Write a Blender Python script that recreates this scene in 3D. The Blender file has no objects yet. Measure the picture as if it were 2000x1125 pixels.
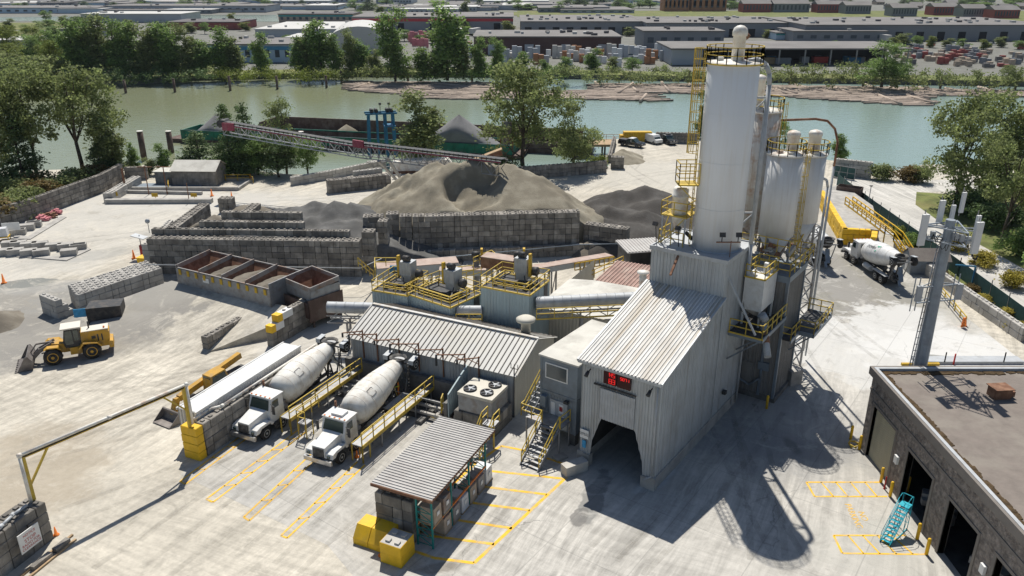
import bpy, math, random
from mathutils import Vector, Matrix, noise
R=math.radians
random.seed(7)
sc=bpy.context.scene
col=sc.collection
# ---------------------------------------------------------------- camera
CH=34.0; CF=1556.0; PITCH=math.atan(617/1556)
cd=bpy.data.cameras.new('camera'); cam=bpy.data.objects.new('camera',cd); col.objects.link(cam)
cd.sensor_width=36; cd.lens=CF/2000*36; cd.clip_end=9000; cd.clip_start=1
cam.location=(0,0,CH); cam.rotation_euler=(math.pi/2-PITCH,0,0); sc.camera=cam
def P(px,py,z=0.):
    "survey helper: where the sight line through a photo pixel meets height z"
    u=(px-1000)/CF; v=-(py-562.5)/CF; s,c=math.sin(PITCH),math.cos(PITCH)
    d=(u,c+v*s,-s+v*c); t=(z-CH)/d[2]
    return Vector((d[0]*t,d[1]*t,z))
def HZ(bx,by,ty,z=0.):
    "height above z at which a post standing on pixel (bx,by) reaches picture row ty"
    p=P(bx,by,z); s,c=math.sin(PITCH),math.cos(PITCH)
    lo,hi=z-1,90.
    for _ in range(40):
        m=(lo+hi)/2; dz=m-CH
        y=562.5-CF*(p.y*s+dz*c)/(p.y*c-dz*s)
        if y>ty: lo=m
        else: hi=m
    return m
# ---------------------------------------------------------------- world, sun
w=bpy.data.worlds.new('World'); sc.world=w; w.use_nodes=True
nt=w.node_tree; bg=nt.nodes['Background']
sky=nt.nodes.new('ShaderNodeTexSky'); sky.sky_type='NISHITA'; sky.sun_disc=False
SE,SA=58.7,3.5   # elevation, shadows lean 3.5 deg to +x while falling towards the camera
sky.sun_elevation=R(SE); sky.sun_rotation=R(-SA); sky.dust_density=.6; sky.altitude=50
nt.links.new(sky.outputs[0],bg.inputs[0]); bg.inputs[1].default_value=.072
sd=bpy.data.lights.new('sun','SUN'); sd.energy=4.7; sd.angle=R(.5); sd.color=(1,.95,.87)
so=bpy.data.objects.new('sun',sd); col.objects.link(so)
ls=Vector((math.sin(R(SA))*math.cos(R(SE)),-math.cos(R(SA))*math.cos(R(SE)),-math.sin(R(SE))))
so.rotation_euler=ls.to_track_quat('-Z','Y').to_euler(); so.location=(0,200,200)
sc.view_settings.view_transform='Standard'; sc.view_settings.look='None'
sc.view_settings.exposure=.22
# ---------------------------------------------------------------- materials
MATS={}
def nd(nt,t,**k):
    n=nt.nodes.new(t)
    for a,b in k.items(): setattr(n,a,b)
    return n
def mat(name,c,rough=.8,metal=0.,var=.12,scale=1.5,bump=0.,dirt=None,dscale=.6,damt=.5,streak=None,samt=.5,attr=0.,spec=.3,emit=0,transl=0,bscale=None,detail=3,dmap=None):
    """procedural surface: base colour, noise variation, dirt patches, vertical run-off streaks, per-face tone"""
    if name in MATS: return MATS[name]
    m=bpy.data.materials.new(name); m.use_nodes=True; t=m.node_tree; L=t.links.new
    b=t.nodes['Principled BSDF']; b.inputs['Roughness'].default_value=rough; b.inputs['Metallic'].default_value=metal
    b.inputs['Specular IOR Level'].default_value=spec
    geo=nd(t,'ShaderNodeNewGeometry')
    pos=geo.outputs['Position']
    n1=nd(t,'ShaderNodeTexNoise'); n1.inputs['Scale'].default_value=scale; n1.inputs['Detail'].default_value=detail; L(pos,n1.inputs['Vector'])
    mr=nd(t,'ShaderNodeMapRange'); L(n1.outputs[0],mr.inputs[0]); mr.inputs[1].default_value=.3; mr.inputs[2].default_value=.7
    mr.inputs[3].default_value=1-var; mr.inputs[4].default_value=1+var
    mul=nd(t,'ShaderNodeVectorMath',operation='SCALE'); mul.inputs[0].default_value=c[:3]; L(mr.outputs[0],mul.inputs['Scale'])
    cur=mul.outputs[0]
    if attr:
        at=nd(t,'ShaderNodeAttribute'); at.attribute_name='var'
        ma=nd(t,'ShaderNodeMapRange'); L(at.outputs['Fac'],ma.inputs[0]); ma.inputs[3].default_value=1-attr; ma.inputs[4].default_value=1+attr
        s2=nd(t,'ShaderNodeVectorMath',operation='SCALE'); L(cur,s2.inputs[0]); L(ma.outputs[0],s2.inputs['Scale']); cur=s2.outputs[0]
    def blend(cur,fac,cc):
        mx=nd(t,'ShaderNodeMix',data_type='RGBA'); L(fac,mx.inputs[0]); L(cur,mx.inputs[6]); mx.inputs[7].default_value=(*cc,1); return mx.outputs[2]
    if dirt:
        n2=nd(t,'ShaderNodeTexNoise'); n2.inputs['Scale'].default_value=dscale; n2.inputs['Detail'].default_value=5; n2.inputs['Roughness'].default_value=.65
        if dmap:
            vr=nd(t,'ShaderNodeVectorRotate',rotation_type='Z_AXIS'); vr.inputs['Angle'].default_value=R(-dmap[0]); L(pos,vr.inputs['Vector']); dm=nd(t,'ShaderNodeMapping'); dm.inputs['Scale'].default_value=(dmap[1],dmap[2],.1); L(vr.outputs[0],dm.inputs['Vector']); L(dm.outputs[0],n2.inputs['Vector'])
        else: L(pos,n2.inputs['Vector'])
        m2=nd(t,'ShaderNodeMapRange'); L(n2.outputs[0],m2.inputs[0]); m2.inputs[1].default_value=.48; m2.inputs[2].default_value=.68; m2.inputs[4].default_value=damt
        cur=blend(cur,m2.outputs[0],dirt)
    if streak:
        mp=nd(t,'ShaderNodeMapping'); mp.inputs['Scale'].default_value=(2.2,2.2,.12); L(pos,mp.inputs['Vector'])
        n3=nd(t,'ShaderNodeTexNoise'); n3.inputs['Scale'].default_value=1.3; n3.inputs['Detail'].default_value=4; n3.inputs['Roughness'].default_value=.7; L(mp.outputs[0],n3.inputs['Vector'])
        m3=nd(t,'ShaderNodeMapRange'); L(n3.outputs[0],m3.inputs[0]); m3.inputs[1].default_value=.47; m3.inputs[2].default_value=.72; m3.inputs[4].default_value=samt
        cur=blend(cur,m3.outputs[0],streak)
    L(cur,b.inputs['Base Color'])
    if emit: 
        L(cur,b.inputs['Emission Color']); b.inputs['Emission Strength'].default_value=emit
    if bump:
        nb=nd(t,'ShaderNodeTexNoise'); nb.inputs['Scale'].default_value=bscale or scale*4; nb.inputs['Detail'].default_value=5; L(pos,nb.inputs['Vector'])
        bp=nd(t,'ShaderNodeBump'); bp.inputs['Distance'].default_value=bump; bp.inputs['Strength'].default_value=1; L(nb.outputs[0],bp.inputs['Height']); L(bp.outputs[0],b.inputs['Normal'])
    if transl:
        tr=nd(t,'ShaderNodeBsdfTranslucent'); L(cur,tr.inputs[0]); ms=nd(t,'ShaderNodeMixShader'); ms.inputs[0].default_value=transl
        L(b.outputs[0],ms.inputs[1]); L(tr.outputs[0],ms.inputs[2]); L(ms.outputs[0],t.nodes['Material Output'].inputs[0])
    MATS[name]=m; return m
mat('block',(.27,.25,.22),.95,var=.25,scale=1.2,attr=.32,dirt=(.09,.085,.08),dscale=.9,damt=.6,streak=(.1,.095,.09),samt=.55,bump=.03)
mat('blocklite',(.47,.45,.41),.95,var=.15,scale=1.2,attr=.15,dirt=(.25,.24,.22),damt=.5,bump=.03)
mat('concrete',(.40,.385,.355),.92,var=.15,scale=1.,dirt=(.2,.19,.18),damt=.6,bump=.02)
mat('darkconc',(.17,.165,.155),.92,var=.25,scale=.8,dirt=(.07,.07,.065),damt=.7,bump=.03)
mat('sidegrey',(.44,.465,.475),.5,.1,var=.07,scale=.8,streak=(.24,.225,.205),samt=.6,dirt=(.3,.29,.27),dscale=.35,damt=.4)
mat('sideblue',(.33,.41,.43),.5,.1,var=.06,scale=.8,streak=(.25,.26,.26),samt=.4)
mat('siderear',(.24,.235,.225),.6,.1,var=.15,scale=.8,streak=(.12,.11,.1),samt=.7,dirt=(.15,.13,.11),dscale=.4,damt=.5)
mat('cream',(.56,.53,.45),.6,var=.06,scale=.8,streak=(.4,.37,.3),samt=.3)
mat('roofwhite',(.60,.59,.56),.6,.0,var=.08,scale=.7,dirt=(.36,.29,.19),dscale=.9,damt=.8,attr=.14,dmap=(54.2,.07,1.3))
mat('covertop',(.42,.33,.28),.75,var=.12,scale=1.2,dirt=(.3,.17,.12),dscale=.7,damt=.6)
mat('roofseam',(.58,.575,.54),.55,.0,var=.06,scale=.5,dirt=(.5,.46,.36),dscale=.25,damt=.5)
mat('roofflat',(.56,.545,.49),.75,var=.08,scale=.8,dirt=(.33,.31,.27),dscale=.3,damt=.7)
mat('shedroof',(.44,.425,.40),.65,.0,attr=.16,var=.08,scale=.9,dirt=(.33,.30,.28),dscale=.4,damt=.5)
mat('rustroof',(.30,.19,.155),.7,attr=.3,var=.2,scale=1.,dirt=(.42,.34,.28),dscale=.7,damt=.6)
mat('silo',(.70,.73,.765),.45,var=.02,scale=.6,streak=(.55,.50,.43),samt=.3,dirt=(.63,.65,.66),dscale=.3,damt=.2)
mat('silorust',(.62,.60,.56),.5,var=.06,scale=.8,streak=(.36,.22,.11),samt=.75,dirt=(.36,.17,.07),dscale=1.1,damt=.75)
mat('silodirty',(.66,.66,.65),.5,var=.05,scale=.8,streak=(.48,.43,.37),samt=.5)
mat('capwhite',(.72,.70,.64),.5,var=.06,scale=2,dirt=(.4,.22,.12),dscale=1.2,damt=.6)
mat('yellow',(.58,.37,.03),.55,var=.12,scale=2,dirt=(.25,.17,.06),dscale=1.5,damt=.5)
mat('railyel',(.56,.40,.06),.55,var=.12,scale=2,dirt=(.3,.22,.1),dscale=1.5,damt=.4)
mat('yelpaint',(.78,.47,.02),.6,var=.08,scale=2,dirt=(.4,.28,.08),dscale=.8,damt=.35)
mat('steel',(.30,.31,.32),.5,.4,var=.12,scale=2,dirt=(.18,.12,.08),dscale=1.5,damt=.5)
mat('steelmid',(.20,.24,.28),.5,.3,var=.1,scale=2,dirt=(.12,.1,.09),damt=.4)
mat('galv',(.42,.44,.455),.6,.15,var=.08,scale=2,dirt=(.3,.29,.27),dscale=1.2,damt=.4)
mat('darkmetal',(.05,.052,.055),.6,.2,var=.2,scale=3,dirt=(.16,.13,.1),dscale=1.5,damt=.5)
mat('rust',(.20,.10,.06),.85,var=.25,scale=2,dirt=(.32,.2,.13),dscale=1.,damt=.6)
mat('brownsteel',(.11,.075,.062),.85,var=.25,scale=1,dirt=(.22,.18,.15),damt=.7)
mat('binsteel',(.27,.26,.25),.7,.1,var=.15,scale=1,dirt=(.25,.13,.07),dscale=.8,damt=.8)
mat('wood',(.38,.27,.16),.85,var=.2,scale=3)
mat('log',(.30,.245,.2),.9,var=.2,scale=2,attr=.35)
mat('rubber',(.028,.027,.026),.85,var=.3,scale=3,dirt=(.13,.12,.1),dscale=2,damt=.5)
mat('rimwhite',(.55,.54,.5),.5,.2,var=.1,scale=4)
mat('truckwhite',(.70,.70,.68),.35,var=.05,scale=2,dirt=(.5,.47,.41),dscale=1.8,damt=.5,spec=.5)
mat('drum',(.74,.72,.66),.6,var=.07,scale=1.5,dirt=(.46,.40,.33),dscale=1.1,damt=.75,streak=(.55,.5,.42),samt=.4)
mat('glass',(.03,.05,.045),.08,var=.1,scale=2,spec=.8)
mat('wglass',(.05,.07,.08),.1,var=.2,scale=.6,spec=.8)
mat('chassis',(.06,.06,.06),.7,var=.3,scale=3,dirt=(.25,.23,.2),dscale=1.5,damt=.7)
mat('chrome',(.45,.45,.45),.3,.8,var=.2,scale=3)
mat('catyellow',(.50,.28,.035),.6,var=.12,scale=2,dirt=(.28,.22,.15),dscale=1.8,damt=.7)
mat('mastgrey',(.29,.33,.37),.5,.2,var=.08,scale=2,dirt=(.2,.2,.2),dscale=1.5,damt=.4)
mat('catroof',(.66,.62,.54),.6,var=.05)
mat('bucket',(.2,.18,.165),.6,.3,var=.25,scale=2,dirt=(.1,.08,.07),damt=.6)
mat('red',(.45,.04,.03),.5,var=.1,scale=2)
mat('maroon',(.27,.05,.08),.6,var=.2,scale=2,dirt=(.3,.28,.26),damt=.4)
mat('redlit',(.75,.02,.02),.4,emit=.5,var=.02)
mat('displayblack',(.05,.012,.012),.3,var=.05)
mat('orange',(.75,.2,.03),.6,var=.08,scale=3)
mat('blue',(.03,.17,.3),.5,var=.15,scale=2,dirt=(.03,.06,.09),damt=.5)
mat('stairblue',(.03,.40,.50),.5,var=.08,scale=2)
mat('signblue',(.05,.3,.55),.5,var=.2,scale=3)
mat('signwhite',(.72,.72,.7),.6,var=.05)
mat('blackpaint',(.02,.02,.02),.4,var=.1)
mat('carblack',(.03,.033,.036),.25,var=.1,spec=.6)
mat('green',(.02,.17,.11),.6,var=.2,scale=1,dirt=(.1,.07,.05),dscale=.7,damt=.5)
mat('fencegreen',(.035,.085,.08),.75,var=.15,scale=2)
mat('rackteal',(.02,.22,.2),.5,var=.1)
mat('logogreen',(.02,.35,.2),.5,var=.05)
mat('wrap',(.62,.63,.64),.4,var=.1,scale=3)
mat('pink',(.55,.2,.22),.6,var=.15,scale=3)
mat('cardboard',(.42,.34,.26),.8,var=.15,scale=3)
mat('asphaltroof',(.20,.172,.15),.9,var=.12,scale=1.2,dirt=(.26,.235,.2),dscale=.35,damt=.75,bump=.02)
mat('moss',(.075,.05,.025),1,var=.4,scale=3,bump=.05)
mat('splitblock',(.24,.21,.185),.95,var=.4,scale=3.2,bump=.12,bscale=5,dirt=(.10,.085,.08),dscale=2.2,damt=.7)
mat('trimdark',(.20,.18,.16),.8,var=.1)
mat('rolldoor',(.62,.55,.38),.6,var=.06,streak=(.38,.32,.2),samt=.4)
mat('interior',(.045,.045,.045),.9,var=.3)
mat('bark',(.085,.07,.055),.95,var=.3,scale=3)
mat('leaf',(.195,.285,.085),.6,attr=.5,var=.15,scale=.4,transl=.45)
mat('leafolive',(.22,.26,.10),.65,attr=.5,var=.15,scale=.4,transl=.45)
mat('leafdark',(.115,.17,.065),.7,attr=.5,var=.15,scale=.4,transl=.35)
mat('leafbright',(.20,.24,.05),.65,attr=.45,var=.15,scale=.4,transl=.3)
mat('leafyellow',(.32,.27,.04),.7,attr=.4,var=.2,scale=.5,transl=.3)
mat('leafbrown',(.16,.115,.04),.7,attr=.4,var=.25,scale=.5,transl=.3)
mat('grassmat',(.13,.15,.045),.95,var=.35,scale=.4,dirt=(.22,.19,.08),dscale=.08,damt=.7,bump=.1)
mat('skin',(.5,.32,.22),.6,var=.03)
mat('hivis',(.85,.25,.04),.6,var=.05)
mat('hivisyellow',(.6,.7,.05),.6,var=.05)
mat('helmet',(.7,.7,.68),.4,var=.02)
# ---------------------------------------------------------------- objects
def tag(o,label=None,cat=None,group=None,kind=None):
    if label: o['label']=label
    if cat: o['category']=cat
    if group: o['group']=group
    if kind: o['kind']=kind
    return o
def thing(name,label,cat,loc=(0,0,0),rot=0.,group=None):
    o=bpy.data.objects.new(name,None); col.objects.link(o); o.empty_display_size=.3
    o.location=loc; o.rotation_euler=(0,0,R(rot)); tag(o,label,cat,group)
    o['_r']=rot
    return o
def wmat(o):
    m=Matrix.Translation(o.location)@o.rotation_euler.to_matrix().to_4x4()
    if o.parent: m=wmat(o.parent)@m
    return m
def ang(a,b): return math.degrees(math.atan2(b[1]-a[1],b[0]-a[0]))
SPLIT={'legs':'leg','posts':'post','weld_bands':'weld_band','brackets':'bracket','supports':'support','treads':'tread','wheels':'wheel','block_feet':'block_foot','corner_posts':'corner_post','beams':'beam','yellow_plates':'yellow_plate','basin_walls':'basin_wall','roof_markers':'roof_marker','weld_seams':'weld_seam','side_sheets':'side_sheet','mudguards':'mudguard','side_vents':'side_vent','rim_beams':'rim_beam','yellow_boards':'yellow_board','winches':'winch','roof_beams':'roof_beam','edge_beams':'edge_beam'}
class MB:
    def __init__(s): s.v=[]; s.f=[]; s.a=[]; s.mi=[]; s.sm=[]; s.cv=.5; s.cm=0; s.cs=False
    def face(s,pts):
        n=len(s.v); s.v+= [tuple(p) for p in pts]; s.f.append(tuple(range(n,n+len(pts)))); s._at()
    def _at(s,k=1):
        s.a+=[s.cv]*k; s.mi+=[s.cm]*k; s.sm+=[s.cs]*k
    def box(s,x0,x1,y0,y1,z0,z1,M=None,taper=0.):
        n=len(s.v); t=taper
        P8=[(x0,y0,z0),(x1,y0,z0),(x1,y1,z0),(x0,y1,z0),(x0+t,y0+t,z1),(x1-t,y0+t,z1),(x1-t,y1-t,z1),(x0+t,y1-t,z1)]
        if M: P8=[tuple(M@Vector(p)) for p in P8]
        s.v+=P8
        s.f+=[(n,n+3,n+2,n+1),(n+4,n+5,n+6,n+7),(n,n+1,n+5,n+4),(n+1,n+2,n+6,n+5),(n+2,n+3,n+7,n+6),(n+3,n,n+4,n+7)]; s._at(6)
        return s
    def cbox(s,c,d,rz=0.,ry=0.,rx=0.):
        M=Matrix.Translation(c)@Matrix.Rotation(R(rz),4,'Z')@Matrix.Rotation(R(ry),4,'Y')@Matrix.Rotation(R(rx),4,'X')
        return s.box(-d[0]/2,d[0]/2,-d[1]/2,d[1]/2,-d[2]/2,d[2]/2,M)
    def bar(s,a,b,wd,h=None,up=(0,0,1)):
        a=Vector(a); b=Vector(b); d=b-a; L=d.length
        if L<1e-5: return s
        h=h or wd; x=d/L; u=Vector(up)
        if abs(x.dot(u))>.98: u=Vector((1,0,0))
        y=u.cross(x).normalized(); z=x.cross(y)
        M=Matrix((( x.x,y.x,z.x,a.x),(x.y,y.y,z.y,a.y),(x.z,y.z,z.z,a.z),(0,0,0,1)))
        return s.box(0,L,-wd/2,wd/2,-h/2,h/2,M)
    def cyl(s,a,b,r0,r1=None,n=12,cap=True,smooth=True):
        a=Vector(a); b=Vector(b); r1=r0 if r1 is None else r1
        x=(b-a).normalized(); u=Vector((0,0,1)) if abs(x.z)<.95 else Vector((1,0,0))
        y=u.cross(x).normalized(); z=x.cross(y); k=len(s.v)
        for c,r in ((a,r0),(b,r1)):
            for i in range(n):
                t=2*math.pi*i/n; s.v.append(tuple(c+y*math.cos(t)*r+z*math.sin(t)*r))
        cs=s.cs
        s.cs=smooth
        for i in range(n):
            j=(i+1)%n; s.f.append((k+i,k+j,k+n+j,k+n+i)); s._at()
        s.cs=cs
        if cap:
            s.f.append(tuple(range(k+n-1,k-1,-1))); s.f.append(tuple(range(k+n,k+2*n))); s._at(2)
        return s
    def tube(s,pts,r,n=8):
        for i in range(len(pts)-1): s.cyl(pts[i],pts[i+1],r,n=n)
        return s
    def lathe(s,c,prof,n=20,axis=None,cs=True):
        c=Vector(c)
        if axis is None: ex,ey,ez=Vector((1,0,0)),Vector((0,1,0)),Vector((0,0,1))
        else:
            ez=Vector(axis).normalized(); u=Vector((0,0,1)) if abs(ez.z)<.95 else Vector((1,0,0)); ex=u.cross(ez).normalized(); ey=ez.cross(ex)
        k=len(s.v)
        for r,z in prof:
            for i in range(n):
                t=2*math.pi*i/n; s.v.append(tuple(c+ex*(r*math.cos(t))+ey*(r*math.sin(t))+ez*z))
        o=s.cs; s.cs=cs
        for q in range(len(prof)-1):
            for i in range(n):
                j=(i+1)%n; s.f.append((k+q*n+i,k+q*n+j,k+(q+1)*n+j,k+(q+1)*n+i)); s._at()
        s.cs=o
        s.f.append(tuple(range(k+n-1,k-1,-1))); e=k+(len(prof)-1)*n; s.f.append(tuple(range(e,e+n))); s._at(2)
        return s
    def prism(s,poly,z0,z1):
        n=len(poly); k=len(s.v)
        ar=sum(poly[i][0]*poly[(i+1)%n][1]-poly[(i+1)%n][0]*poly[i][1] for i in range(n))
        if ar<0: poly=poly[::-1]
        s.v+=[(p[0],p[1],z0) for p in poly]+[(p[0],p[1],z1) for p in poly]
        s.f.append(tuple(range(k+n-1,k-1,-1))); s.f.append(tuple(range(k+n,k+2*n)))
        for i in range(n):
            j=(i+1)%n; s.f.append((k+i,k+j,k+n+j,k+n+i))
        s._at(n+2); return s
    def extr(s,poly,M,t):
        "polygon in local xz plane, extruded along local y from 0 to t, placed by M"
        n=len(poly); k=len(s.v)
        s.v+=[tuple(M@Vector((p[0],0,p[1]))) for p in poly]+[tuple(M@Vector((p[0],t,p[1]))) for p in poly]
        s.f.append(tuple(range(k,k+n))); s.f.append(tuple(range(k+2*n-1,k+n-1,-1)))
        for i in range(n):
            j=(i+1)%n; s.f.append((k+j,k+i,k+n+i,k+n+j))
        s._at(n+2); return s
    def corr(s,O,U,V,ul,v0,v1,per=.25,dep=.06,N=None,flat=.5):
        "ribbed sheet: ribs run along V, repeated along U"
        O,U,V=Vector(O),Vector(U),Vector(V); N=Vector(N) if N else U.cross(V).normalized()
        f0=v0 if callable(v0) else (lambda u:v0); f1=v1 if callable(v1) else (lambda u:v1)
        us=[];u=0.
        while u<ul-1e-6:
            us+= [(u,0),(u+per*flat,0),(u+per*(flat+.1),1),(u+per*.9,1)]; u+=per
        us=[(min(a,ul),b) for a,b in us]+[(ul,0)]
        k=len(s.v); cv0=s.cv
        for a,b in us:
            for vv in (f0(a),f1(a)): s.v.append(tuple(O+U*a+V*vv+N*(b*dep)))
        for i in range(len(us)-1):
            if f1(us[i][0])-f0(us[i][0])<.01 and f1(us[i+1][0])-f0(us[i+1][0])<.01: continue
            s.cv=.95 if us[i][1]+us[i+1][1]==2 else (.3 if us[i][1]+us[i+1][1]==0 else .1)
            q=k+2*i; s.f.append((q,q+2,q+3,q+1)); s._at()
        s.cv=cv0
        return s
    def rail(s,pts,h=1.05,r=.03,sp=1.5,mid=1,close=False,posts=True):
        pts=[Vector(p) for p in pts]
        if close: pts.append(pts[0])
        for i in range(len(pts)-1):
            a,b=pts[i],pts[i+1]; L=(b-a).length; n=max(1,round(L/sp)); up=Vector((0,0,h))
            for q in range(1,mid+2): s.bar(a+up*(q/(mid+1)),b+up*(q/(mid+1)),r*2)
            if posts:
                for j in range(n+1):
                    p=a+(b-a)*(j/n); s.bar(p,p+up,r*2)
        return s
    def build(s,name,m,parent=None,world=False,label=None):
        if parent and name in SPLIT and len(s.f)>6: return s.pieces(SPLIT[name],m,parent,world)
        me=bpy.data.meshes.new(name)
        v=s.v
        if parent and world:
            inv=wmat(parent).inverted(); v=[tuple(inv@Vector(p)) for p in v]
        me.from_pydata(v,[],s.f)
        ms=m if isinstance(m,(list,tuple)) else [m]
        for x in ms: me.materials.append(MATS[x])
        if len(ms)>1: me.polygons.foreach_set('material_index',s.mi)
        if any(s.sm): me.polygons.foreach_set('use_smooth',s.sm)
        if MATS[ms[0]].node_tree.nodes.get('Attribute') or any(abs(a-.5)>.001 for a in s.a[:50]):
            at=me.attributes.new('var','FLOAT','FACE'); at.data.foreach_set('value',s.a)
        me.update()
        o=bpy.data.objects.new(name,me); col.objects.link(o)
        if parent: o.parent=parent
        if label: o['label']=label
        return o
def _pieces(s,name,m,parent,world):
    par=list(range(len(s.v)))
    def fd(a):
        while par[a]!=a: par[a]=par[par[a]]; a=par[a]
        return a
    for f in s.f:
        r=fd(f[0])
        for k in f[1:]: par[fd(k)]=r
    g={}
    for i,f in enumerate(s.f): g.setdefault(fd(f[0]),[]).append(i)
    last=None
    for fs in g.values():
        n=MB(); mp={}
        for i in fs:
            for k in s.f[i]:
                if k not in mp: mp[k]=len(n.v); n.v.append(s.v[k])
            n.f.append(tuple(mp[k] for k in s.f[i])); n.a.append(s.a[i]); n.mi.append(s.mi[i]); n.sm.append(s.sm[i])
        last=n.build(name,m,parent,world)
    return last
MB.pieces=_pieces
def solo(name,m,mb,label,cat,group=None,kind=None):
    o=mb.build(name,m); tag(o,label,cat,group,kind)
    # put the origin at the thing's base
    me=o.data; xs=[v.co for v in me.vertices]
    c=Vector((sum(v.x for v in xs)/len(xs),sum(v.y for v in xs)/len(xs),min(v.z for v in xs)))
    me.transform(Matrix.Translation(-c)); o.location=c
    return o
KIDS={}
def copy_tree(o,parent=None):
    c=o.copy(); col.objects.link(c)
    if parent: c.parent=parent
    for ch in [x for x in col.objects if x.parent==o]: copy_tree(ch,c)
    return c
ORD=['first','second','third','fourth','fifth','sixth','seventh','eighth','ninth','tenth','eleventh','twelfth','thirteenth','fourteenth','fifteenth','sixteenth','seventeenth','eighteenth','nineteenth','twentieth']
def nth(i):
    if i<20: return ORD[i]
    t={2:'twenty',3:'thirty',4:'forty',5:'fifty',6:'sixty',7:'seventy',8:'eighty',9:'ninety'}[(i+1)//10%10] if (i+1)<100 else 'hundred'
    u=(i+1)%10
    return t+('' if u==0 else '-'+ORD[u-1]) if u else t.replace('y','ieth')
def rnd(a,b): return random.uniform(a,b)
# ================================================================ ground
def ground_mat(name,base,blobs,rough=.93,tracks=((65,.18),(20,.12),(-40,.1)),joint=None,bump=.02,mott=.14,cracks=0.,wet=()):
    m=bpy.data.materials.new(name); m.use_nodes=True; t=m.node_tree; L=t.links.new
    b=t.nodes['Principled BSDF']; b.inputs['Roughness'].default_value=rough; b.inputs['Specular IOR Level'].default_value=.25
    pos=nd(t,'ShaderNodeNewGeometry').outputs['Position']
    def noi(vec,s,d=4,r=.6,dist=0.):
        n=nd(t,'ShaderNodeTexNoise'); n.inputs['Scale'].default_value=s; n.inputs['Detail'].default_value=d; n.inputs['Roughness'].default_value=r; n.inputs['Distortion'].default_value=dist; L(vec,n.inputs['Vector']); return n
    def mr(o,a,bb,c,d):
        n=nd(t,'ShaderNodeMapRange'); L(o,n.inputs[0])
        for i,v in enumerate((a,bb,c,d)): n.inputs[i+1].default_value=v
        return n.outputs[0]
    def mx(f,a,cc,bl='MIX'):
        n=nd(t,'ShaderNodeMix',data_type='RGBA',blend_type=bl)
        if isinstance(f,float): n.inputs[0].default_value=f
        else: L(f,n.inputs[0])
        L(a,n.inputs[6])
        if isinstance(cc,tuple): n.inputs[7].default_value=(*cc,1)
        else: L(cc,n.inputs[7])
        return n.outputs[2]
    def sc_(v,o):
        n=nd(t,'ShaderNodeVectorMath',operation='SCALE'); L(v,n.inputs[0]); L(o,n.inputs['Scale']); return n.outputs[0]
    c0=nd(t,'ShaderNodeVectorMath',operation='SCALE'); c0.inputs[0].default_value=base
    L(mr(noi(pos,.16,5,.65).outputs[0],.32,.68,1-mott,1+mott),c0.inputs['Scale']); cur=c0.outputs[0]
    cur=sc_(cur,mr(noi(pos,2.2,5,.75).outputs[0],.3,.7,1-mott*.9,1+mott*.9))
    wv0=noi(pos,.035,2,.5).outputs['Color']
    for ti,(a,amt) in enumerate(tracks):
        # wheel tracks: noise drawn out along the way the lorries drive
        mp=nd(t,'ShaderNodeMapping'); mp.inputs['Scale'].default_value=(.05,1.1,1); vr=nd(t,'ShaderNodeVectorRotate',rotation_type='Z_AXIS'); vr.inputs['Angle'].default_value=R(-a)
        ad=nd(t,'ShaderNodeVectorMath',operation='MULTIPLY_ADD'); L(wv0,ad.inputs[0]); ad.inputs[1].default_value=(7,7,0); L(pos,ad.inputs[2])
        L(ad.outputs[0],vr.inputs['Vector']); L(vr.outputs[0],mp.inputs['Vector'])
        k=noi(mp.outputs[0],1.5,4,.7); 
        sx=nd(t,'ShaderNodeSeparateColor'); L(wv0,sx.inputs[0]); q_=nd(t,'ShaderNodeMix',data_type='FLOAT'); L(mr(sx.outputs[ti%3],.42,.58,0,1),q_.inputs[0]); q_.inputs[2].default_value=1.; L(mr(k.outputs[0],.4,.6,1-amt,1+amt),q_.inputs[3]); cur=sc_(cur,q_.outputs[0])
    nz=noi(pos,.35,4,.65).outputs['Color']
    for (px,py,rx,ry,ro,cc,amt) in blobs:
        p=P(px,py); mp=nd(t,'ShaderNodeMapping',vector_type='TEXTURE'); mp.inputs['Location'].default_value=(p.x,p.y,0); mp.inputs['Rotation'].default_value=(0,0,R(ro)); mp.inputs['Scale'].default_value=(rx,ry,1000)
        L(pos,mp.inputs['Vector'])
        ad=nd(t,'ShaderNodeVectorMath',operation='MULTIPLY_ADD'); L(nz,ad.inputs[0]); ad.inputs[1].default_value=(1.5,1.5,0); L(mp.outputs[0],ad.inputs[2])
        sb=nd(t,'ShaderNodeVectorMath',operation='SUBTRACT'); L(ad.outputs[0],sb.inputs[0]); sb.inputs[1].default_value=(.75,.75,0)
        ln=nd(t,'ShaderNodeVectorMath',operation='LENGTH'); L(sb.outputs[0],ln.inputs[0])
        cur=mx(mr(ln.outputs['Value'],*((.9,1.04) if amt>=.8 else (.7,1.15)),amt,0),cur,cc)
    # small blotches of spilt slurry
    cur=mx(mr(noi(pos,.45,6,.75,.6).outputs[0],.55,.68,0,.5),cur,tuple(x*.62 for x in base))
    cur=mx(mr(noi(pos,.3,6,.75,.9).outputs[0],.53,.66,0,.5),cur,tuple(min(1,x*1.3) for x in base))
    if cracks:
        vo=nd(t,'ShaderNodeTexVoronoi',feature='DISTANCE_TO_EDGE'); vo.inputs['Scale'].default_value=.11
        ad=nd(t,'ShaderNodeVectorMath',operation='MULTIPLY_ADD'); L(noi(pos,.5,5).outputs['Color'],ad.inputs[0]); ad.inputs[1].default_value=(2.2,2.2,0); L(pos,ad.inputs[2]); L(ad.outputs[0],vo.inputs['Vector'])
        mm=nd(t,'ShaderNodeMath',operation='MULTIPLY'); L(mr(vo.outputs[0],.001,.004,cracks,0),mm.inputs[0]); L(mr(noi(pos,.09,2).outputs[0],.5,.6,0,1),mm.inputs[1]); cur=mx(mm.outputs[0],cur,(.13,.13,.125))
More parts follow.
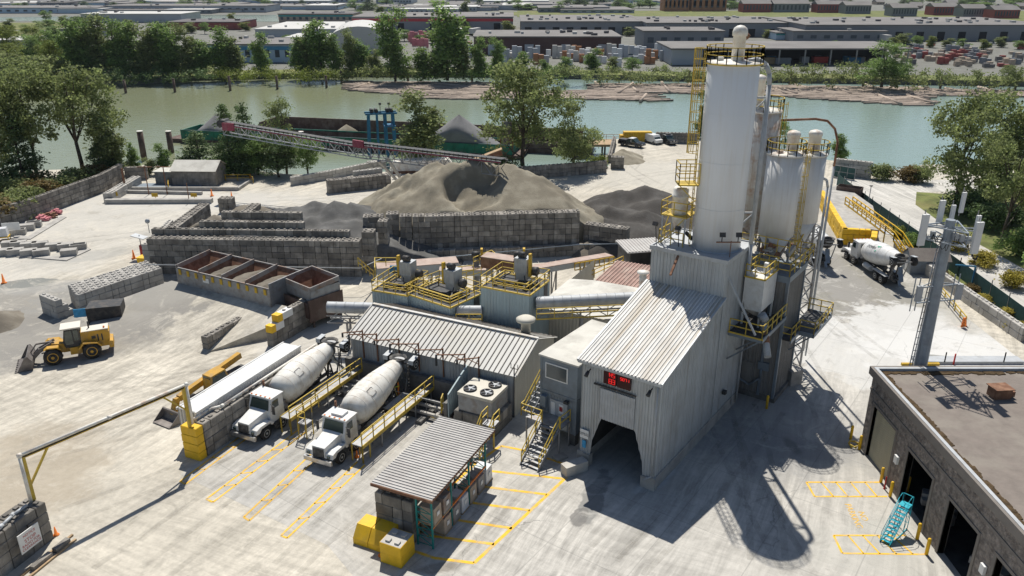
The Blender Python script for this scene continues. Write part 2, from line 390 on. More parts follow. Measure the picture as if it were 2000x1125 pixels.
    if joint:
        a,sp=joint; br=nd(t,'ShaderNodeTexBrick'); mp=nd(t,'ShaderNodeMapping'); mp.inputs['Rotation'].default_value=(0,0,R(-a)); L(pos,mp.inputs['Vector']); L(mp.outputs[0],br.inputs['Vector'])
        br.inputs['Scale'].default_value=1; br.inputs['Brick Width'].default_value=sp; br.inputs['Row Height'].default_value=sp*.8; br.inputs['Mortar Size'].default_value=.035; br.offset=0
        cur=mx(mr(br.outputs['Fac'],.3,.8,0,.3),cur,(.14,.14,.135))
    L(cur,b.inputs['Base Color'])
    bp=nd(t,'ShaderNodeBump'); bp.inputs['Distance'].default_value=bump; L(noi(pos,3.5,4).outputs[0],bp.inputs['Height']); L(bp.outputs[0],b.inputs['Normal'])
    MATS[name]=m
Gy=(.235,.225,.205); Gw=(.485,.472,.435); Gd=(.17,.168,.16)
ground_mat('yard',(.46,.427,.36),[
 (110,640,17,8,25,Gy,.85),(60,600,12,7,0,Gy,.8),(225,575,9,6,30,(.27,.262,.24),.8),(60,700,12,3.5,20,(.24,.23,.21),.7),
 (210,440,22,13,10,Gw,.5),(120,420,16,10,20,Gw,.4),(60,520,10,6,10,Gw,.5),(560,390,20,7,10,Gw,.4),(170,500,7,2.5,25,(.33,.325,.3),.6),(330,455,5,2,0,(.36,.35,.32),.6),(100,560,6,2,15,(.31,.305,.285),.7),(330,390,24,6,0,Gw,.7),
 (50,553,3.6,1.5,8,(.21,.215,.2),1.),(400,580,5,14,-60,(.34,.325,.29),.6),(470,560,9,4,-30,(.3,.29,.27),.5),
 (760,610,12,5,0,(.4,.385,.34),.6),(1240,340,26,12,0,(.46,.44,.39),.7),(20,950,6,9,0,(.33,.27,.19),.5),(600,660,5,4,20,(.47,.455,.42),.7)],
 tracks=((38,.12),(65,.13),(-20,.1)),mott=.17)
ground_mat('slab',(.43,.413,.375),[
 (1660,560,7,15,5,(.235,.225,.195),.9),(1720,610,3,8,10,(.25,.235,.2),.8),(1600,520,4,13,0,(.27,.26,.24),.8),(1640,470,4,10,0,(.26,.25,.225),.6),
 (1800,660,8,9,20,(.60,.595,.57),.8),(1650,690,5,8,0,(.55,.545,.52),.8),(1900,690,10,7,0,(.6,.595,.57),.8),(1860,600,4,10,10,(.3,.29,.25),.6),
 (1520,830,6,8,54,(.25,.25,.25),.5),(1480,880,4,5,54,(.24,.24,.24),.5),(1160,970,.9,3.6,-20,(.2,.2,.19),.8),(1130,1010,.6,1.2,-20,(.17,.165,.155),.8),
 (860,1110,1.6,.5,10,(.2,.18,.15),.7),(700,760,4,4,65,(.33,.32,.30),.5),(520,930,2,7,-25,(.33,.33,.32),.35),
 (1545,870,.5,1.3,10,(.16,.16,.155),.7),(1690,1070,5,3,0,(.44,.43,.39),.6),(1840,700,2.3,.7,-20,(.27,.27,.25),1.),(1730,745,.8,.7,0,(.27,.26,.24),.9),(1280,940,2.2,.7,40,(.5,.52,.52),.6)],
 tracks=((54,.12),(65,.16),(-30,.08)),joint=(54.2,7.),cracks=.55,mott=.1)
ground_mat('roadmat',(.47,.455,.42),[(1850,560,3,30,-85,(.4,.385,.36),.6)],tracks=((-85,.14),(-85,.08)),mott=.08,cracks=.3)
ground_mat('farland',(.17,.17,.15),[(1450,60,300,40,0,(.35,.33,.3),.4)],tracks=((0,.1),),mott=.15)
ground_mat('river_bed',(.15,.14,.1),[],tracks=())
def wmat_():
    m=bpy.data.materials.new('water'); m.use_nodes=True; t=m.node_tree; L=t.links.new; b=t.nodes['Principled BSDF']
    b.inputs['Roughness'].default_value=.1; b.inputs['Specular IOR Level'].default_value=.55; b.inputs['IOR'].default_value=1.33
    pos=nd(t,'ShaderNodeNewGeometry').outputs['Position']
    n=nd(t,'ShaderNodeTexNoise'); n.inputs['Scale'].default_value=.012; n.inputs['Detail'].default_value=4; L(pos,n.inputs['Vector'])
    sx=nd(t,'ShaderNodeSeparateXYZ'); L(pos,sx.inputs[0])
    mr=nd(t,'ShaderNodeMapRange'); L(sx.outputs[0],mr.inputs[0]); mr.inputs[1].default_value=-75; mr.inputs[2].default_value=35
    ad=nd(t,'ShaderNodeMath',operation='ADD'); L(mr.outputs[0],ad.inputs[0])
    m2=nd(t,'ShaderNodeMapRange'); L(n.outputs[0],m2.inputs[0]); m2.inputs[1].default_value=.3; m2.inputs[2].default_value=.7; m2.inputs[3].default_value=-.2; m2.inputs[4].default_value=.2; L(m2.outputs[0],ad.inputs[1])
    cr=nd(t,'ShaderNodeValToRGB'); L(ad.outputs[0],cr.inputs[0]); e=cr.color_ramp.elements
    e[0].color=(.22,.24,.15,1); e[1].color=(.225,.30,.265,1); e[0].position=.05; e[1].position=.9
    L(cr.outputs[0],b.inputs['Base Color'])
    mp=nd(t,'ShaderNodeMapping'); mp.inputs['Scale'].default_value=(.5,1.2,1); L(pos,mp.inputs['Vector'])
    w1=nd(t,'ShaderNodeTexNoise'); w1.inputs['Scale'].default_value=.9; w1.inputs['Detail'].default_value=6; w1.inputs['Roughness'].default_value=.6; L(mp.outputs[0],w1.inputs['Vector'])
    bp=nd(t,'ShaderNodeBump'); bp.inputs['Distance'].default_value=.09; bp.inputs['Strength'].default_value=1; L(w1.outputs[0],bp.inputs['Height']); L(bp.outputs[0],b.inputs['Normal'])
    MATS['water']=m
wmat_()
def sheet(name,m,pts,z,kind='structure',thick=0.,label=None):
    mb=MB()
    if thick: mb.prism([(p[0],p[1]) for p in pts],z-thick,z)
    else:
        ar=sum(pts[i][0]*pts[(i+1)%len(pts)][1]-pts[(i+1)%len(pts)][0]*pts[i][1] for i in range(len(pts)))
        if ar<0: pts=pts[::-1]
        mb.face([(p[0],p[1],z) for p in pts])
    o=mb.build(name,m); o['kind']=kind
    return o
WZ=-3.
shore=[(-900,345),(-300,338),(0,335),(150,330),(230,322),(300,322),(440,326),(560,340),(640,342),(720,337),(860,330),(1000,325),(1100,330),(1188,325),(1196,272),(1352,265),(1480,290),(1640,316),(1705,342),(1800,322),(1900,318),(2000,325),(2200,335),(2900,345)]
pts=[P(x,y) for x,y in shore]
near=[(p.x,p.y) for p in pts]+[(420,-60),(-420,-60)]
sheet('yard_ground','yard',near,0,thick=5)
sheet('river','water',[(-2500,100),(2500,100),(2500,900),(-2500,900)],WZ)
sheet('river_bed','river_bed',[(-6000,-400),(6000,-400),(6000,9000),(-6000,9000)],-5.2)
bank=[(-900,190),(-200,186),(60,180),(150,178),(240,168),(400,158),(700,152),(1000,153),(1300,160),(1700,166),(2100,172),(2900,182)]
bp_=[P(x,y,WZ) for x,y in bank]
sheet('far_ground','farland',[(-6000,bp_[0].y)]+[(p.x,p.y+3) for p in bp_]+[(6000,bp_[-1].y),(6000,8000),(-6000,8000)],-1.2,thick=4.5)
# concrete slab under the plant, one step above the gravel yard
slab=[(352,927),(470,838),(560,740),(640,690),(700,640),(1240,640),(1560,470),(1600,380),(1632,378),(1760,520),(1990,700),(2700,1100),(2700,1600),(1800,1800),(1000,1500),(640,1065)]
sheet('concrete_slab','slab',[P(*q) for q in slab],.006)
# access road behind the green fence
road=[(1640,318),(1700,350),(1800,395),(1830,470),(2000,585),(2300,760),(2300,690),(2000,500),(1880,440),(1800,402),(1780,380),(1830,352),(1790,347),(1715,345)]
sheet('access_road','roadmat',[P(1632,366),P(1632,340),P(1700,352),P(1790,352),P(1980,350),P(1980,372),P(1800,375),P(1790,400),P(1850,445),P(2000,527),P(2400,740),P(2500,900),P(1985,605),P(1850,500),P(1740,430)],.012)
# green verge beyond the road
sheet('verge','grassmat',[P(1790,375),P(1860,380),P(2000,360),P(2500,380),P(2700,700),P(2400,738),P(2000,525),P(1850,443),P(1788,400)],.02)
sheet('fence_strip','grassmat',[P(1735,455),P(1752,440),P(2000,622),P(2300,850),P(2200,850),P(1995,655),P(1860,540)],.02)
# fields and waterways far off
sheet('far_field','grassmat',[(-400+700,620),(1200,640),(1600,900),(110,760)],-1.1)
p=P(345,42,-1);q=P(700,42,-1);a=P(1010,38,-1)
sheet('far_channel','water',[P(330,42,-1),P(545,42,-1),P(540,29,-1),P(350,29,-1)],-1.05)
sheet('far_pond','water',[P(-60,42,-1),P(145,40,-1),P(140,32,-1),P(-60,34,-1)],-1.05)
sheet('river_shore','grassmat',[(x_,y_) for x_,y_ in [(p.x,p.y+2) for p in bp_]+[(p.x,p.y+16) for p in bp_[::-1]]],-1.15)
# haze in the air between the camera and the far town
# ---------------------------------------------------------------- painted lines
def line(mb,a,b,wd=.14,z=.014):
    a=Vector(a[:2]);b=Vector(b[:2]);d=(b-a).normalized();n=Vector((-d.y,d.x))*wd/2
    mb.face([(a.x-n.x,a.y-n.y,z),(b.x-n.x,b.y-n.y,z),(b.x+n.x,b.y+n.y,z),(a.x+n.x,a.y+n.y,z)])
mat('linepaint',(.80,.47,.04),.8,var=.1,scale=2,dirt=(.45,.40,.3),dscale=1.6,damt=.8)
mb=MB()
L_=lambda a,b,wd=.24:line(mb,P(*a),P(*b),wd)
L_((926,1100),(1112,927));L_((799,1073),(880,950));L_((880,950),(926,908));L_((799,1073),(848,1090));L_((848,1090),(926,1100))
for a,b in [((835,1046),(965,1063)),((860,1011),(1000,1032)),((889,978),(1035,997)),((922,948),(1068,966)),((938,918),(1099,935)),((978,871),(1030,881)),((1068,895),(1106,908)),((926,908),(978,871))]: L_(a,b)
# striped strips between lorry lanes
def strip(a,b,c,d,n):
    L_(a,b,.15);L_(d,c,.15);L_(a,d,.15)
    A,B,C,D=[P(*q) for q in (a,b,c,d)]
    for i in range(1,n): 
        t=i/n; line(mb,A.lerp(B,t),D.lerp(C,(t*1.0)+.06),.12)
strip((403,975),(585,838),(598,844),(416,981),6)
strip((476,1010),(628,868),(641,875),(487,1017),5)
strip((549,1046),(698,902),(713,908),(561,1051),5)
strip((352,940),(470,852),(480,858),(362,946),4)
# hatched boxes before the workshop
strip((1575,942),(1718,942),(1733,970),(1591,970),5)
strip((1628,1046),(1770,1046),(1806,1083),(1645,1081),5)
o=mb.build('painted_lines','linepaint'); o['kind']='structure'
def text(name,s,loc,rot,size,m,parent=None,depth=.002,xs=1.):
    c=bpy.data.curves.new(name,'FONT'); c.body=s; c.size=size; c.extrude=depth; c.align_x='CENTER'; c.align_y='CENTER'
    t=bpy.data.objects.new(name+'_tmp',c); col.objects.link(t)
    dg=bpy.context.evaluated_depsgraph_get(); me=bpy.data.meshes.new_from_object(t.evaluated_get(dg)); col.objects.unlink(t); bpy.data.objects.remove(t)
    me.materials.clear(); me.materials.append(MATS[m])
    o=bpy.data.objects.new(name,me); col.objects.link(o); o.location=loc; o.rotation_euler=rot; o.scale=(xs,1,1)
    if parent: o.parent=parent
    return o
a,b=P(1654,988),P(1682,1030)
t=text('ground_lettering','NO\nPARKING',(P(1676,1008)+Vector((0,0,.016))),(0,0,R(-94)),.62,'linepaint'); t['kind']='structure'
# tyre tracks worn into the dust
def trackmat():
    m=bpy.data.materials.new('tyre_tracks'); m.use_nodes=True; t=m.node_tree; L=t.links.new; b=t.nodes['Principled BSDF']; b.inputs['Base Color'].default_value=(.27,.255,.22,1); b.inputs['Roughness'].default_value=.95
    pos=nd(t,'ShaderNodeNewGeometry').outputs['Position']; n=nd(t,'ShaderNodeTexNoise'); n.inputs['Scale'].default_value=.5; n.inputs['Detail'].default_value=8; n.inputs['Roughness'].default_value=.8; L(pos,n.inputs['Vector'])
    mr=nd(t,'ShaderNodeMapRange'); L(n.outputs[0],mr.inputs[0]); mr.inputs[1].default_value=.36; mr.inputs[2].default_value=.7; mr.inputs[4].default_value=.24
    tr=nd(t,'ShaderNodeBsdfTransparent'); ms=nd(t,'ShaderNodeMixShader'); L(mr.outputs[0],ms.inputs[0]); L(tr.outputs[0],ms.inputs[1]); L(b.outputs[0],ms.inputs[2]); L(ms.outputs[0],t.nodes['Material Output'].inputs[0]); MATS['tracks']=m
trackmat()
mb=MB(); rr_=random.Random(44)
def track(p,a,turn,n,gap=2.0,z=.02):
    "one lorry's pair of wheel tracks: start, heading, degrees of turn per 2 m, steps"
    x,y=p.x,p.y
    for s_ in range(n):
        a2=a+turn; x2=x+2*math.cos(R(a)); y2=y+2*math.sin(R(a))
        for o in (-gap/2,gap/2):
            q=[]
            for (xx,yy,aa) in ((x,y,a),(x2,y2,a2)):
                nx,ny=-math.sin(R(aa)),math.cos(R(aa)); q.append(((xx+nx*(o-.22),yy+ny*(o-.22),z),(xx+nx*(o+.22),yy+ny*(o+.22),z)))
            mb.face([q[0][0],q[1][0],q[1][1],q[0][1]])
        x,y,a=x2,y2,a2
for k,(px,py,a,tn,n) in enumerate(((160,1100,62,-.6,18),(250,1050,70,-1.5,15),(120,1010,40,1.2,20),(300,1120,64,0,12),(440,1080,66,.3,8),(20,900,30,.8,16),(180,860,60,-2.2,14),(90,760,8,1.2,16),(240,770,30,1,18),(470,760,48,.6,9),(200,560,70,-1.6,15),(120,640,75,-2,16),(330,640,60,1.2,10),(150,470,20,2,16),(260,470,60,-2.2,18),(520,390,10,1,24),(700,400,20,-1,10),(1150,380,60,-3,14),(1230,330,70,2,16),(1280,360,110,-2,14),(560,1110,66,-.2,9),(900,1120,58,-.4,7),(1180,1080,54,0,16),(1230,1110,50,.5,12),(1500,1100,75,1,10),(1660,660,95,.5,14),(1730,700,100,0,14),(1620,600,90,1,12),(500,980,64,0,7),(580,1020,65,0,6),(1620,820,80,1.,8),(1560,1120,95,-1,9))):
    track(P(px,py),a,tn,n,rr_.choice((1.9,2.1)),.0185+k*.0002)
o=mb.build('tyre_tracks','tracks'); o['kind']='structure'
# ================================================================ concrete block walls
def blocks(mb,O,D,L,rows,z0=0.,th=.75,bh=.75,bl=1.5,studs=True,cols=None,off=0.,side=1):
    "interlocking concrete blocks laid from O along D; th runs to the left of D (side=1)"
    O=Vector((O[0],O[1],0)); D=Vector((D[0],D[1],0)).normalized(); N=Vector((-D.y,D.x,0))*side
    nt_=max(1,round(th/.75))
    for r in range(rows):
        s=0.; first=True
        while s<L-.05:
            l=bl*.5 if (first and r%2) else (bl if random.random()<.62 else bl*.5); first=False
            l=min(l,L-s)
            if L-s-l<.3: l=L-s
            for k in range(nt_ if r==rows-1 else 1):
                mb.cv=rnd(0,1); jx=rnd(0,.06) ; w0=k*.75; w1=(k+1)*.75 if r==rows-1 else th
                a=O+D*(s+.028)+N*(w0+jx); b=O+D*(s+l-.028)+N*(w0+jx)
                n=len(mb.v); z=z0+r*bh; zt=z+bh-.035
                e=.045
                Pn=N*(w1-w0-.02)
                base=[a,b,b+Pn,a+Pn]
                mb.v+=[(p.x,p.y,z) for p in base]+[(p.x,p.y,zt-e) for p in base]
                tops=[a+D*e+N*e,b-D*e+N*e,b-D*e+Pn-N*e,a+D*e+Pn-N*e]
                mb.v+=[(p.x,p.y,zt) for p in tops]
                q=[(n,n+1,n+5,n+4),(n+1,n+2,n+6,n+5),(n+2,n+3,n+7,n+6),(n+3,n,n+4,n+7)]+[(n+4,n+5,n+9,n+8),(n+5,n+6,n+10,n+9),(n+6,n+7,n+11,n+10),(n+7,n+4,n+8,n+11),(n+8,n+9,n+10,n+11)]
                if side<0: q=[x[::-1] for x in q]
                mb.f+=q; mb._at(9)
                if studs and r==rows-1:
                    m_=a.lerp(b,.5)+Pn*.5
                    for t in ((-.25,.25) if l>1 else (0,)):
                        c=m_+D*(t*l); mb.cbox((c.x,c.y,zt+.05),(.26,.26,.1),math.degrees(math.atan2(D.y,D.x)))
            s+=l
    mb.cv=.5
def bw(label,segs,name='block_wall',cat='block wall',m='block',group=None,**k):
    "one retaining wall built of several runs: (px0,px1,rows,z0,th)"
    mb=MB()
    for (a,b,rows,z0,th) in segs:
        A=P(*a,z0);B=P(*b,z0); blocks(mb,A,B-A,(B-A).length,rows,z0,th,**k)
    return solo(name,m,mb,label,cat,group)
# front of the storage bays and its stepped upper tiers
mb=MB(); F0=P(297,535);F1=P(705,541);D=(F1-F0).normalized();N=Vector((-D.y,D.x,0))
blocks(mb,F0,D,25.6,6,0,1.5)
O=F0+D*0+N*1.52; blocks(mb,O,D,3.4,1,4.5,.75); 
solo('block_wall','block',mb,'long stained concrete block wall, six courses high, behind the row of feed bins','block wall')
for nm,o_,l_,r_,z_ in (('lowest stepped tier of dark blocks on top of the long bay wall',(1.6,1.55),22.5,1,4.5),('middle stepped tier of dark blocks, two courses, above the long bay wall',(5.6,2.35),12.8,2,4.5),('topmost short tier of dark blocks above the long bay wall',(7.7,4.1),10,2,5.2)):
    mb=MB(); O=F0+D*o_[0]+N*o_[1]; blocks(mb,O,D,l_,r_,z_,.75); solo('block_tier','block',mb,nm,'block wall','stepped tiers of blocks on the bay wall')
mb=MB(); a=F0+N*1.6; b=P(385,418,3); blocks(mb,Vector((a.x+.3,a.y,0)),b-a,(b-a).length,6,0,1.5,side=-1)
solo('block_wall','block',mb,'side wall of stained blocks closing the left end of the storage bays','block wall')
mb=MB(); a=F0+N*.2; b=P(352,428,3); 
Dd=(b-a).normalized(); blocks(mb,a-Vector((.0,0,0)),Dd,(b-a).length-3,5,0,.75,side=1,studs=True); solo('block_wall','blocklite',mb,'pale low block wall with studs running along the left bay side wall','block wall')
bw('short wall of dark blocks between the two small sand heaps',[((428,416),(456,416),3,0,1.5)])
bw('low slanting block divider in front of the grey gravel heap',[((470,450),(512,415),2,0,1.5)])
# right end steps of the bay wall
mb=MB(); O=F1+Vector((.1,.3,0)); blocks(mb,O+N*1,D,1.5,7,0,1.5); blocks(mb,O+D*1.55+N*3,D,1.2,8,0,1.5); solo('block_wall','block',mb,'pair of stepped block piers at the right end of the long bay wall','block wall')
bw('low three-course block pier on the ground left of the covered conveyor',[((700,540),(733,527),3,0,1.5)])
# wall holding the great sand pile
A=P(808,487,1.2);B=P(1131,477,1.2);Dm=(B-A).normalized();Nm=Vector((-Dm.y,Dm.x,0))
mb=MB(); blocks(mb,A,Dm,(B-A).length,6,1.2,1.5,bh=.72); solo('block_wall','block',mb,'tall chequered block wall, six courses, holding back the great sand pile','block wall')
for i,(dx,dy,l,r_) in enumerate(((-1.62,.25,1.55,6),(-3.3,.6,1.6,6),(-6.2,.35,2.6,6))):
    mb=MB(); blocks(mb,A+Dm*dx+Nm*dy,Dm,l,r_,1.2+(i==1)*.25,1.5,bh=.72); solo('block_pier','block',mb,['narrow block pier against the left end of the tall chequered wall','middle block pier, slightly taller, left of the tall chequered wall','wide dark block pier beside the gravel heap, leftmost of three piers'][i],'block wall','block piers left of the tall wall')
mb=MB(); a=P(738,517);b=P(1215,496); blocks(mb,a,b-a,(b-a).length,2,0,.75,studs=False); solo('block_wall','darkmetal' if 0 else 'block',mb,'low two-course wall in shade under the tall chequered wall','block wall')
sheet('sand_berm','yard',[a+Vector((0,.7,0)),b+Vector((0,.7,0)),P(1240,475,1.2),B+Vector((3,0,0)),A+Vector((-7,0,0))],1.2,thick=1.2)
bw('stepped block wall running right from the tall wall to the dark gravel heap',[((1138,480),(1222,492),4,.6,1.5)])
bw('long low block wall of three courses beside the stacker leg',[((642,379),(765,366),3,0,1.5)])
bw('upper return of light blocks beside the white tipping trough',[((692,352),(748,345),2,1.5,.75)],m='blocklite')
bw('low two-course block wall lining the track by the river pocket',[((571,363),(636,352),2,0,.75),((636,352),(722,334),2,0,.75)],m='blocklite')
bw('two big pale blocks at the bend of the track by the river',[((722,333),(755,329),2,0,1.5)],m='blocklite')
bw('three-course block wall under the two tall riverside trees',[((1008,352),(1185,338),3,0,.75)])
bw('block pier with crates beside the black pickup truck',[((1192,330),(1218,331),3,0,1.5),((1194,318),(1203,280),2,0,.75)])
bw('grey block sea wall behind the dark off-road car',[((1280,279),(1362,281),3,0,.75)])
bw('light block wall above the green gate by the river',[((1628,342),(1700,350),4,0,.75)],m='blocklite')
# yard boundary on the far left
bw('long block retaining wall along the hedge on the left edge of the yard',[((-120,480),(66,428),4,0,.75),((66,428),(205,375),4,0,.75),((205,375),(245,352),4,0,.75),((245,352),(290,350),3,0,.75)],m='block')
mb=MB(); a=P(12,418,2.); mb.cbox(P(24,441,1.5)+Vector((0,-.35,0)),(2.2,.06,1.1),15); solo('wall_sign','signwhite',mb,'blank faded white panel fixed to the block wall by the hedge','sign')
bw('short leaning block wall beside the settling pond',[((222,395),(278,360),2,0,1.5)],m='blocklite')
# foreground walls
mb=MB(); a=Vector((-29.55,41.9,0)); d=(P(63,1119)-P(107,1048)).normalized(); d=Vector((-.30,-.954,0)); blocks(mb,a,d,13,4,0,1.5,side=-1,bh=.72)
solo('block_wall','block',mb,'grey block wall in the lower left corner carrying the left portal post','block wall')
WF=P(392,902); 
wallA=thing('block_wall','block wall with yellow painted end, carrying the white container, beside the lorry lane','block wall',(WF.x,WF.y,0),66.5)
mb=MB(); blocks(mb,(.8,0,0),(1,0,0),12.2,4,0,.85,bh=.7); mb.build('grey_courses','block',wallA)
mb=MB(); blocks(mb,(0,0,0),(1,0,0),.75,4,0,1.5,bh=.7,studs=False); mb.build('painted_end','yelpaint',wallA)
mb=MB(); mb.box(1.3,13.4,.95,2.75,0,.62); mb.build('plinth','concrete',wallA)
ct=thing('storage_container','long white container lying behind the yellow-ended block wall','container',(WF.x,WF.y,0),66.5)
mb=MB()
mb.corr((1.2,.93,.62),(1,0,0),(0,0,1),12.4,0,2.7,.3,.04,(0,-1,0)); mb.corr((1.2,2.8,.62),(0,-1,0),(0,0,1),1.87,0,2.7,.3,.04,(-1,0,0)); mb.box(1.2,13.6,.94,2.8,.62,3.32); mb.build('container_body','truckwhite',ct)
mb=MB()
mb.box(1.25,13.6,.98,2.76,3.325,3.35)
mb.box(1.1,13.7,.88,1.0,3.22,3.4);mb.box(1.1,13.7,2.74,2.86,3.22,3.4);mb.build('container_roof','truckwhite',ct)
wallB=thing('block_wall','block wall with two stepped yellow block ends beside the steel tipping hopper','block wall',(0,0,0),0)
a=P(535,679);b=P(622,628); d=b-a; al=math.degrees(math.atan2(d.y,d.x)); wallB.location=a; wallB.rotation_euler=(0,0,R(al)); Lb=d.length
mb=MB(); blocks(mb,(0,0,0),(1,0,0),Lb,2,0,.75); blocks(mb,(1,0,0),(1,0,0),Lb-1,1,1.5,.75); blocks(mb,(2,0,0),(1,0,0),Lb-2,1,2.25,.75); mb.build('grey_courses','block',wallB)
mb=MB(); mb.box(.0,.6,-.02,.77,1.5,2.23); mb.box(1.,1.7,-.02,.77,2.25,2.98); mb.build('painted_end','yelpaint',wallB)
mb=MB(); mb.box(.6,1.8,0,.75,1.5,2.22); mb.box(1.7,3.2,0,.75,2.25,2.97); mb.build('white_end','signwhite',wallB)
# ramp to the feed bins
mb=MB()
q=[P(335,548,2.2),P(560,598,2.2),P(520,640,1.2),P(400,690,0.),P(150,690,0.),P(190,600,0.8)]
rt=[Vector(x) for x in q]
cen=P(350,615,1.15)
for i in range(len(rt)):
    a,b=rt[i],rt[(i+1)%len(rt)]; mb.face([cen,b,a])
    mb.face([a,b,(b.x,b.y,-.02),(a.x,a.y,-.02)])
o=mb.build('loader_ramp','yard'); o['kind']='structure'
me=o.data; 
bw('low broken block kerb along the right edge of the loader ramp',[((408,686),(512,626),2,0,.75)])
mb=MB(); 
a=P(160,612);b=P(322,556);d=(b-a);Ld=d.length;dn=d.normalized();nn=Vector((-dn.y,dn.x,0))
for k in range(5):
    blocks(mb,a+nn*(k*.76)+dn*(k*.25),d,Ld*(1 if k<3 else .95),3,0,.75,bh=.72)
for k in range(3): blocks(mb,a-dn*(1.5-k*.5)+nn*.4,nn,3.2,k+1 if 0 else 3-k,0,.75,bh=.72,side=1)
solo('block_stack','concrete',mb,'wide platform of pale studded blocks left of the feed bins','block stack')
mb=MB(); c=P(183,612,1.); mb.cbox((c.x+1.2,c.y+.3,1.),(3.3,2.2,2.),15); bo=solo('steel_box','darkmetal',mb,'dark steel box with a blue sign at the left end of the pale block platform','box')
mb=MB(); mb.cbox(P(177,604,1.5)+Vector((-.6,-1.0,0)),(1.2,.06,.9),15); s=mb.build('sign','signblue',bo,True)
# ---------------------------------------------------------------- heaps
def pilemat(name,c,c2,s=1.):
    mat(name,c,.97,var=.2,scale=.35,dirt=c2,dscale=.35,damt=.75,bump=.05,bscale=6,detail=10)
pilemat('sand',(.225,.20,.15),(.33,.305,.24)); pilemat('gravel',(.068,.063,.057),(.105,.10,.093)); pilemat('gravelgrey',(.105,.104,.10),(.18,.178,.17)); pilemat('gravelbrown',(.17,.15,.12),(.24,.22,.18)); pilemat('gravelload',(.20,.20,.20),(.16,.16,.155))
def heap(label,m,cones,z0=0.,res=.45,craters=(),rough=.25,seed=1,clip=None,name='gravel_heap',cat='heap',group=None):
    "heap of loose stone: union of cones (x,y,z,slope) minus craters (x,y,r,depth)"
    xs=[c[0]-(c[2]-z0)/c[3] for c in cones]+[c[0]+(c[2]-z0)/c[3] for c in cones]; ys=[c[1]-(c[2]-z0)/c[3] for c in cones]+[c[1]+(c[2]-z0)/c[3] for c in cones]
    x0,x1,y0,y1=min(xs)-1,max(xs)+1,min(ys)-1,max(ys)+1
    nx=int((x1-x0)/res)+1; ny=int((y1-y0)/res)+1
    mb=MB(); H_=[]
    for j in range(ny+1):
        for i in range(nx+1):
            x=x0+i*res;y=y0+j*res
            wx=x+noise.noise((x*.25,y*.25,seed))*1.2; wy=y+noise.noise((x*.25,y*.25,seed+9))*1.2
            hs=[c[2]-c[3]*math.hypot(wx-c[0],wy-c[1]) for c in cones]; h=max(hs)
            # soften the ridges between cones
            for v in hs:
                if v<h and h-v<.5: h+= .12*(1-(h-v)/.5)
            bi=hs.index(max(hs)); an=math.atan2(wy-cones[bi][1],wx-cones[bi][0]); rd=math.hypot(wx-cones[bi][0],wy-cones[bi][1])
            h-=rough*.55*abs(noise.noise((math.cos(an)*3.3+bi*5,math.sin(an)*3.3,seed+rd*.06)))*min(1,rd/3)
            h+=rough*(noise.noise((x*.5,y*.5,seed+3))*.6+noise.noise((x*1.7,y*1.7,seed))*.3)
            for cx,cy,cr,cdp in craters:
                dd=math.hypot(x-cx,(y-cy)*1.1+noise.noise((x*.4,y*.4,3))*1.2)/cr
                if dd<1: h-=cdp*(1-dd**5)
            if clip: h=min(h,clip(x,y))
            H_.append(h); mb.v.append((x,y,max(h,z0-.15)))
    w=nx+1
    for j in range(ny):
        for i in range(nx):
            q=(j*w+i,j*w+i+1,(j+1)*w+i+1,(j+1)*w+i)
            if max(H_[k] for k in q)>z0-.1: mb.f.append(q); mb.a.append(.5); mb.mi.append(0); mb.sm.append(True)
    used=sorted({k for f in mb.f for k in f}); mp={k:i for i,k in enumerate(used)}
    mb.v=[mb.v[k] for k in used]; mb.f=[tuple(mp[k] for k in f) for f in mb.f]
    o=solo(name,m,mb,label,cat,group); 
    return o
def wallclip(y0,zt,slope=.9):
    return lambda x,y: zt+max(-9,(y-y0))*(slope if y>y0 else 4)
c=[]
def cn(px,py,z,s=.6): p=P(px,py,z); c.append((p.x,p.y,z,s))
cn(978,320,10.2,.66);cn(890,326,9.4,.62);cn(842,334,8.6,.62);cn(1010,342,8.8,.6);cn(925,322,9.8,.62);cn(960,378,6.2,.5);cn(800,358,6.8,.6);cn(765,385,5.6,.6);cn(1040,385,5.8,.5);cn(1060,400,5.2,.5);cn(880,395,5.4,.5);cn(990,400,5.2,.4);cn(830,385,5.9,.6)
c=[(a_[0],a_[1],a_[2]+1.2,a_[3]) for a_ in c]
cc_=P(932,345,8.6)
wy=lambda x: A.y+1.3+(x-A.x)*Dm.y/Dm.x
heap('great brown-grey sand pile with a dark crater behind the tall block wall','sand',c,0,.4,craters=[(cc_.x,cc_.y-1.6,4.7,3.3)],rough=.8,seed=4,clip=lambda x,y:(5.35+ (y-wy(x))*.5 if y>wy(x) else -9),name='sand_pile',cat='sand pile')
c=[];cn(655,390,6.4,.5);cn(618,392,5.9,.5);cn(695,396,5.8,.45);cn(580,402,5.4,.4);cn(560,405,4.6,.38);cn(530,412,4.4,.35);cn(600,425,5,.3);cn(670,430,5.2,.35);cn(640,440,4.9,.3)
heap('dark grey gravel heap with pale crushed ridges inside the storage bay','gravelgrey',c,0,.4,rough=.55,seed=2,clip=lambda x,y:(9 if y>F0.y+4.8 and x>-37 else (4.7 if y>F0.y+1.6 and x>-37 else -9)))
c=[];cn(420,418,4.6,.6);cn(400,428,4.4,.6);cn(440,408,3.2,.5)
heap('small brown sand heap in the left corner of the storage bay','gravelbrown',c,0,.4,rough=.2,seed=5,clip=lambda x,y:(9 if y>F0.y+6.5 and x>-44+(y-F0.y)*.28 else -9))
c=[];cn(470,405,1.2,.4);cn(490,400,1.2,.35)
heap('thin spread of brown sand between the bay dividers','gravelbrown',c,0,.5,rough=.15,seed=8)
c=[];cn(1265,362,3.4,.42);cn(1215,368,3.0,.45);cn(1300,385,3.2,.4)
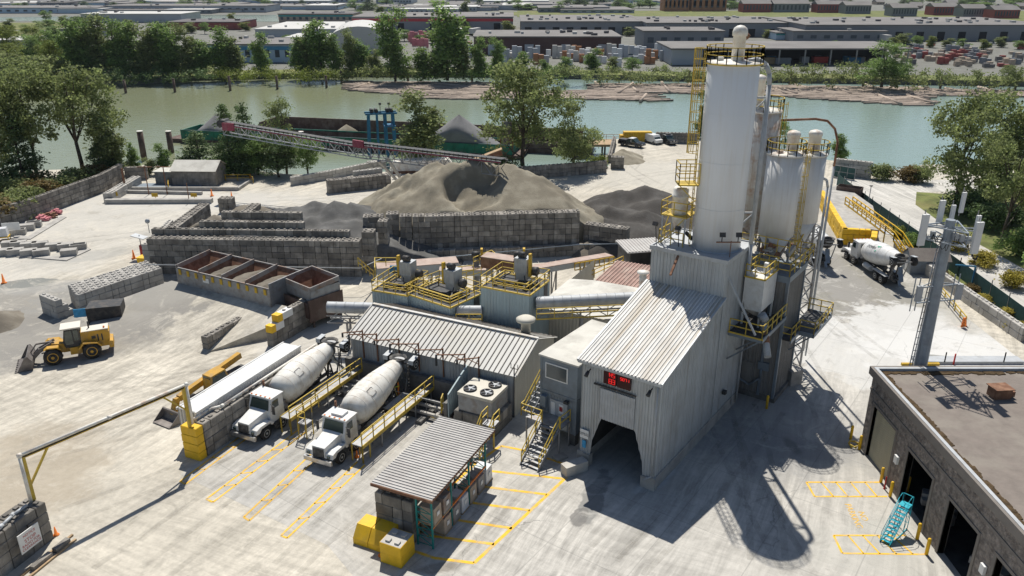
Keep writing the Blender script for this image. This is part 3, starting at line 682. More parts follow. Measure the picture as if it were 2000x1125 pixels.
heap('round dark gravel heap with a pale rim nearest the parked cars','gravel',c,0,.45,rough=.2,seed=6)
c=[];cn(1165,388,4.0,.5);cn(1200,398,4.2,.45);cn(1250,410,3.8,.45);cn(1225,435,3.2,.45);cn(1180,425,3.4,.45)
heap('dark gravel heap with sharp ridges left of the great silo','gravel',c,0,.45,rough=.35,seed=7,clip=lambda x,y: 9 if (x>9.6) else -9)
c=[];cn(1150,468,1.8,.6)
heap('little gravel heap in the gap beside the tall wall','gravelbrown',c,0,.3,rough=.15,seed=9)
c=[];cn(1222,290,2.0,.5);cn(1215,296,1.8,.5)
heap('small pale sand heap below the black pickup','sand',c,0,.4,rough=.15,seed=10)
c=[];cn(-20,606,1.5,.5)
heap('grey sand heap cut by the left picture edge','gravelbrown',c,0,.4,rough=.2,seed=11)
# ================================================================ batch plant
FO=Vector((9.94,47.04,0)); FA=54.2
def rot2(a): return Vector((math.cos(R(a)),math.sin(R(a)),0))
# ---- drive-through batch building
B=thing('batch_building','tall corrugated grey batch building with a drive-through opening and a steep white roof','building',FO,FA)
mb=MB(); W_=6.05
zf=8.7; zr=11.35
roofz=lambda u: zf+(zr-zf)*u/10
# side wall right (y=0) along x 0..10, below the roof; local +y is left
mb.corr((0,0,1.0),(1,0,0),(0,0,1),10.0,0,lambda u:roofz(u)-1.05,.3,.05,(0,-1,0))
mb.corr((10.,0,1.0),(1,0,0),(0,0,1),5.3,0,13.2,.3,.05,(0,-1,0))
mb.build('side_wall','sidegrey',B)
mb=MB(); mb.corr((15.3,0,0.),(0,1,0),(0,0,1),6.05,0,14.2,.3,.05,(1,0,0))
mb.corr((15.3,6.05,0.),(-1,0,0),(0,0,1),5.3,0,14.2,.3,.05,(0,1,0)); mb.corr((10,6.05,0.),(-1,0,0),(0,0,1),10,0,lambda u:roofz(10-u)-.1,.3,.05,(0,1,0)); mb.build('rear_wall','sidegrey',B)
mb=MB() # front wall around the opening
def opn(u): # u from right corner (y)
    pts=[(0,.9),(.95,.9),(.951,1.9),(1.7,4.3),(4.35,4.35),(5.15,1.9),(5.151,.9),(6.1,.9)]
    for i in range(len(pts)-1):
        if pts[i][0]<=u<=pts[i+1][0]:
            t=(u-pts[i][0])/(pts[i+1][0]-pts[i][0]); return pts[i][1]+(pts[i+1][1]-pts[i][1])*t
    return .9
mb.corr((0,0,0),(0,1,0),(0,0,1),6.05,opn,zf-.05,.22,.05,(-1,0,0)); mb.build('front_wall','sidegrey',B)
mb=MB(); mb.corr((10,6.1,11.3),(0,-1,0),(0,0,1),6.1,0,2.95,.28,.05,(-1,0,0)); mb.build('upper_wall','sidegrey',B)
mb=MB() # concrete plinth and jambs
mb.box(-.12,15.3,-.12,.35,0,1.02); mb.box(-.12,15.3,5.7,6.2,0,1.02); mb.box(-.15,.35,-.15,.95,0,.95); mb.box(-.15,.35,5.15,6.2,0,.95); mb.build('plinth','concrete',B)
mb=MB() # lower steel inner flaps of opening
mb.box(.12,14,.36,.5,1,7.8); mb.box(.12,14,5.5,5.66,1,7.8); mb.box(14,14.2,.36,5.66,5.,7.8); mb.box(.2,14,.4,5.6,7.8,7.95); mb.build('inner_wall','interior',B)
mb=MB(); mb.corr((-.35,6.25,zf-.08),(0,-1,0),((10.35)/math.hypot(10.35,2.74),0,2.74/math.hypot(10.35,2.74)),6.45,0,10.72,.27,.06,(-.255,0,.967),flat=.5); mb.build('roof','roofwhite',B)
mb=MB(); mb.bar((-.37,-.22,zf-.14),(10,-.22,zr-.02),.16,.2); mb.bar((-.37,6.27,zf-.14),(10,6.27,zr-.02),.16,.2); mb.box(-.4,-.3,-.2,6.25,zf-.3,zf-.1); mb.build('roof_trim','sidegrey',B)
mb=MB(); mb.box(9.9,15.4,-.1,6.15,14.1,14.22); mb.box(9.86,15.44,-.14,-.02,14.0,14.32);mb.box(9.86,15.44,6.07,6.19,14.0,14.32);mb.box(9.86,9.96,-.02,6.07,14.0,14.32);mb.box(15.34,15.44,-.02,6.07,14.0,14.32); mb.build('tower_roof','galv',B)
for k in (0,1):
    mb=MB(); y0=2.12+k*1.08; mb.box(-.28,-.08,y0,y0+1.0,7.35,8.35); d=mb.build('display_panel','displayblack',B)
    mb=MB(); yc=y0+.5
    # rows of red numerals as seven-segment strokes, local y to the left so mirrored
    S7={'8':'abcdefg','3':'abgcd','5':'afgcd','4':'fgbc','1':'bc','7':'abc','0':'abcdef'}
    def dig(ch,y,z,s):
        m_=MB()
        q={'a':((0,1),(1,1)),'b':((1,1),(1,.5)),'c':((1,.5),(1,0)),'d':((0,0),(1,0)),'e':((0,0),(0,.5)),'f':((0,.5),(0,1)),'g':((0,.5),(1,.5))}
        for g in S7[ch]:
            (a0,b0),(a1,b1)=q[g]; m_.bar((-.3,y-a0*s*.6,z+b0*s),(-.3,y-a1*s*.6,z+b1*s),.05,.03)
        m_.build('numeral','redlit',d)
    if k: 
        dig('4',yc+.05,7.98,.3);dig('5',yc-.2,7.98,.3);dig('8',yc+.05,7.47,.34);dig('3',yc-.2,7.47,.34);dig('1',yc+.2,7.98,.3)
    else:
        dig('5',yc+.25,7.98,.2);dig('0',yc+.08,7.98,.2);dig('7',yc-.1,7.98,.2);dig('1',yc-.28,7.98,.2)
mb=MB(); mb.box(-.2,-.1,1.7,5.0,6.95,7.05); mb.build('door_track','darkmetal',B)
mb=MB(); mb.corr((-.14,1.75,4.35),(0,1,0),(0,0,1),2.75,0,2.45,.22,.04,(-1,0,0)); mb.box(-.13,-.11,1.75,4.5,4.35,6.8); mb.build('door_panel','galv',B)
for y in (.55,5.35):
    mb=MB(); mb.cyl((-.1,y,8.0),(-.5,y,7.85),.05,n=6); mb.cyl((-.4,y,7.95),(-.75,y,7.7),.11,.15,n=10); mb.build('wall_lamp','darkmetal',B)
mb=MB(); mb.tube([(-.2,.1,8.5),(-.2,.1,1.2),(-.35,.6,.8)],.06); mb.build('downpipe','galv',B)
mb=MB(); mb.tube([(15.0,-.25,9.),(15.0,-.25,.3)],.09); mb.tube([(14.,-.2,2.2),(14.,-.2,.4)],.05); mb.build('downpipe','galv',B)
mb=MB(); mb.box(-.22,-.17,5.25,5.95,2.3,3.0); mb.build('notice','signwhite',B); mb=MB(); mb.box(-.22,-.17,5.45,5.75,1.5,2.1); mb.build('notice','signblue',B)
text('notice_lettering','PLEASE DO\nNOT ENTER',(-.235,5.6,2.65),(R(90),0,R(-90)),.13,'blackpaint',B)
mb=MB(); mb.cbox((11.8,-.28,2.6),(.35,.3,.3)); mb.build('wall_lamp','darkmetal',B)
mb=MB(); mb.bar((9.9,3.8,13.9),(8.3,3.6,12.9),.16); mb.build('roof_beam','rust',B)
# ---- great silo
sx,sy=15.83,58.71
S=thing('great_silo','tallest white cement silo standing on the batch tower','silo',(sx,sy,14.2))
mb=MB(); mb.lathe((0,0,0),[(1.84,0),(1.84,13.7),(1.75,13.8)],n=48); mb.build('shell','silo',S)
mb=MB(); 
for z in (0.04,3.3,6.8,10.3): mb.lathe((0,0,z),[(1.847,0),(1.847,.03)],n=48)
mb.build('weld_bands','silo',S)
mb=MB(); mb.lathe((0,0,13.72),[(2.0,0),(2.0,.12),(1.2,.22),(.3,.32)],n=32); mb.box(-.3,.3,-.7,-.2,13.9,14.25); mb.box(-1.2,-.8,-.2,.2,13.9,14.2); mb.build('roof_plate','capwhite',S)
mb=MB(); mb.lathe((0,0,13.74),[(2.05,0),(2.05,.1)],n=32); mb.build('rim_band','railyel',S)
mb=MB(); mb.rail([(1.98*math.cos(t*math.pi/9),1.98*math.sin(t*math.pi/9),13.85) for t in range(18)],1.1,.03,1.4,1,True); mb.build('top_railing','railyel',S)
mb=MB(); mb.lathe((.25,.1,13.9),[(.45,0),(.45,1.7),(.53,1.72),(.53,2.0),(.45,2.25),(.25,2.4),(.02,2.45)],n=20); v=mb.build('filter_vent','capwhite',S)
mb=MB(); mb.cyl((.85,.1,15.5),(.6,.1,15.7),.22); mb.build('blower','rust',v)
# caged ladder on the left side
L1=thing('caged_ladder','long yellow caged ladder down the left side of the tallest silo','ladder',(sx-2.05,sy+.2,14.2))
mb=MB()
for y in (-.25,.25): mb.bar((0,y,0),(0,y,14.6),.05)
z=.2
while z<14.4: mb.bar((0,-.25,z),(0,.25,z),.035); z+=.33
mb.build('rails_and_rungs','railyel',L1)
mb=MB(); z=7.3
while z<14.9:
    pts=[(-.02-.75*math.sin(t*math.pi/6),.42*math.cos(t*math.pi/6),z) for t in range(7)]; mb.tube(pts,.025,5); z+=.75
for t in (1,2,3,4,5): mb.bar((-.02-.75*math.sin(t*math.pi/6),.42*math.cos(t*math.pi/6),7.3),(-.02-.75*math.sin(t*math.pi/6),.42*math.cos(t*math.pi/6),14.8),.045)
mb.build('cage','railyel',L1)
mb=MB(); mb.box(-1.3,.2,-.7,.7,4.9,5.0); mb.build('landing','railyel',L1)
mb=MB(); mb.rail([(.2,-.7,5),(-1.3,-.7,5),(-1.3,.7,5),(.2,.7,5)],1.6,.03,1.,2); mb.bar((-1.2,-.6,4.9),(.1,-.3,3.6),.06); mb.build('landing_railing','railyel',L1)
# fill pipe down the right side
def LP(px,py,z): return P(px,py,z)
G_=thing('fill_pipe','grey fill pipe bending over the right rim of the tallest silo','pipe',(sx+2.6,sy-.3,0))
mb=MB(); mb.tube([(-1.7,0,28.15),(-1.0,0,28.25),(-.4,0,27.9),(-.1,0,27.3),(0,0,26.5),(0,.0,14.5),(-.1,-.4,9)],.17,10); mb.build('pipe_run','galv',G_)
mb=MB(); 
for z in (25.6,17.): mb.bar((-1,0,z),(0,0,z),.12); mb.bar((-1,0,z-1),(0,0,z),.09)
mb.build('brackets','galv',G_)
# flood lights at silo foot
Lf=thing('flood_lights','pair of small flood lights on a rusty bar at the foot of the tallest silo','flood lights',(sx+.2,sy-2.6,14.2))
mb=MB(); mb.bar((.2,0,0),(.2,0,1.3),.05); mb.bar((-.9,0,1.2),(.9,0,1.2),.08); mb.build('bracket','rust',Lf)
for x in (-.5,.7):
    mb=MB(); mb.cbox((x,-.1,1.8),(.42,.15,.35),0,0,-20); mb.bar((x,0,1.25),(x,0,1.7),.06); mb.build('lamp','darkmetal',Lf)
mb=MB(); mb.bar((15.6,56.0,13.9),(18.3,54.4,8.6),.13); solo('inclined_strut','galv',mb,'long grey strut sloping from the silo foot to the white dust hopper','strut')
# ---- dust filter frame on the tower, left of silo
D_=thing('dust_filter','small white dust filter with cone on a yellow railed frame, left of the tallest silo','filter',FO+Vector((0,0,14.25)),FA)
mb=MB()
for x in (11.2,13.0):
    for y in (4.,5.9): mb.bar((x,y,0),(x,y,2.3),.1)
mb.build('legs','galv',D_)
mb=MB(); mb.box(11.1,13.1,3.9,6.,2.25,2.35); mb.build('deck','railyel',D_)
mb=MB(); mb.rail([(11.1,3.9,2.3),(11.1,6.,2.3),(13.1,6.,2.3),(13.1,3.9,2.3)],1.1,.03,.9,1,True); mb.rail([(11.,4.,0),(11.,6.,0),(13,6.,0)],1.1,.03,.9,1); mb.rail([(11.,6.3,.0),(11.,6.3,.01)],.1,.02); 
mb.bar((11.2,6.,0),(12.9,6.,2.3),.07);mb.bar((11.15,5.9,0),(11.15,4.1,2.2),.07); mb.build('railing','railyel',D_)
mb=MB(); c=(12.,4.9); mb.lathe((*c,.6),[(.15,0),(.45,1.),(.62,1.7),(.62,3.1),(.68,3.12),(.68,3.2),(.6,3.25),(.6,3.7),(.45,3.85),(.02,3.9)],n=20); mb.build('filter_body','capwhite',D_)
mb=MB(); mb.bar((12.1,4.3,.9),(12.4,3.6,.2),.25); mb.build('outlet','darkmetal',D_)
for x,y in ((11.0,4.3),(11.0,6.2)):
    mb=MB(); mb.bar((x,y,0),(x-.3,y,1.5),.05); mb.cbox((x-.4,y,1.6),(.2,.4,.3),0,30); mb.build('lamp','darkmetal',D_)
# ---- bin tower behind
T=thing('bin_tower','dark ribbed aggregate bin tower behind the batch building, under the smaller silos','tower',FO,FA)
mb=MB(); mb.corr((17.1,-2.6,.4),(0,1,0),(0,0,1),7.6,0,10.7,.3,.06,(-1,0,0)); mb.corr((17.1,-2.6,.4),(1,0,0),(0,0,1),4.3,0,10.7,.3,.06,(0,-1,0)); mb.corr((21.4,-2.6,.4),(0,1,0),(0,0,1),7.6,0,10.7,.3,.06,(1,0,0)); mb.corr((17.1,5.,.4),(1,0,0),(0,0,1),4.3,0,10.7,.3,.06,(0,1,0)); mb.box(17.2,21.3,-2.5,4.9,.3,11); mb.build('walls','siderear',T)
mb=MB(); mb.box(16.95,21.5,-2.75,5.1,11.1,11.25); mb.box(16.9,21.6,-2.8,-2.65,10.95,11.45); mb.box(16.88,17.0,-2.8,5.1,10.9,11.45); mb.build('roof_trim','steelmid',T)
mb=MB(); mb.box(17.0,21.6,-2.85,5.,0,.5); mb.build('plinth','darkconc',T)
mb=MB()
for x,y in ((17.05,-2.65),(17.05,-1.4),(21.35,-2.65)): mb.bar((x,y,0.4),(x,y,11),.22)
mb.build('corner_posts','steelmid',T)
mb=MB(); mb.tube([(17.,1.,5.),(16.8,1.,1.8),(16.8,-.6,1.2),(16.9,-1.4,2.),(16.9,-1.5,3.)],.09,6); mb.cbox((16.95,-1.6,3.2),(.2,.9,.7)); mb.build('conduit','steelmid',T)
mb=MB(); mb.box(16.95,17.05,-.7,1.,1.2,3.2); mb.build('door','siderear',T)
def silo(label,x,y,z0,z1,r,m,cone,vx=0,vy=0,vr=.42,vh=1.6):
    s=thing('cement_silo',label,'silo',(x,y,z0))
    H=z1-z0
    mb=MB(); mb.lathe((0,0,0),[(r,0),(r,H)],n=36); 
    mb.build('shell',m,s)
    mb=MB(); mb.lathe((0,0,-cone),[(.25,0),(r,cone)],n=28); mb.build('cone',m,s)
    mb=MB(); mb.lathe((0,0,H),[(r+.1,0),(r+.1,.1),(r*.5,.2),(.2,.25)],n=28); mb.box(-.8,-.4,-.6,-.2,H+.1,H+.4); mb.box(-.1,.3,-1.,-.6,H+.1,H+.35); mb.build('roof_plate','capwhite',s)
    mb=MB(); mb.rail([((r+.1)*math.cos(t*math.pi/7),(r+.1)*math.sin(t*math.pi/7),H+.1) for t in range(14)],1.0,.028,1.3,1,True); mb.build('top_railing','railyel',s)
    mb=MB(); mb.lathe((vx,vy,H+.1),[(vr,0),(vr,vh),(vr*1.12,vh+.03),(vr*1.12,vh+.25),(vr*.9,vh+.4),(vr*.3,vh+.5)],n=18); mb.build('filter_vent','capwhite',s)
    mb=MB()
    for q in range(4):
        a_=math.pi/4+q*math.pi/2; mb.bar((r*.92*math.cos(a_),r*.92*math.sin(a_),.2),(r*.95*math.cos(a_),r*.95*math.sin(a_),-(z0-11.2)),.16)
        b_=a_+math.pi/2; mb.bar((r*.92*math.cos(a_),r*.92*math.sin(a_),0),(r*.95*math.cos(b_),r*.95*math.sin(b_),-(z0-11.2)),.08)
    mb.build('support_frame','steel',s)
    return s
silo('rust-streaked silo half hidden behind the tallest silo',20.75,66.9,13.8,23.3,1.6,'silorust',1.8,-.4,.2,.5,2.3)
s2=silo('dirty white silo with cone bottom, left one of the two short silos',22.0,63.5,13.7,20.4,1.42,'silodirty',2.1,.5,.1,.48,1.3)
s3=silo('dirty white silo with caged ladder, right one of the two short silos',24.85,65.8,14.2,19.9,1.32,'silodirty',2.5,.3,.2,.5,1.4)
lad=thing('caged_ladder','yellow caged ladder running down between the two short silos','ladder',(23.6,63.6,6.4))
mb=MB()
for x in (-.22,.22): mb.bar((x,0,0),(x,0,14.8),.05)
z=.2
while z<14.6: mb.bar((-.22,0,z),(.22,0,z),.03); z+=.35
mb.build('rails_and_rungs','railyel',lad)
mb=MB(); z=2.4
while z<14.6: mb.tube([(.42*math.cos(t*math.pi/5),-.7*math.sin(t*math.pi/5),z) for t in range(6)],.025,5); z+=1.1
for t in (1,2,3,4): mb.bar((.42*math.cos(t*math.pi/5),-.7*math.sin(t*math.pi/5),2.4),(.42*math.cos(t*math.pi/5),-.7*math.sin(t*math.pi/5),14.6),.035)
mb.build('cage','railyel',lad)
lad=thing('caged_ladder','short yellow caged ladder beside the top of the rust-streaked silo','ladder',(22.1,66.2,14))
mb=MB()
for x in (-.2,.2): mb.bar((x,0,0),(x,0,10.2),.05)
for q in range(28): mb.bar((-.2,0,.3+q*.35),(.2,0,.3+q*.35),.03)
mb.build('rails_and_rungs','railyel',lad)
mb=MB()
for q in range(9): mb.tube([(.4*math.cos(t*math.pi/5)+.1,-.6*math.sin(t*math.pi/5),2+q) for t in range(6)],.025,5)
for t in (1,2,3,4): mb.bar((.1+.4*math.cos(t*math.pi/5),-.6*math.sin(t*math.pi/5),2),(.1+.4*math.cos(t*math.pi/5),-.6*math.sin(t*math.pi/5),10.2),.035)
mb.build('cage','railyel',lad)
# arched pipe
p0=P(1572,702); 
pa=thing('arched_pipe','rusty pipe arching high from the rear silo and dropping to the ground','pipe',(p0.x,p0.y,0))
mb=MB(); x0,y0=p0.x,p0.y
arc=[(20.9,66.8,23.9),(22.3,66.9,24.4)]
mb.tube([(-7.2,-1.4,22.6),(-2.3,-.4,22.6),(-1.2,-.2,22.4),(-.4,0,21.7),(0,0,20.6),(0,0,18.5)],.1,8); mb.build('rusty_arch','rust',pa)
mb=MB(); mb.cyl((0,0,18.5),(0,0,1.2),.11,n=8); mb.cyl((0,0,1.2),(0,0,.4),.08,n=8); mb.build('lower_pipe','galv',pa)
mb=MB(); x0=26.9-p0.x;y0=66.3-p0.y; mb.tube([(x0,y0,17.),(x0,y0,1.5)],.11,8); mb.tube([(x0,y0,17.),(x0-.2,y0-.1,17.6),(x0-.8,y0-.2,17.9)],.11,8); mb.build('twin_pipe','galv',pa)
def lattice(mb,x,y,z0,z1,wd,r=.05,step=1.2):
    for a,b in ((-1,-1),(1,-1),(1,1),(-1,1)): mb.bar((x+a*wd/2,y+b*wd/2,z0),(x+a*wd/2,y+b*wd/2,z1),r*2)
    z=z0;k=0
    C=[(-1,-1),(1,-1),(1,1),(-1,1)]
    while z<z1-.1:
        zz=min(z+step,z1)
        for i in range(4):
            a=C[i];b=C[(i+1)%4]
            if k%2: a,b=b,a
            mb.bar((x+a[0]*wd/2,y+a[1]*wd/2,z),(x+b[0]*wd/2,y+b[1]*wd/2,zz),r*1.3); mb.bar((x+a[0]*wd/2,y+a[1]*wd/2,zz),(x+b[0]*wd/2,y+b[1]*wd/2,zz),r)
        z=zz;k+=1
mb=MB(); lattice(mb,0,0,0,13.5,1.5,.07,1.6); m_=solo('lattice_mast','steel',mb,'grey lattice frame standing between the bin tower and the arched pipe','mast'); m_.location=(25.8,66.6,0); m_.rotation_euler=(0,0,R(20))
# elevated platforms
PA=thing('elevated_platform','upper platform with yellow railing under the white dust hopper','platform',FO+Vector((0,0,0)),FA)
mb=MB(); mb.box(11.7,17.2,-2.75,-.1,7.82,7.96); mb.build('deck','darkmetal',PA)
mb=MB(); mb.box(11.6,17.2,-2.85,-2.75,7.7,8.02); mb.box(11.6,11.7,-2.85,-.1,7.7,8.02); mb.bar((14,-2.6,7.7),(14.,-.1,5.5),.12); mb.bar((12,-2.6,7.7),(12.,-.1,5.5),.12); mb.bar((16.5,-2.6,7.7),(16.5,-.1,5.5),.12); mb.build('edge_beams','steelmid',PA)
mb=MB(); mb.rail([(11.7,-.15,8),(11.7,-2.75,8),(17.2,-2.75,8)],1.1,.035,1.2,1); mb.box(11.58,11.64,-2.87,-.1,7.94,8.06); mb.build('railing','railyel',PA)
HB=thing('dust_hopper','white rust-spotted steel hopper box on legs with a railed top','hopper',FO,FA)
mb=MB(); mb.box(13.7,16.7,-1.8,-.25,9.3,12.); 
for y0,y1,x0,x1 in ((-1.8,-.25,13.7,16.7),): 
    k=len(mb.v); mb.v+=[(x0,y0,9.3),(x1,y0,9.3),(x1,y1,9.3),(x0,y1,9.3),(14.9,-1.15,8.4),(15.3,-1.15,8.4),(15.3,-.95,8.4),(14.9,-.95,8.4)]
    mb.f+=[(k,k+4,k+5,k+1),(k+1,k+5,k+6,k+2),(k+2,k+6,k+7,k+3),(k+3,k+7,k+4,k),(k+4,k+7,k+6,k+5)]; mb._at(5)
mb.build('hopper_body','silorust' if 0 else 'truckwhite',HB)
mb=MB()
for x,y in ((13.8,-1.7),(16.6,-1.7),(13.8,-.35),(16.6,-.35)): mb.bar((x,y,7.96),(x,y,9.3),.14)
mb.build('legs','truckwhite',HB)
mb=MB(); mb.rail([(13.7,-1.8,12),(16.7,-1.8,12),(16.7,-.25,12),(13.7,-.25,12)],1.,.03,1,1,True); mb.box(13.62,16.78,-1.88,-1.8,11.94,12.06); mb.box(13.62,13.7,-1.88,-.2,11.94,12.06); mb.build('top_railing','railyel',HB)
mb=MB(); mb.box(15.,15.35,-1.5,-1.2,12,12.9); mb.build('top_box','signwhite',HB)
mb=MB(); mb.cyl((13.9,-2.0,8.6),(11.9,-3.3,6.6),.28,n=12); mb.cyl((13.6,-1.9,9.2),(13.75,-2.2,8.7),.35,n=12); mb.build('discharge_spout','galv',HB)
mb=MB(); mb.cyl((13.2,-2.4,8.0),(12.6,-2.85,7.35),.31,n=12); mb.build('spout_collar','rust',HB)
PB=thing('elevated_platform','side platform on the wall of the bin tower, reached by the lower gangway','platform',FO,FA)
mb=MB(); mb.box(17.2,19.4,-3.4,-2.62,5.85,6.); mb.box(19.4,24.6,-4.6,-2.62,5.85,6.); mb.build('deck','darkmetal',PB)
mb=MB(); mb.box(17.1,19.4,-3.5,-3.4,5.7,6.05); mb.box(19.3,24.7,-4.7,-4.6,5.7,6.05); mb.box(24.6,24.7,-4.7,-2.6,5.7,6.05); mb.box(19.3,19.4,-4.7,-3.4,5.7,6.05); mb.bar((20,-4.5,5.7),(20,-2.6,3.8),.1); mb.bar((23,-4.5,5.7),(21.5,-2.6,3.8),.1); mb.build('edge_beams','steelmid',PB)
mb=MB(); mb.rail([(17.1,-2.6,6),(17.1,-3.45,6),(19.35,-3.45,6),(19.35,-4.65,6),(24.65,-4.65,6),(24.65,-2.65,6)],1.1,.035,1.2,1); mb.build('railing','railyel',PB)
mb=MB(); mb.rail([(15.4,-.3,10.2),(16.9,-.3,10.2),(16.9,-1.6,10.2),(15.3,-1.6,10.2)],1.1,.03,1,1); mb.box(15.3,17,-1.6,-.2,10.1,10.18)
o=mb.build('gangway','railyel'); o.location=FO; o.rotation_euler=(0,0,R(FA)); tag(o,'short yellow railed gangway between the batch building and the bin tower','gangway')
# clutter under silos
mc=thing('machinery','tangle of ducts, valves and beams on the bin tower roof beneath the silo cones','machinery',FO,FA); random.seed(3)
for i in range(46):
    mb=MB(); x=rnd(17.2,23);y=rnd(-2.2,4.6);z=rnd(11.3,13.2); a=rnd(0,360); mb.cbox((x,y,z),(rnd(.1,1.6),rnd(.08,.3),rnd(.1,.5)),a,rnd(-30,30)); mb.build(['duct','beam','valve'][i%3],['steel','rust','galv'][i%3],mc)
mb=MB()
mb.rail([(17.,-2.7,11.4),(17.,4.9,11.4)],1.1,.035,1.2,1); mb.rail([(17.,-2.7,11.4),(23.3,-2.7,11.4),(23.3,4,11.4)],1.1,.035,1.2,1); mb.rail([(18.5,-2,12.8),(18.5,4,12.8)],1.1,.03,1,1)
for i in range(5): mb.bar((22,4-i*1.3,11.3),(24.2,4-i*1.5,14.6),.09)
o=mb.build('roof_railing','railyel'); o.location=FO; o.rotation_euler=(0,0,R(FA)); tag(o,'yellow railings round the bin tower roof under the silos','railing')
mb=MB(); mb.cbox((24.9,62.9,.7),(1.2,1.2,1.4),20); solo('concrete_footing','concrete',mb,'square concrete footing with debris beside the bin tower foot','footing')
# ---- control office: two stacked containers
OF=thing('control_office','grey control office made of two stacked cabins with a window facing the yard','cabin',FO,FA)
x0,x1,y0,y1=1.5,9.2,7.35,10.6
mb=MB(); mb.box(x0,x1,y0,y1,1.,3.95); 
for k in range(12): mb.box(x0-.03,x0,y0+.1+k*.27,y0+.14+k*.27,1.2,3.8)
mb.build('lower_cabin','steelmid',OF)
mb=MB(); mb.box(x0-.02,x1,y0-.02,y1+.02,4.05,6.9); mb.build('upper_cabin','steelmid',OF)
mb=MB(); mb.box(x0-.15,x1+.1,y0-.15,y1+.15,6.92,7.05); mb.build('roof','roofflat',OF)
mb=MB(); mb.box(x0-.06,x0-.03,y0-.03,y1+.03,3.9,4.1); mb.box(x0-.05,x0+.02,y0-.04,y0+.12,1.,6.9); mb.box(x0-.05,x0+.02,y1-.12,y1+.04,1.,6.9); mb.build('trim','steelmid',OF)
mb=MB(); mb.box(x0-.08,x0-.03,8.15,10.15,5.2,6.5); f=mb.build('window_frame','signwhite',OF)
mb=MB(); mb.box(x0-.1,x0-.081,8.25,10.05,5.3,6.4); mb.build('window_pane','wglass',f)
mb=MB(); mb.box(x0-.07,x0-.03,8.1,9.7,1.15,3.5); d=mb.build('double_door','galv',OF)
for y,w_,z0,z1,m in ((9.2,.35,2.2,3.3,'signwhite'),(8.45,.4,2.5,3.3,'signwhite'),(8.4,.45,1.6,2.3,'signwhite'),(9.2,.3,1.7,2.1,'yelpaint')):
    mb=MB(); mb.box(x0-.1,x0-.071,y,y+w_,z0,z1); mb.build('notice',m,d)
mb=MB(); mb.box(x0-.1,x0-.1+.01,8.5,8.8,2.7,3.1); mb.build('notice','red',d)
mb=MB(); mb.cbox((x0-.25,8.1,3.75),(.3,.35,.2)); mb.build('wall_lamp','darkmetal',OF)
mb=MB(); mb.box(x0-.4,x0-.05,9.9,10.4,2.8,3.7); mb.build('air_unit','steelmid',OF)
mb=MB(); 
for x in (x0+.3,x1-.3): 
    for y in (y0+.3,y1-.3): mb.box(x-.25,x+.25,y-.25,y+.25,0,1.)
mb.build('block_feet','darkconc',OF)
ST=thing('steel_stairs','grey steel stairs with yellow handrails leading up to the control office','stairs',FO,FA)
mb=MB()
def flight(mb,a,b,wd,n,side):
    a=Vector(a);b=Vector(b)
    for i in range(n):
        p=a.lerp(b,(i+.5)/n); d=(b-a).to_2d().normalized(); mb.cbox(p,(.27,wd,.05),math.degrees(math.atan2(d.y,d.x)))
st0=(-2.9,8.6,0);st1=(-.1,8.6,2.2)
flight(mb,st0,st1,1.5,9,0); mb.box(-.1,1.4,7.7,10.9,2.15,2.22); flight(mb,(.4,10.95,2.2),(3.3,10.95,4.6),.9,9,0); mb.build('treads','steel',ST)
mb=MB()
for y in (7.82,9.38): mb.bar((-2.95,y,0.),(-.1,y,2.2),.06,.25)
for y in (10.65,11.25): mb.bar((.4,y,2.2),(3.3,y,4.6),.06,.22)
for x,y in ((-.1,7.8),(-.1,10.8),(1.3,7.8),(1.3,10.8)): mb.bar((x,y,0),(x,y,2.2),.1)
mb.build('stringers','steel',ST)
mb=MB()
for y in (7.82,9.38): mb.rail([(-2.8,y,.1),(-.1,y,2.25)],1.05,.03,1.2,1)
mb.rail([(-.1,7.75,2.2),(1.3,7.75,2.2)],1.05,.03,1.,1); mb.rail([(-.1,9.4,2.2),(-.1,11.3,2.2),(.4,11.35,2.2),(3.3,11.35,4.6)],1.05,.03,1.,1)
mb.build('handrails','railyel',ST)
mb=MB(); mb.cbox(P(1122,912,.4),(1.9,.75,.8),30); solo('concrete_block','blocklite',mb,'loose pale concrete block at the foot of the batch building door jamb','block')
mb=MB(); mb.cbox(P(1094,892,.1),(1.,.7,.12),30); solo('paving_plate','concrete',mb,'flat concrete plate beside the office stairs','plate')
# ---- long washing-bay shed
SO=Vector((.21,56.93,0)); SA_=-26.5
SH=thing('long_shed','long low shed with white standing-seam gable roof behind the two mixer trucks','shed',SO,SA_)
Ls=16.2
mb=MB(); mb.corr((-Ls,0,0),(1,0,0),(0,0,1),Ls,.2,4.0,.3,.04,(0,-1,0)); mb.build('front_wall','sidegrey',SH)
gab=lambda u: (4.0+ (5.5-4.0)*(u/3.9 if u<3.9 else (7.8-u)/3.9))
mb=MB(); mb.corr((0,0,0),(0,1,0),(0,0,1),7.8,0,gab,.3,.03,(1,0,0)); mb.corr((-Ls,0,0),(0,1,0),(0,0,1),7.8,0,gab,.3,.03,(-1,0,0)); mb.corr((-Ls,7.8,0),(1,0,0),(0,0,1),Ls,0,4,.3,.03,(0,1,0)); mb.build('gable_wall','cream',SH)
sl=math.atan2(1.5,3.9); ls_=math.hypot(1.5,3.9)
mb=MB(); Vf=(0,math.cos(sl),math.sin(sl)); Nf=(0,-math.sin(sl),math.cos(sl)); Vb=(0,-math.cos(sl),math.sin(sl)); Nb=(0,math.sin(sl),math.cos(sl))
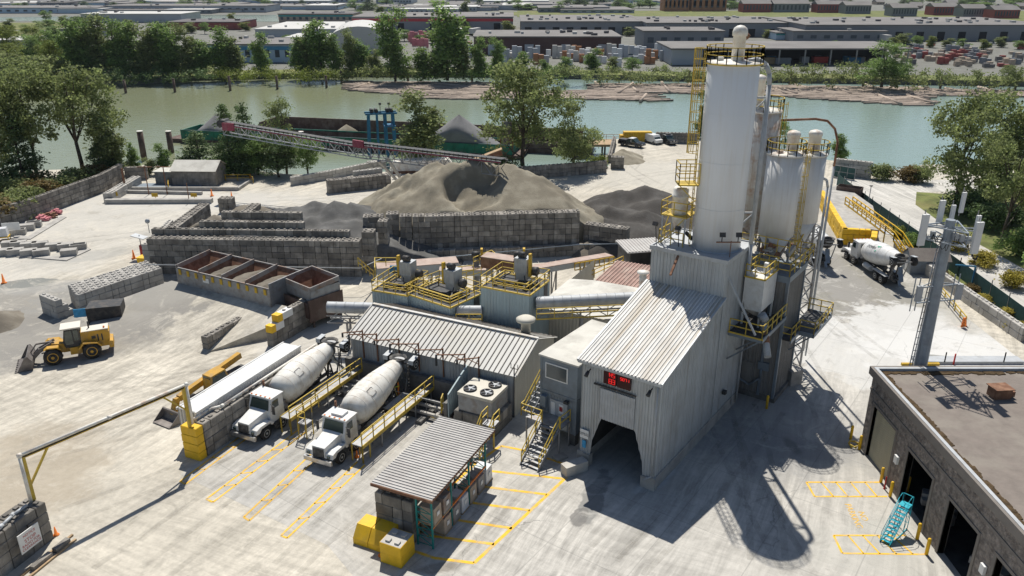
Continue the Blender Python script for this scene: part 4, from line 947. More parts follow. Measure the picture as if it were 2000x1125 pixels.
for (O_,V_,N_) in (((-Ls-.3,-.3,3.92),Vf,Nf),((-Ls-.3,8.1,3.92),Vb,Nb)):
    O_=Vector(O_);V2=Vector(V_);N2=Vector(N_); L_r=ls_+.34
    mb.face([O_,O_+Vector((Ls+.6,0,0)),O_+Vector((Ls+.6,0,0))+V2*L_r,O_+V2*L_r] if N_ is Nf else [O_+V2*L_r,O_+Vector((Ls+.6,0,0))+V2*L_r,O_+Vector((Ls+.6,0,0)),O_])
    x=0
mb.build('roof_sheet','roofseam',SH)
mb=MB()
for (O_,V_,N_) in (((-Ls-.3,-.3,3.92),Vf,Nf),((-Ls-.3,8.1,3.92),Vb,Nb)):
    O_=Vector(O_);V2=Vector(V_);N2=Vector(N_); x=.02
    while x<Ls+.6:
        a=O_+Vector((x,0,0)); mb.bar(a+N2*.035,a+V2*(ls_+.3)+N2*.035,.05,.08,N2); x+=.46
mb.build('roof_seams','trimdark',SH)
mb=MB(); mb.bar((-Ls-.3,3.9,5.6),(.3,3.9,5.6),.3,.08); mb.bar((.3,-.3,3.97),(.3,3.9,5.57),.1,.12); mb.bar((-Ls-.3,-.3,3.97),(-Ls-.3,3.9,5.57),.1,.12); mb.build('ridge_cap','roofwhite',SH)
mb=MB(); mb.lathe((-1.7,5.6,4.6),[(.42,0),(.42,1.5),(.82,1.52),(.85,1.7),(.6,1.85),(.05,1.95)],n=24); mb.build('roof_vent','cream',SH)
mb=MB(); mb.bar((-.02,-.05,0),(-.02,-.05,4.6),.07); 
for k in range(3): mb.bar((-.3+k*.3,-.05,4.5),(-.3+k*.3,-.05,4.9),.04)
mb.bar((-.35,-.05,4.5),(.35,-.05,4.5),.04); mb.build('aerial','darkmetal',SH)
# rusty hose booms along the eave
for i,(x,l) in enumerate(((-14.8,1.6),(-13.3,2.4),(-11.,2.0),(-9.,2.4),(-6.6,2.2),(-4.5,2.3),(-3.2,1.6))):
    b_=thing('hose_boom',f'rusty swing boom over the washing bay, {nth(i)} from the left end of the long shed','boom',SO,SA_,'booms over the washing bay')
    mb=MB(); mb.bar((x,-.15,2.2),(x,-.15,4.9),.1); mb.bar((x,-.15,4.8),(x-l,-.9,4.6),.08); mb.bar((x,-.15,4.2),(x-l*.5,-.55,4.7),.05); mb.build('boom_arm','rust',b_)
    mb=MB(); mb.cyl((x-l,-.9,4.6),(x-l,-.9,3.6 if i%2 else 4.2),.09,n=8); mb.build('hose','darkmetal',b_)
# wash pit wall and beams
WP=thing('wash_pit','concrete wash-out pit with parallel beams behind the two mixer trucks','wash pit',SO,SA_)
mb=MB(); mb.box(-16.5,-4.4,-.75,-.35,0,2.1); mb.box(-4.7,-4.4,-3.4,-.4,0,1.9); mb.build('back_wall','darkconc',WP)
mb=MB()
for y,z in ((-1.9,.9),(-2.6,.8),(-3.4,.6)): mb.box(-16.6,-4.9,y-.12,y+.12,z-.2,z)
for x in (-14.5,-12,-8.2,-5.4): mb.box(x-.12,x+.12,-3.5,-.7,.3,.62)
mb.build('beams','concrete',WP)
mb=MB(); mb.rail([(-12.2,-3.2,.7),(-4.8,-3.2,.7)],1.,.02,.8,0); mb.build('posts','steel',WP)
mb=MB(); mb.corr((-4.2,-3.3,0.8),(0,1,0),(0,0,1),3.1,0,lambda u:1.9+u*.35,.3,.04,(-1,0,0)); mb.bar((-4.25,-3.35,.4),(-4.25,-3.35,2.7),.1); mb.bar((-4.25,-3.35,2.7),(-4.25,-.2,3.9),.12); mb.build('side_screen','sideblue',WP)
sheet('pit_floor','darkconc',[SO+Vector((rot2(SA_)*x+rot2(SA_+90)*y)[:]) for x,y in ((-16.6,-3.7),(-4.5,-3.7),(-4.5,-.7),(-16.6,-.7))],.02)
rl=MB(); 
ylad=thing('yellow_ladder','short yellow ladder rail at the right end of the wash pit','ladder',SO,SA_)
rl.rail([(-5.2,-2.6,.9),(-4.9,-3.4,.9)],1.3,.04,.5,3); rl.build('rails','railyel',ylad)
# AC unit on block base
AC=thing('cooling_unit','boxy rooftop-style cooling unit with three fans on a block base beside the shed','cooling unit',SO,SA_)
mb=MB(); mb.box(-3.35,-.35,-3.3,-.6,1.6,2.95); mb.build('casing','steel',AC)
mb=MB(); mb.box(-3.4,-.3,-3.35,-.55,2.95,3.2); mb.build('top_plate','cream',AC)
for x,y in ((-2.7,-2.5),(-1.2,-2.5),(-1.2,-1.1)):
    mb=MB(); mb.lathe((x,y,3.2),[(.55,0),(.55,.12),(.48,.13),(.48,.03),(.1,.05)],n=18); f=mb.build('fan','darkmetal',AC)
    mb=MB(); mb.cyl((x,y,3.22),(x,y,3.33),.15,n=10)
    for q in range(5): mb.cbox((x+.28*math.cos(q*1.256),y+.28*math.sin(q*1.256),3.29),(.4,.12,.02),math.degrees(q*1.256),0,25)
    mb.build('fan_blades','galv',f)
mb=MB(); blocks(mb,(-3.7,-3.5,0),(1,0,0),3.7,2,0,3.1,bh=.8,studs=False); mb.build('block_base','block',AC)
# little stack items in front
for i,(px,py,w_,d_,h_,m,lb,nm) in enumerate(((900,720+85,1.9,2.2,.25,'maroon','flat maroon painted steel plates before the cooling unit','steel_plate'),(915,815,1.9,1.6,.6,'cream','bundle of pale ribbed panels stacked behind the pallet shed','panel_stack'),(868,790,1.1,2.8,.2,'concrete','long concrete slab lying beside the maroon plates','slab'),(835,810,.5,2.8,.3,'darkconc','narrow concrete beam on the ground behind the right lorry lane','beam'))):
    mb=MB(); mb.cbox(P(px,py,h_/2),(w_,d_,h_),-26.5)
    if nm=='panel_stack':
        for k in range(6): mb.cbox(P(px,py,h_)+rot2(-26.5)*(-.8+k*.32),(.14,d_,.08),-26.5)
    solo(nm,m,mb,lb,nm.replace('_',' '))
# ---- pallet shed in the foreground
PS=thing('pallet_shed','open pallet shed with a ribbed mono-pitch roof in the foreground','shed',(-4.9,40.7,0),65.5)
mb=MB(); 
O_=Vector((-.15,4.4,3.9)); mb.corr(O_,(1,0,0),Vector((0,-1,0)),9.0,0,4.45,.27,.055,(0,0,1),flat=.55); mb.build('roof','shedroof',PS)
mb=MB(); 
for y in (4.3,2.2,0.0): mb.bar((-.1,y,3.8),(8.8,y,3.8),.12,.16)
mb.box(-.2,-.12,-.1,4.4,3.7,3.9); mb.build('roof_beams','rust',PS)
for i,x in enumerate((.1,2.6,5.1,7.6)):
    mb=MB()
    for y in (.15,1.25): mb.bar((x,y,0),(x,y,3.72),.1)
    for k in range(5): mb.bar((x,.15,.2+k*.6),(x,1.25,.2+k*.6),.04); mb.bar((x,.15,.2+k*.6),(x,1.25,.8+k*.6 if k<4 else 3.0),.04)
    mb.build('rack_frame','rackteal',PS)
mb=MB()
for z in (1.55,): 
    for y in (.15,1.25): mb.bar((.1,y,z),(7.6,y,z),.1)
mb.build('rack_beams','orange',PS)
random.seed(11)
k=0
for lv,z in ((0,.12),(1,1.7)):
    for j in range(7):
        if lv==0 and j==0: continue
        x=.75+j*1.2
        if lv and j>1: continue
        if x>8.6: continue
        pz=thing('pallet_load',f'{["white-wrapped","brown boxed","grey"][(j+lv)%3]} pallet load in the pallet shed, {"lower" if lv==0 else "upper"} row, {nth(j)} from the near end','pallet',PS.location,65,'pallet loads in the shed')
        mb=MB(); mb.box(x-.5,x+.5,.05,1.15,z-.1,z); mb.build('pallet','wood',pz)
        mb=MB(); mb.box(x-.47,x+.47,.08,1.12,z,z+1.15,taper=.03); mb.build('load',['wrap','cardboard','binsteel'][(j+lv)%3],pz)
        mb=MB(); mb.box(x-.15,x+.15,.05,.078,z+.5,z+.8); mb.build('label_sheet','signwhite',pz)
for j in range(5):
    mb=MB(); 
    for q in range(5): mb.box(1.1,2.3,1.5,2.5,.02+j*.15,.06+j*.15) if q==0 else mb.box(1.1,2.3,1.3+q*.22,1.4+q*.22,.07+j*.15,.13+j*.15)
    o=mb.build('empty_pallet','wood'); o.location=PS.location; o.rotation_euler=(0,0,R(65)); tag(o,f'empty wooden pallet in the pile under the shed roof, {nth(j)} from the bottom','pallet','empty pallets under the shed')
mb=MB(); blocks(mb,(-.05,1.5,0),(0,1,0),2.8,4,0,.75,bh=.8,side=-1); blocks(mb,(.9,4.,0),(1,0,0),6.5,3,0,.75); 
o=mb.build('block_wall','block'); o.location=PS.location; o.rotation_euler=(0,0,R(65)); tag(o,'stack of grey blocks closing the near end of the pallet shed','block wall')
# yellow kerb blocks
for i,(x,y,z,l,w_,h_,lb,tp) in enumerate(((-2.3,1.0,0,1.35,1.5,.75,'lower yellow block with the studded block on top of it',0),(-2.3,1.0,.75,1.35,1.5,.75,'yellow block with pale studded top at the near corner of the pallet shed',1),(-1.6,2.6,0,.9,1.3,.85,'yellow block with sloping face, middle one of the row by the pallet shed',2),(-1.6,3.95,0,.9,1.1,.85,'yellow block with sloping face, farthest left of the row by the pallet shed',2))):
    mb=MB()
    if tp==2:
        M=Matrix.Translation((x,y,0)); mb.extr([(0,0),(1.6,0),(1.6,h_+.35),(.55,h_+.35),(0,.45)],M,w_)
    else: mb.box(x,x+1.6 if tp!=1 else x+1.55,y,y+w_,z+.01,z+h_)
    o=mb.build('yellow_block','yelpaint'); o.location=PS.location; o.rotation_euler=(0,0,R(65)); tag(o,lb,'block','yellow blocks by the pallet shed')
    if tp==1:
        mb=MB(); mb.box(x+.03,x+1.5,y+.03,y+w_-.03,z+h_,z+h_+.02)
        for a_ in (.35,1.1):
            for b_ in (.4,1.05): mb.cbox((x+a_,y+b_,z+h_+.08),(.3,.3,.12))
        mb.build('bare_top','blocklite',o)
        o.children[0].location=(0,0,0)
mb=MB(); mb.lathe((0,0,0),[(.22,0),(.22,.05),(.04,.06),(.04,1.)],n=10); o=mb.build('delineator_post','orange'); o.location=P(745,1085); tag(o,'orange post on a round base in front of the yellow blocks','post')
# stair at shed right end
s_=thing('yellow_stairs','small yellow railed stairs behind the pallet shed','stairs',P(925,905),65)
mb=MB(); flight(mb,(0,0,0),(2.4,0,1.9),.9,7,0); mb.box(2.4,3.4,-.5,.5,1.85,1.92); mb.build('treads','steel',s_)
mb=MB(); 
for y in (-.5,.5): mb.rail([(0,y,0),(2.4,y,1.9),(3.4,y,1.9)],1.05,.035,1.2,1)
mb.bar((2.4,-.5,0),(2.4,-.5,1.9),.1); mb.bar((2.4,.5,0),(2.4,.5,1.9),.1); mb.build('handrails','railyel',s_)
# ---- walkways beside trucks
def walkway(label,a,b,rise=1.45):
    d=b-a; t=thing('truck_walkway',label,'walkway',(a.x,a.y,0),math.degrees(math.atan2(d.y,d.x)),'walkways beside the lorry lanes'); L_=d.length
    mb=MB(); mb.box(0,L_,0,.9,rise-.1,rise); 
    mb.build('deck','steel',t)
    mb=MB(); mb.box(-.02,L_,-.06,0,rise-.25,rise+.05); mb.box(-.02,L_,.9,.96,rise-.25,rise+.05)
    mb.rail([(0,-.03,rise),(L_,-.03,rise)],1.1,.035,1.5,1); mb.rail([(0,-.03,.0),(0,-.03,.01)],rise,.05,1,0)
    for x in (0,.9): mb.bar((x,-.03,0),(x,-.03,rise),.08); mb.bar((x,.93,0),(x,.93,rise),.08)
    mb.build('railing','railyel',t)
    mb=MB()
    for k in range(4): mb.bar((2.5+k*(L_-3)/3,-.0,0),(2.5+k*(L_-3)/3,0,rise-.1),.1); mb.bar((2.5+k*(L_-3)/3,.9,0),(2.5+k*(L_-3)/3,.9,rise-.1),.1)
    mb.build('legs','steel',t)
    return t
wa=P(563,850)+Vector((.25,0,0)); walkway('yellow railed walkway beside the left mixer truck',wa,wa+rot2(64)*9.5)
wb=P(700,905)+Vector((.35,0,0)); walkway('yellow railed walkway beside the right mixer truck',wb,wb+rot2(64)*10.2)
t=thing('step_platform','small yellow railed step platform left of the right mixer truck','platform',P(600,858),64)
mb=MB(); mb.box(0,.8,0,.8,1.2,1.3); mb.build('deck','steel',t); mb=MB(); mb.rail([(0,0,1.3),(0,.8,1.3),(2.6,.8,1.3)],1.1,.03,.8,1); 
for x,y in ((0,0),(.8,0),(0,.8),(.8,.8)): mb.bar((x,y,0),(x,y,1.3),.07)
mb.build('railing','railyel',t)
mb=MB(); mb.tube([P(612,800),P(740,715)],.11,8); solo('ground_pipe','galv',mb,'grey pipe lying along the left lorry walkway','pipe')
# ================================================================ vehicles
def wheel(par,x,y,z,r,w,side=1,rim='rimwhite',tyre='rubber',name='wheel',dual=False):
    mb=MB(); s=side
    mb.lathe((x,y,z),[(r*.55,-w/2),(r*.93,-w/2),(r,-w*.3),(r,w*.3),(r*.93,w/2),(r*.55,w/2)],n=20,axis=(0,s,0)); t=mb.build(name,tyre,par)
    mb=MB(); mb.lathe((x,y,z),[(r*.56,w*.1),(r*.6,w*.52),(r*.5,w*.5),(r*.42,w*.25),(r*.2,w*.3),(r*.17,w*.55),(.02,w*.55)],n=16,axis=(0,s,0)); mb.build('rim',rim,t); return t
def side_prism(mb,prof,y0,y1):
    "x-z profile pushed from y0 to y1"
    M=Matrix.Translation((0,y0,0)); ar=sum(prof[i][0]*prof[(i+1)%len(prof)][1]-prof[(i+1)%len(prof)][0]*prof[i][1] for i in range(len(prof)))
    if ar<0: prof=prof[::-1]
    mb.extr(prof,M,y1-y0)
def drumprof(k=1.): return [(.3,-.12),(.75,-.05),(1.1,.12),(1.27,.7),(1.34,1.5),(1.34,2.7),(1.2,3.9),(.96,5.2),(.72,6.4),(.66,6.8)]
def mixer(label,loc,rot,drum='drum',logo=False,hatch=True,roofunit=True,detail=1):
    t=thing('mixer_truck',label,'mixer truck',loc,rot,'concrete mixer trucks')
    # +x towards the rear, y from 0 (near side) to 2.4
    mb=MB(); mb.box(-.9,10.2,.75,.95,.75,1.0); mb.box(-.9,10.2,1.45,1.65,.75,1.0)
    for x in (.9,3.2,5.,7.,9.6): mb.box(x,x+.15,.9,1.5,.8,.98)
    mb.box(2.4,2.6,.3,2.1,.9,1.1); mb.build('chassis','chassis',t)
    # hood
    mb=MB(); k=len(mb.v)
    A=[(-1.15,.62,.95),(-1.15,1.78,.95),(-1.12,1.75,1.75),(-1.12,.65,1.75)]; Bk=[(.75,.42,.95),(.75,1.98,.95),(.75,1.95,2.1),(.75,.45,2.1)]
    mb.v+=A+Bk; mb.f+=[(k,k+3,k+2,k+1),(k+4,k+5,k+6,k+7),(k+3,k+7,k+6,k+2),(k,k+4,k+7,k+3),(k+1,k+2,k+6,k+5),(k,k+1,k+5,k+4)]; mb._at(6)
    for y0,y1 in ((-.02,.62),(1.78,2.42)):
        side_prism(mb,[(-1.15,.95),(-1.05,1.3),(-.6,1.42),(.5,1.42),(.85,1.1),(.85,1.0),(.62,1.0),(.5,1.2),(-.5,1.2),(-.75,.95)],y0,y1)
    mb.build('hood','truckwhite',t)
    mb=MB(); mb.box(-1.2,-1.14,.72,1.68,.95,1.68)
    mb.build('grille','chassis',t)
    mb=MB(); mb.box(-1.4,-1.2,-.02,2.42,.55,.9); mb.box(-1.2,-.9,.7,1.7,.6,.8); mb.build('bumper','chrome',t)
    for y in (.22,2.0):
        mb=MB(); mb.box(-1.2,-1.12,y,y+.24,1.,1.2); mb.build('headlight','glass',t)
    # cab
    mb=MB(); side_prism(mb,[(.72,.95),(.72,2.05),(1.05,2.95),(2.3,3.0),(2.35,.95)],.15,2.25); cab=mb.build('cab','truckwhite',t)
    mb=MB(); 
    v=[(.715,.28,2.08),(.715,2.12,2.08),(.985,2.02,2.84),(.985,.38,2.84)]; mb.face([(a-.02,b,c) for a,b,c in v][::-1]); mb.build('windscreen','glass',cab)
    for y,s in ((.13,1),(2.27,-1)):
        mb=MB(); q=[(.95,y,2.1),(1.1,y,2.75),(1.75,y,2.75),(1.75,y,2.1)]; mb.face(q[::-1] if s>0 else q); mb.build('side_window','glass',cab)
    mb=MB(); mb.box(2.36,2.38,.5,1.9,2.3,2.8); mb.build('rear_window','glass',cab)
    mb=MB(); mb.box(.95,2.4,.1,2.3,2.96,3.04); 
    if roofunit: mb.box(1.3,2.1,.7,1.7,3.04,3.22)
    mb.build('cab_roof','truckwhite',cab)
    mb=MB()
    for y in (.3,.75,1.2,1.65,2.1): mb.cbox((1.05,y,3.06),(.1,.12,.07))
    mb.build('roof_markers','orange',cab)
    for y,s in ((-.05,-1),(2.45,1)):
        mb=MB(); mb.bar((.9,y-s*.2,2.6),(.75,y+s*.15,2.6),.03); mb.bar((.9,y-s*.2,2.),(.75,y+s*.15,2.),.03); mb.cbox((.75,y+s*.17,2.25),(.08,.22,.75)); mb.build('mirror','darkmetal',cab)
    mb=MB(); mb.box(1.0,2.3,.0,.2,.6,.95); mb.box(1.1,2.2,.02,.2,.4,.5); mb.build('step','chassis',t)
    mb=MB(); mb.cyl((2.5,2.15,1.),(2.5,2.15,3.5),.09,n=8); mb.build('exhaust_stack','rust',t)
    # wheels
    for x,d in ((0,0),(1.9,0),(7.2,1),(8.5,1)):
        for y,s in ((.17,-1),(2.23,1)):
            wheel(t,x,y if not d else (y+.12 if s<0 else y-.12),.53,.53,.34 if not d else .58,s)
    mb=MB(); mb.box(6.4,9.3,-.02,.5,1.15,1.2); mb.box(6.4,9.3,1.9,2.42,1.15,1.2); mb.build('mudguards','galv',t)
    mb=MB(); mb.cyl((4.2,.3,.85),(5.7,.3,.85),.34,n=16); mb.build('fuel_tank','galv',t)
    mb=MB(); mb.cyl((4.2,2.1,.85),(5.7,2.1,.85),.32,n=16); mb.build('air_tank','chassis',t)
    # drum: axis from front low to rear high
    a=Vector((3.05,1.2,2.25)); ax=Vector((1,0,.17)).normalized()
    mb=MB(); mb.lathe(a,[(r,z) for r,z in drumprof()],n=36,axis=ax); dr=mb.build('drum',drum,t)
    mb=MB()
    for z,r in ((.72,1.285),(1.52,1.353),(2.72,1.353),(3.92,1.21),(5.2,.975)): mb.lathe(a,[(r,z),(r,z+.025)],n=36,axis=ax)
    mb.build('weld_seams','chassis' if 0 else 'capwhite',dr)
    zv=ax.cross(Vector((0,1,0))).normalized(); zv=-zv if zv.z<0 else zv
    if hatch:
        th=R(-40); n=Vector((0,math.sin(th),0))+zv*math.cos(th); tv=n.cross(ax); c=a+ax*1.6+n*1.34
        mb=MB()
        for q in range(4):
            w1=[(-.3,-.3),(.3,-.3),(.3,.3),(-.3,.3)]; p1=c+ax*w1[q][0]+tv*w1[q][1]; p2=c+ax*w1[(q+1)%4][0]+tv*w1[(q+1)%4][1]
            def sp_(w_): 
                t2=th+w_[1]/1.34; n2=Vector((0,math.sin(t2),0))+zv*math.cos(t2); return a+ax*(1.9+w_[0])+n2*1.35
            mb.bar(sp_(w1[q]),sp_(w1[(q+1)%4]),.035,.03,n)
        mb.build('hatch_frame','chassis',dr)
    if logo:
        def onto(o):
            sgn=logo
            for v in o.data.vertices:
                s_=v.co.x; h=v.co.y; th=R(52)*sgn-h*sgn/1.15*1.0; z=3.3-s_*sgn*(-1) if 0 else 2.3+s_*1.
                zz=2.35+s_; r_=1.345 if 1.5<zz<2.7 else (1.345-(zz-2.7)*.117 if zz>=2.7 else 1.33)
                r_+=.02+(v.co.z)*1
                n=Vector((0,math.sin(th),0))+zv*math.cos(th); v.co=a+ax*zz+n*r_
        o=text('drum_lettering','ETOWEN',(0,0,0),(0,0,0),.42,'blackpaint'); 
        import bmesh
        onto(o); o.parent=dr
        mb=MB(); 
        for q in ([(.95,.35),(1.5,.45),(1.5,.3),(1.1,-.35),(.9,-.35),(1.25,.25),(.95,.2)],): 
            mb.face([(x,y,.005) for x,y in q][::-1])
        o=mb.build('drum_mark','logogreen'); onto(o); o.parent=dr
    mb=MB(); mb.lathe(a,[(.7,6.55),(.74,6.6),(.74,6.8),(.7,6.85)],n=24,axis=ax); mb.build('drum_ring','chassis',t)
    mb=MB(); side_prism(mb,[(2.6,1.0),(2.75,2.4),(3.05,2.4),(3.2,1.0)],.85,1.55); mb.cbox((2.85,.65,1.6),(.4,.3,.5)); mb.lathe((2.9,.4,1.35),[(.22,0),(.22,.5)],n=12,axis=(0,1,0)); mb.bar((2.7,1.2,1.2),(3.0,1.2,2.2),.5); mb.cbox((2.7,1.6,1.5),(.3,.4,.4),20); mb.build('drum_drive','steel',t)
    mb=MB(); mb.bar((8.8,.8,1),(9.0,.75,2.7),.14); mb.bar((8.8,1.6,1),(9.,1.65,2.7),.14); mb.bar((9.6,.85,1),(9.1,.8,2.7),.1); mb.bar((9.6,1.55,1),(9.1,1.6,2.7),.1); mb.box(8.9,9.2,.5,1.9,2.5,2.7); mb.bar((9.9,.3,1.),(9.9,.3,3.6),.05); mb.bar((10.2,.3,1.),(10.2,.3,3.6),.05)
    for k in range(8): mb.bar((9.9,.3,1.2+k*.3),(10.2,.3,1.2+k*.3),.035)
    mb.build('rear_frame','chassis',t)
    # hopper, chute
    mb=MB(); mb.lathe((10.0,1.2,3.05),[(.3,0),(.55,.6),(.75,.95),(.72,.97),(.5,.62),(.26,.05)],n=14); mb.build('charge_hopper','chassis',t)
    mb=MB(); mb.bar((10.,1.2,2.6),(10.9,1.1,1.1),.5,.1); mb.bar((10.,1.2,2.6),(10.3,1.2,2.0),.5,.2); mb.bar((10.8,.85,1.25),(11.2,.85,.7),.3,.08); mb.build('chute','steelmid',t)
    # raised booster axle with two tyres high behind the drum
    mb=MB(); mb.bar((9.5,.4,1.),(10.4,.4,3.2),.1); mb.bar((9.5,2.,1.),(10.4,2.,3.2),.1); mb.bar((10.45,-.1,3.3),(10.45,2.5,3.3),.12); mb.cbox((10.4,1.2,3.7),(.4,1.,.15)); ba=mb.build('booster_arm','steel',t)
    for y,s in ((-.05,-1),(2.45,1)): wheel(t,10.5,y,3.4,.52,.36,s,name='booster_wheel')
    for y in (-.05,2.45):
        mb=MB(); mb.cbox((10.35,y,3.95),(.9,.46,.05),0,-8); mb.cbox((9.95,y,3.75),(.05,.46,.4)); mb.build('booster_mudguard','galv',t)
    return t
m1=P(527,858); mixer('white mixer truck in the left washing lane, blunt dusty drum with a framed hatch',(m1.x-.15,m1.y,0),65,'drum',hatch=True,roofunit=False)
m2=P(672,905); mixer('white mixer truck in the right washing lane with a fan unit on its cab roof',(m2.x-.1,m2.y,0),65.5,'drum',hatch=True)
m3=P(1657,524)
mixer('clean white mixer truck with a green mark on its drum, parked by the yellow wall',(42.4,95.6,0),-85,'truckwhite',logo=-1,hatch=False,roofunit=False)
mixer('mixer truck with a maroon cab half hidden behind the silos',(36.9,102.,0),-88,'truckwhite',hatch=False)
for o in col.objects:
    if o.name.startswith('cab') and o.parent and 'maroon' in str(o.parent.get('label')): o.data.materials[0]=MATS['maroon']
m5=FO+rot2(FA)*7+rot2(FA+90)*1.9; mixer('mixer truck loading in the dark inside the drive-through of the batch building',(m5.x,m5.y,0),FA,'truckwhite',hatch=False)
# ---- wheel loader
lr=P(183,699); lf=P(104,712)
LD=thing('wheel_loader','yellow wheel loader with cream roof and wide bucket on the wet gravel','wheel loader',(lr.x,lr.y,0),205)
mb=MB(); side_prism(mb,[(-1.6,.9),(-1.7,2.3),(-1.5,2.55),(.7,2.6),(.8,1.2),(.3,.9)],-1.75,-.35); mb.build('engine_hood','catyellow',LD)
mb=MB(); mb.box(-1.65,.65,-1.7,-.4,2.56,2.64); mb.build('hood_top','catroof',LD)
mb=MB(); 
for x in (-1.1,-.75): mb.box(x,x+.12,-.345,-.33,1.5,2.2);mb.box(x,x+.12,-1.77,-1.755,1.5,2.2)
mb.box(-.5,-.15,-.345,-.33,1.8,2.1); mb.build('side_vents','darkmetal',LD)
mb=MB(); mb.cyl((0,-1.2,2.6),(0,-1.2,3.3),.07,n=8); mb.build('exhaust_stack','darkmetal',LD)
mb=MB(); side_prism(mb,[(-1.9,.7),(-1.9,1.35),(-1.5,1.45),(-1.5,.7)],-1.9,-.2); mb.build('counterweight','catyellow',LD)
mb=MB(); side_prism(mb,[(.75,1.3),(.75,3.1),(2.0,3.15),(2.25,1.9),(2.1,1.3)],-1.75,-.35); cab=mb.build('cab','darkmetal',LD)
for y in (-.34,-1.76):
    mb=MB(); 
    for q in ([(.9,1.9),(.9,2.95),(1.3,2.95),(1.3,1.9)],[(1.4,1.6),(1.4,2.95),(1.95,2.95),(2.1,1.9),(2.0,1.6)]):
        f=[(x,y+(.01 if y>-1 else -.01),z) for x,z in q]; mb.face(f if y>-1 else f[::-1])
    mb.build('side_window','glass',cab)
mb=MB(); mb.box(.6,2.3,-1.85,-.25,3.13,3.25); mb.build('cab_roof','catroof',LD)
mb=MB(); side_prism(mb,[(2.2,.9),(2.2,1.7),(3.2,1.9),(3.6,1.2),(3.4,.8)],-1.6,-.5); mb.build('front_frame','catyellow',LD)
mb=MB(); mb.box(.2,2.4,-1.5,-.6,.8,1.35); mb.box(.8,1.8,-.6,-.2,.6,1.3); mb.build('chassis','catyellow',LD)
for y0,y1 in ((-.35,.25),(-2.35,-1.75)):
    mb=MB(); side_prism(mb,[(-.95,1.2),(-.6,1.6),(.6,1.75),(1.1,1.2),(.98,1.15),(.55,1.62),(-.55,1.5),(-.85,1.15)],y0,y1); mb.build('mudguard','catyellow',LD)
    mb=MB(); side_prism(mb,[(2.4,1.4),(2.7,1.75),(3.6,1.8),(3.9,1.55),(3.6,1.7),(2.8,1.65)],y0,y1); mb.build('mudguard','catyellow',LD)
for x in (0,3.25):
    for y,s in ((0,1),(-2.1,-1)): wheel(LD,x,y,.8,.8,.6,s,'catyellow')
mb=MB()
for y in (-.75,-1.35): mb.bar((3.0,y,1.9),(4.3,y,1.3),.18,.35); mb.bar((4.3,y,1.3),(5.1,y,.55),.18,.35); mb.bar((2.8,y,1.2),(4.2,y,1.0),.1)
mb.bar((4.3,-1.4,1.25),(4.3,-.7,1.25),.25); mb.bar((3.2,-1.05,1.9),(4.5,-1.05,1.9),.14); mb.bar((4.5,-1.05,1.9),(5.2,-1.05,1.),.12); mb.build('lift_arm','bucket',LD)
mb=MB(); pr_=[(5.0,.1),(6.25,.02),(6.3,.08),(5.3,.35),(5.05,.8),(5.35,1.35),(5.25,1.4),(4.9,.9),(4.9,.4)]; side_prism(mb,pr_,-2.55,.45)
for y in (-2.58,.42): side_prism(mb,[(4.95,.1),(6.25,.02),(5.45,1.35),(5.2,1.4),(4.9,.8)],y,y+.05)
for k in range(8): mb.box(6.2,6.45,-2.5+k*.41,-2.35+k*.41,.02,.1)
mb.build('bucket','bucket',LD)
mb=MB(); mb.cyl((-1.3,-.7,2.6),(-1.3,-.7,2.8),.08,n=8); mb.build('beacon','orange',LD)
# ---- telehandler behind the white container
tb=P(318,835); TH=thing('telehandler','yellow telescopic handler with a front bucket, half hidden behind the white container','telehandler',(tb.x-.4,tb.y+.3,0),60)
mb=MB(); mb.box(3.0,8.4,-1.5,-.4,.7,1.35); mb.box(6.8,8.6,-1.6,-.2,.8,1.8); mb.build('chassis','darkmetal',TH)
mb=MB(); mb.bar((2.,-.2,1.6),(8.6,-.2,2.7),.45,.5); mb.bar((1.6,-.2,1.5),(5,-.2,2.05),.34,.38); mb.build('telescopic_boom','catyellow',TH)
mb=MB(); side_prism(mb,[(4.1,1.2),(4.2,2.9),(5.7,3.0),(6.1,1.9),(6.1,1.2)],-1.7,-.65); cab=mb.build('cab','catyellow',TH)
mb=MB(); mb.face([(4.25,-1.71,2.0),(5.9,-1.71,2.0),(5.6,-1.71,2.85),(4.35,-1.71,2.8)]); mb.face([(4.14,-1.6,1.5),(4.19,-1.6,2.8),(4.19,-.75,2.8),(4.14,-.75,1.5)][::-1]); mb.build('cab_window','glass',cab)
mb=MB(); mb.bar((1.7,-.2,1.7),(1.2,-.2,.5),.3,.3); mb.bar((2.0,-.2,1.4),(1.6,-.2,.5),.12); mb.bar((1.4,-.7,.5),(1.4,.5,.5),.2); mb.build('fork_head','catyellow',TH)
mb=MB(); side_prism(mb,[(0,.05),(1.1,.02),(1.25,.5),(1.15,.95),(1.05,.9),(1.1,.5),(.95,.12),(0,.1)],-1.2,.8)
for y in (-1.23,.77): side_prism(mb,[(0,.05),(1.1,.02),(1.25,.5),(1.15,.95)],y,y+.05)
mb.build('bucket','bucket',TH)
for x in (3.4,7.6):
    for y,s in ((-1.75,-1),(.05,1)): wheel(TH,x,y,.6,.6,.42,s,'rimwhite')
mb=MB(); mb.rail([(3.2,-1.9,1.2),(6.4,-1.9,1.2)],.8,.03,1.,1); mb.build('side_guard','maroon',TH)
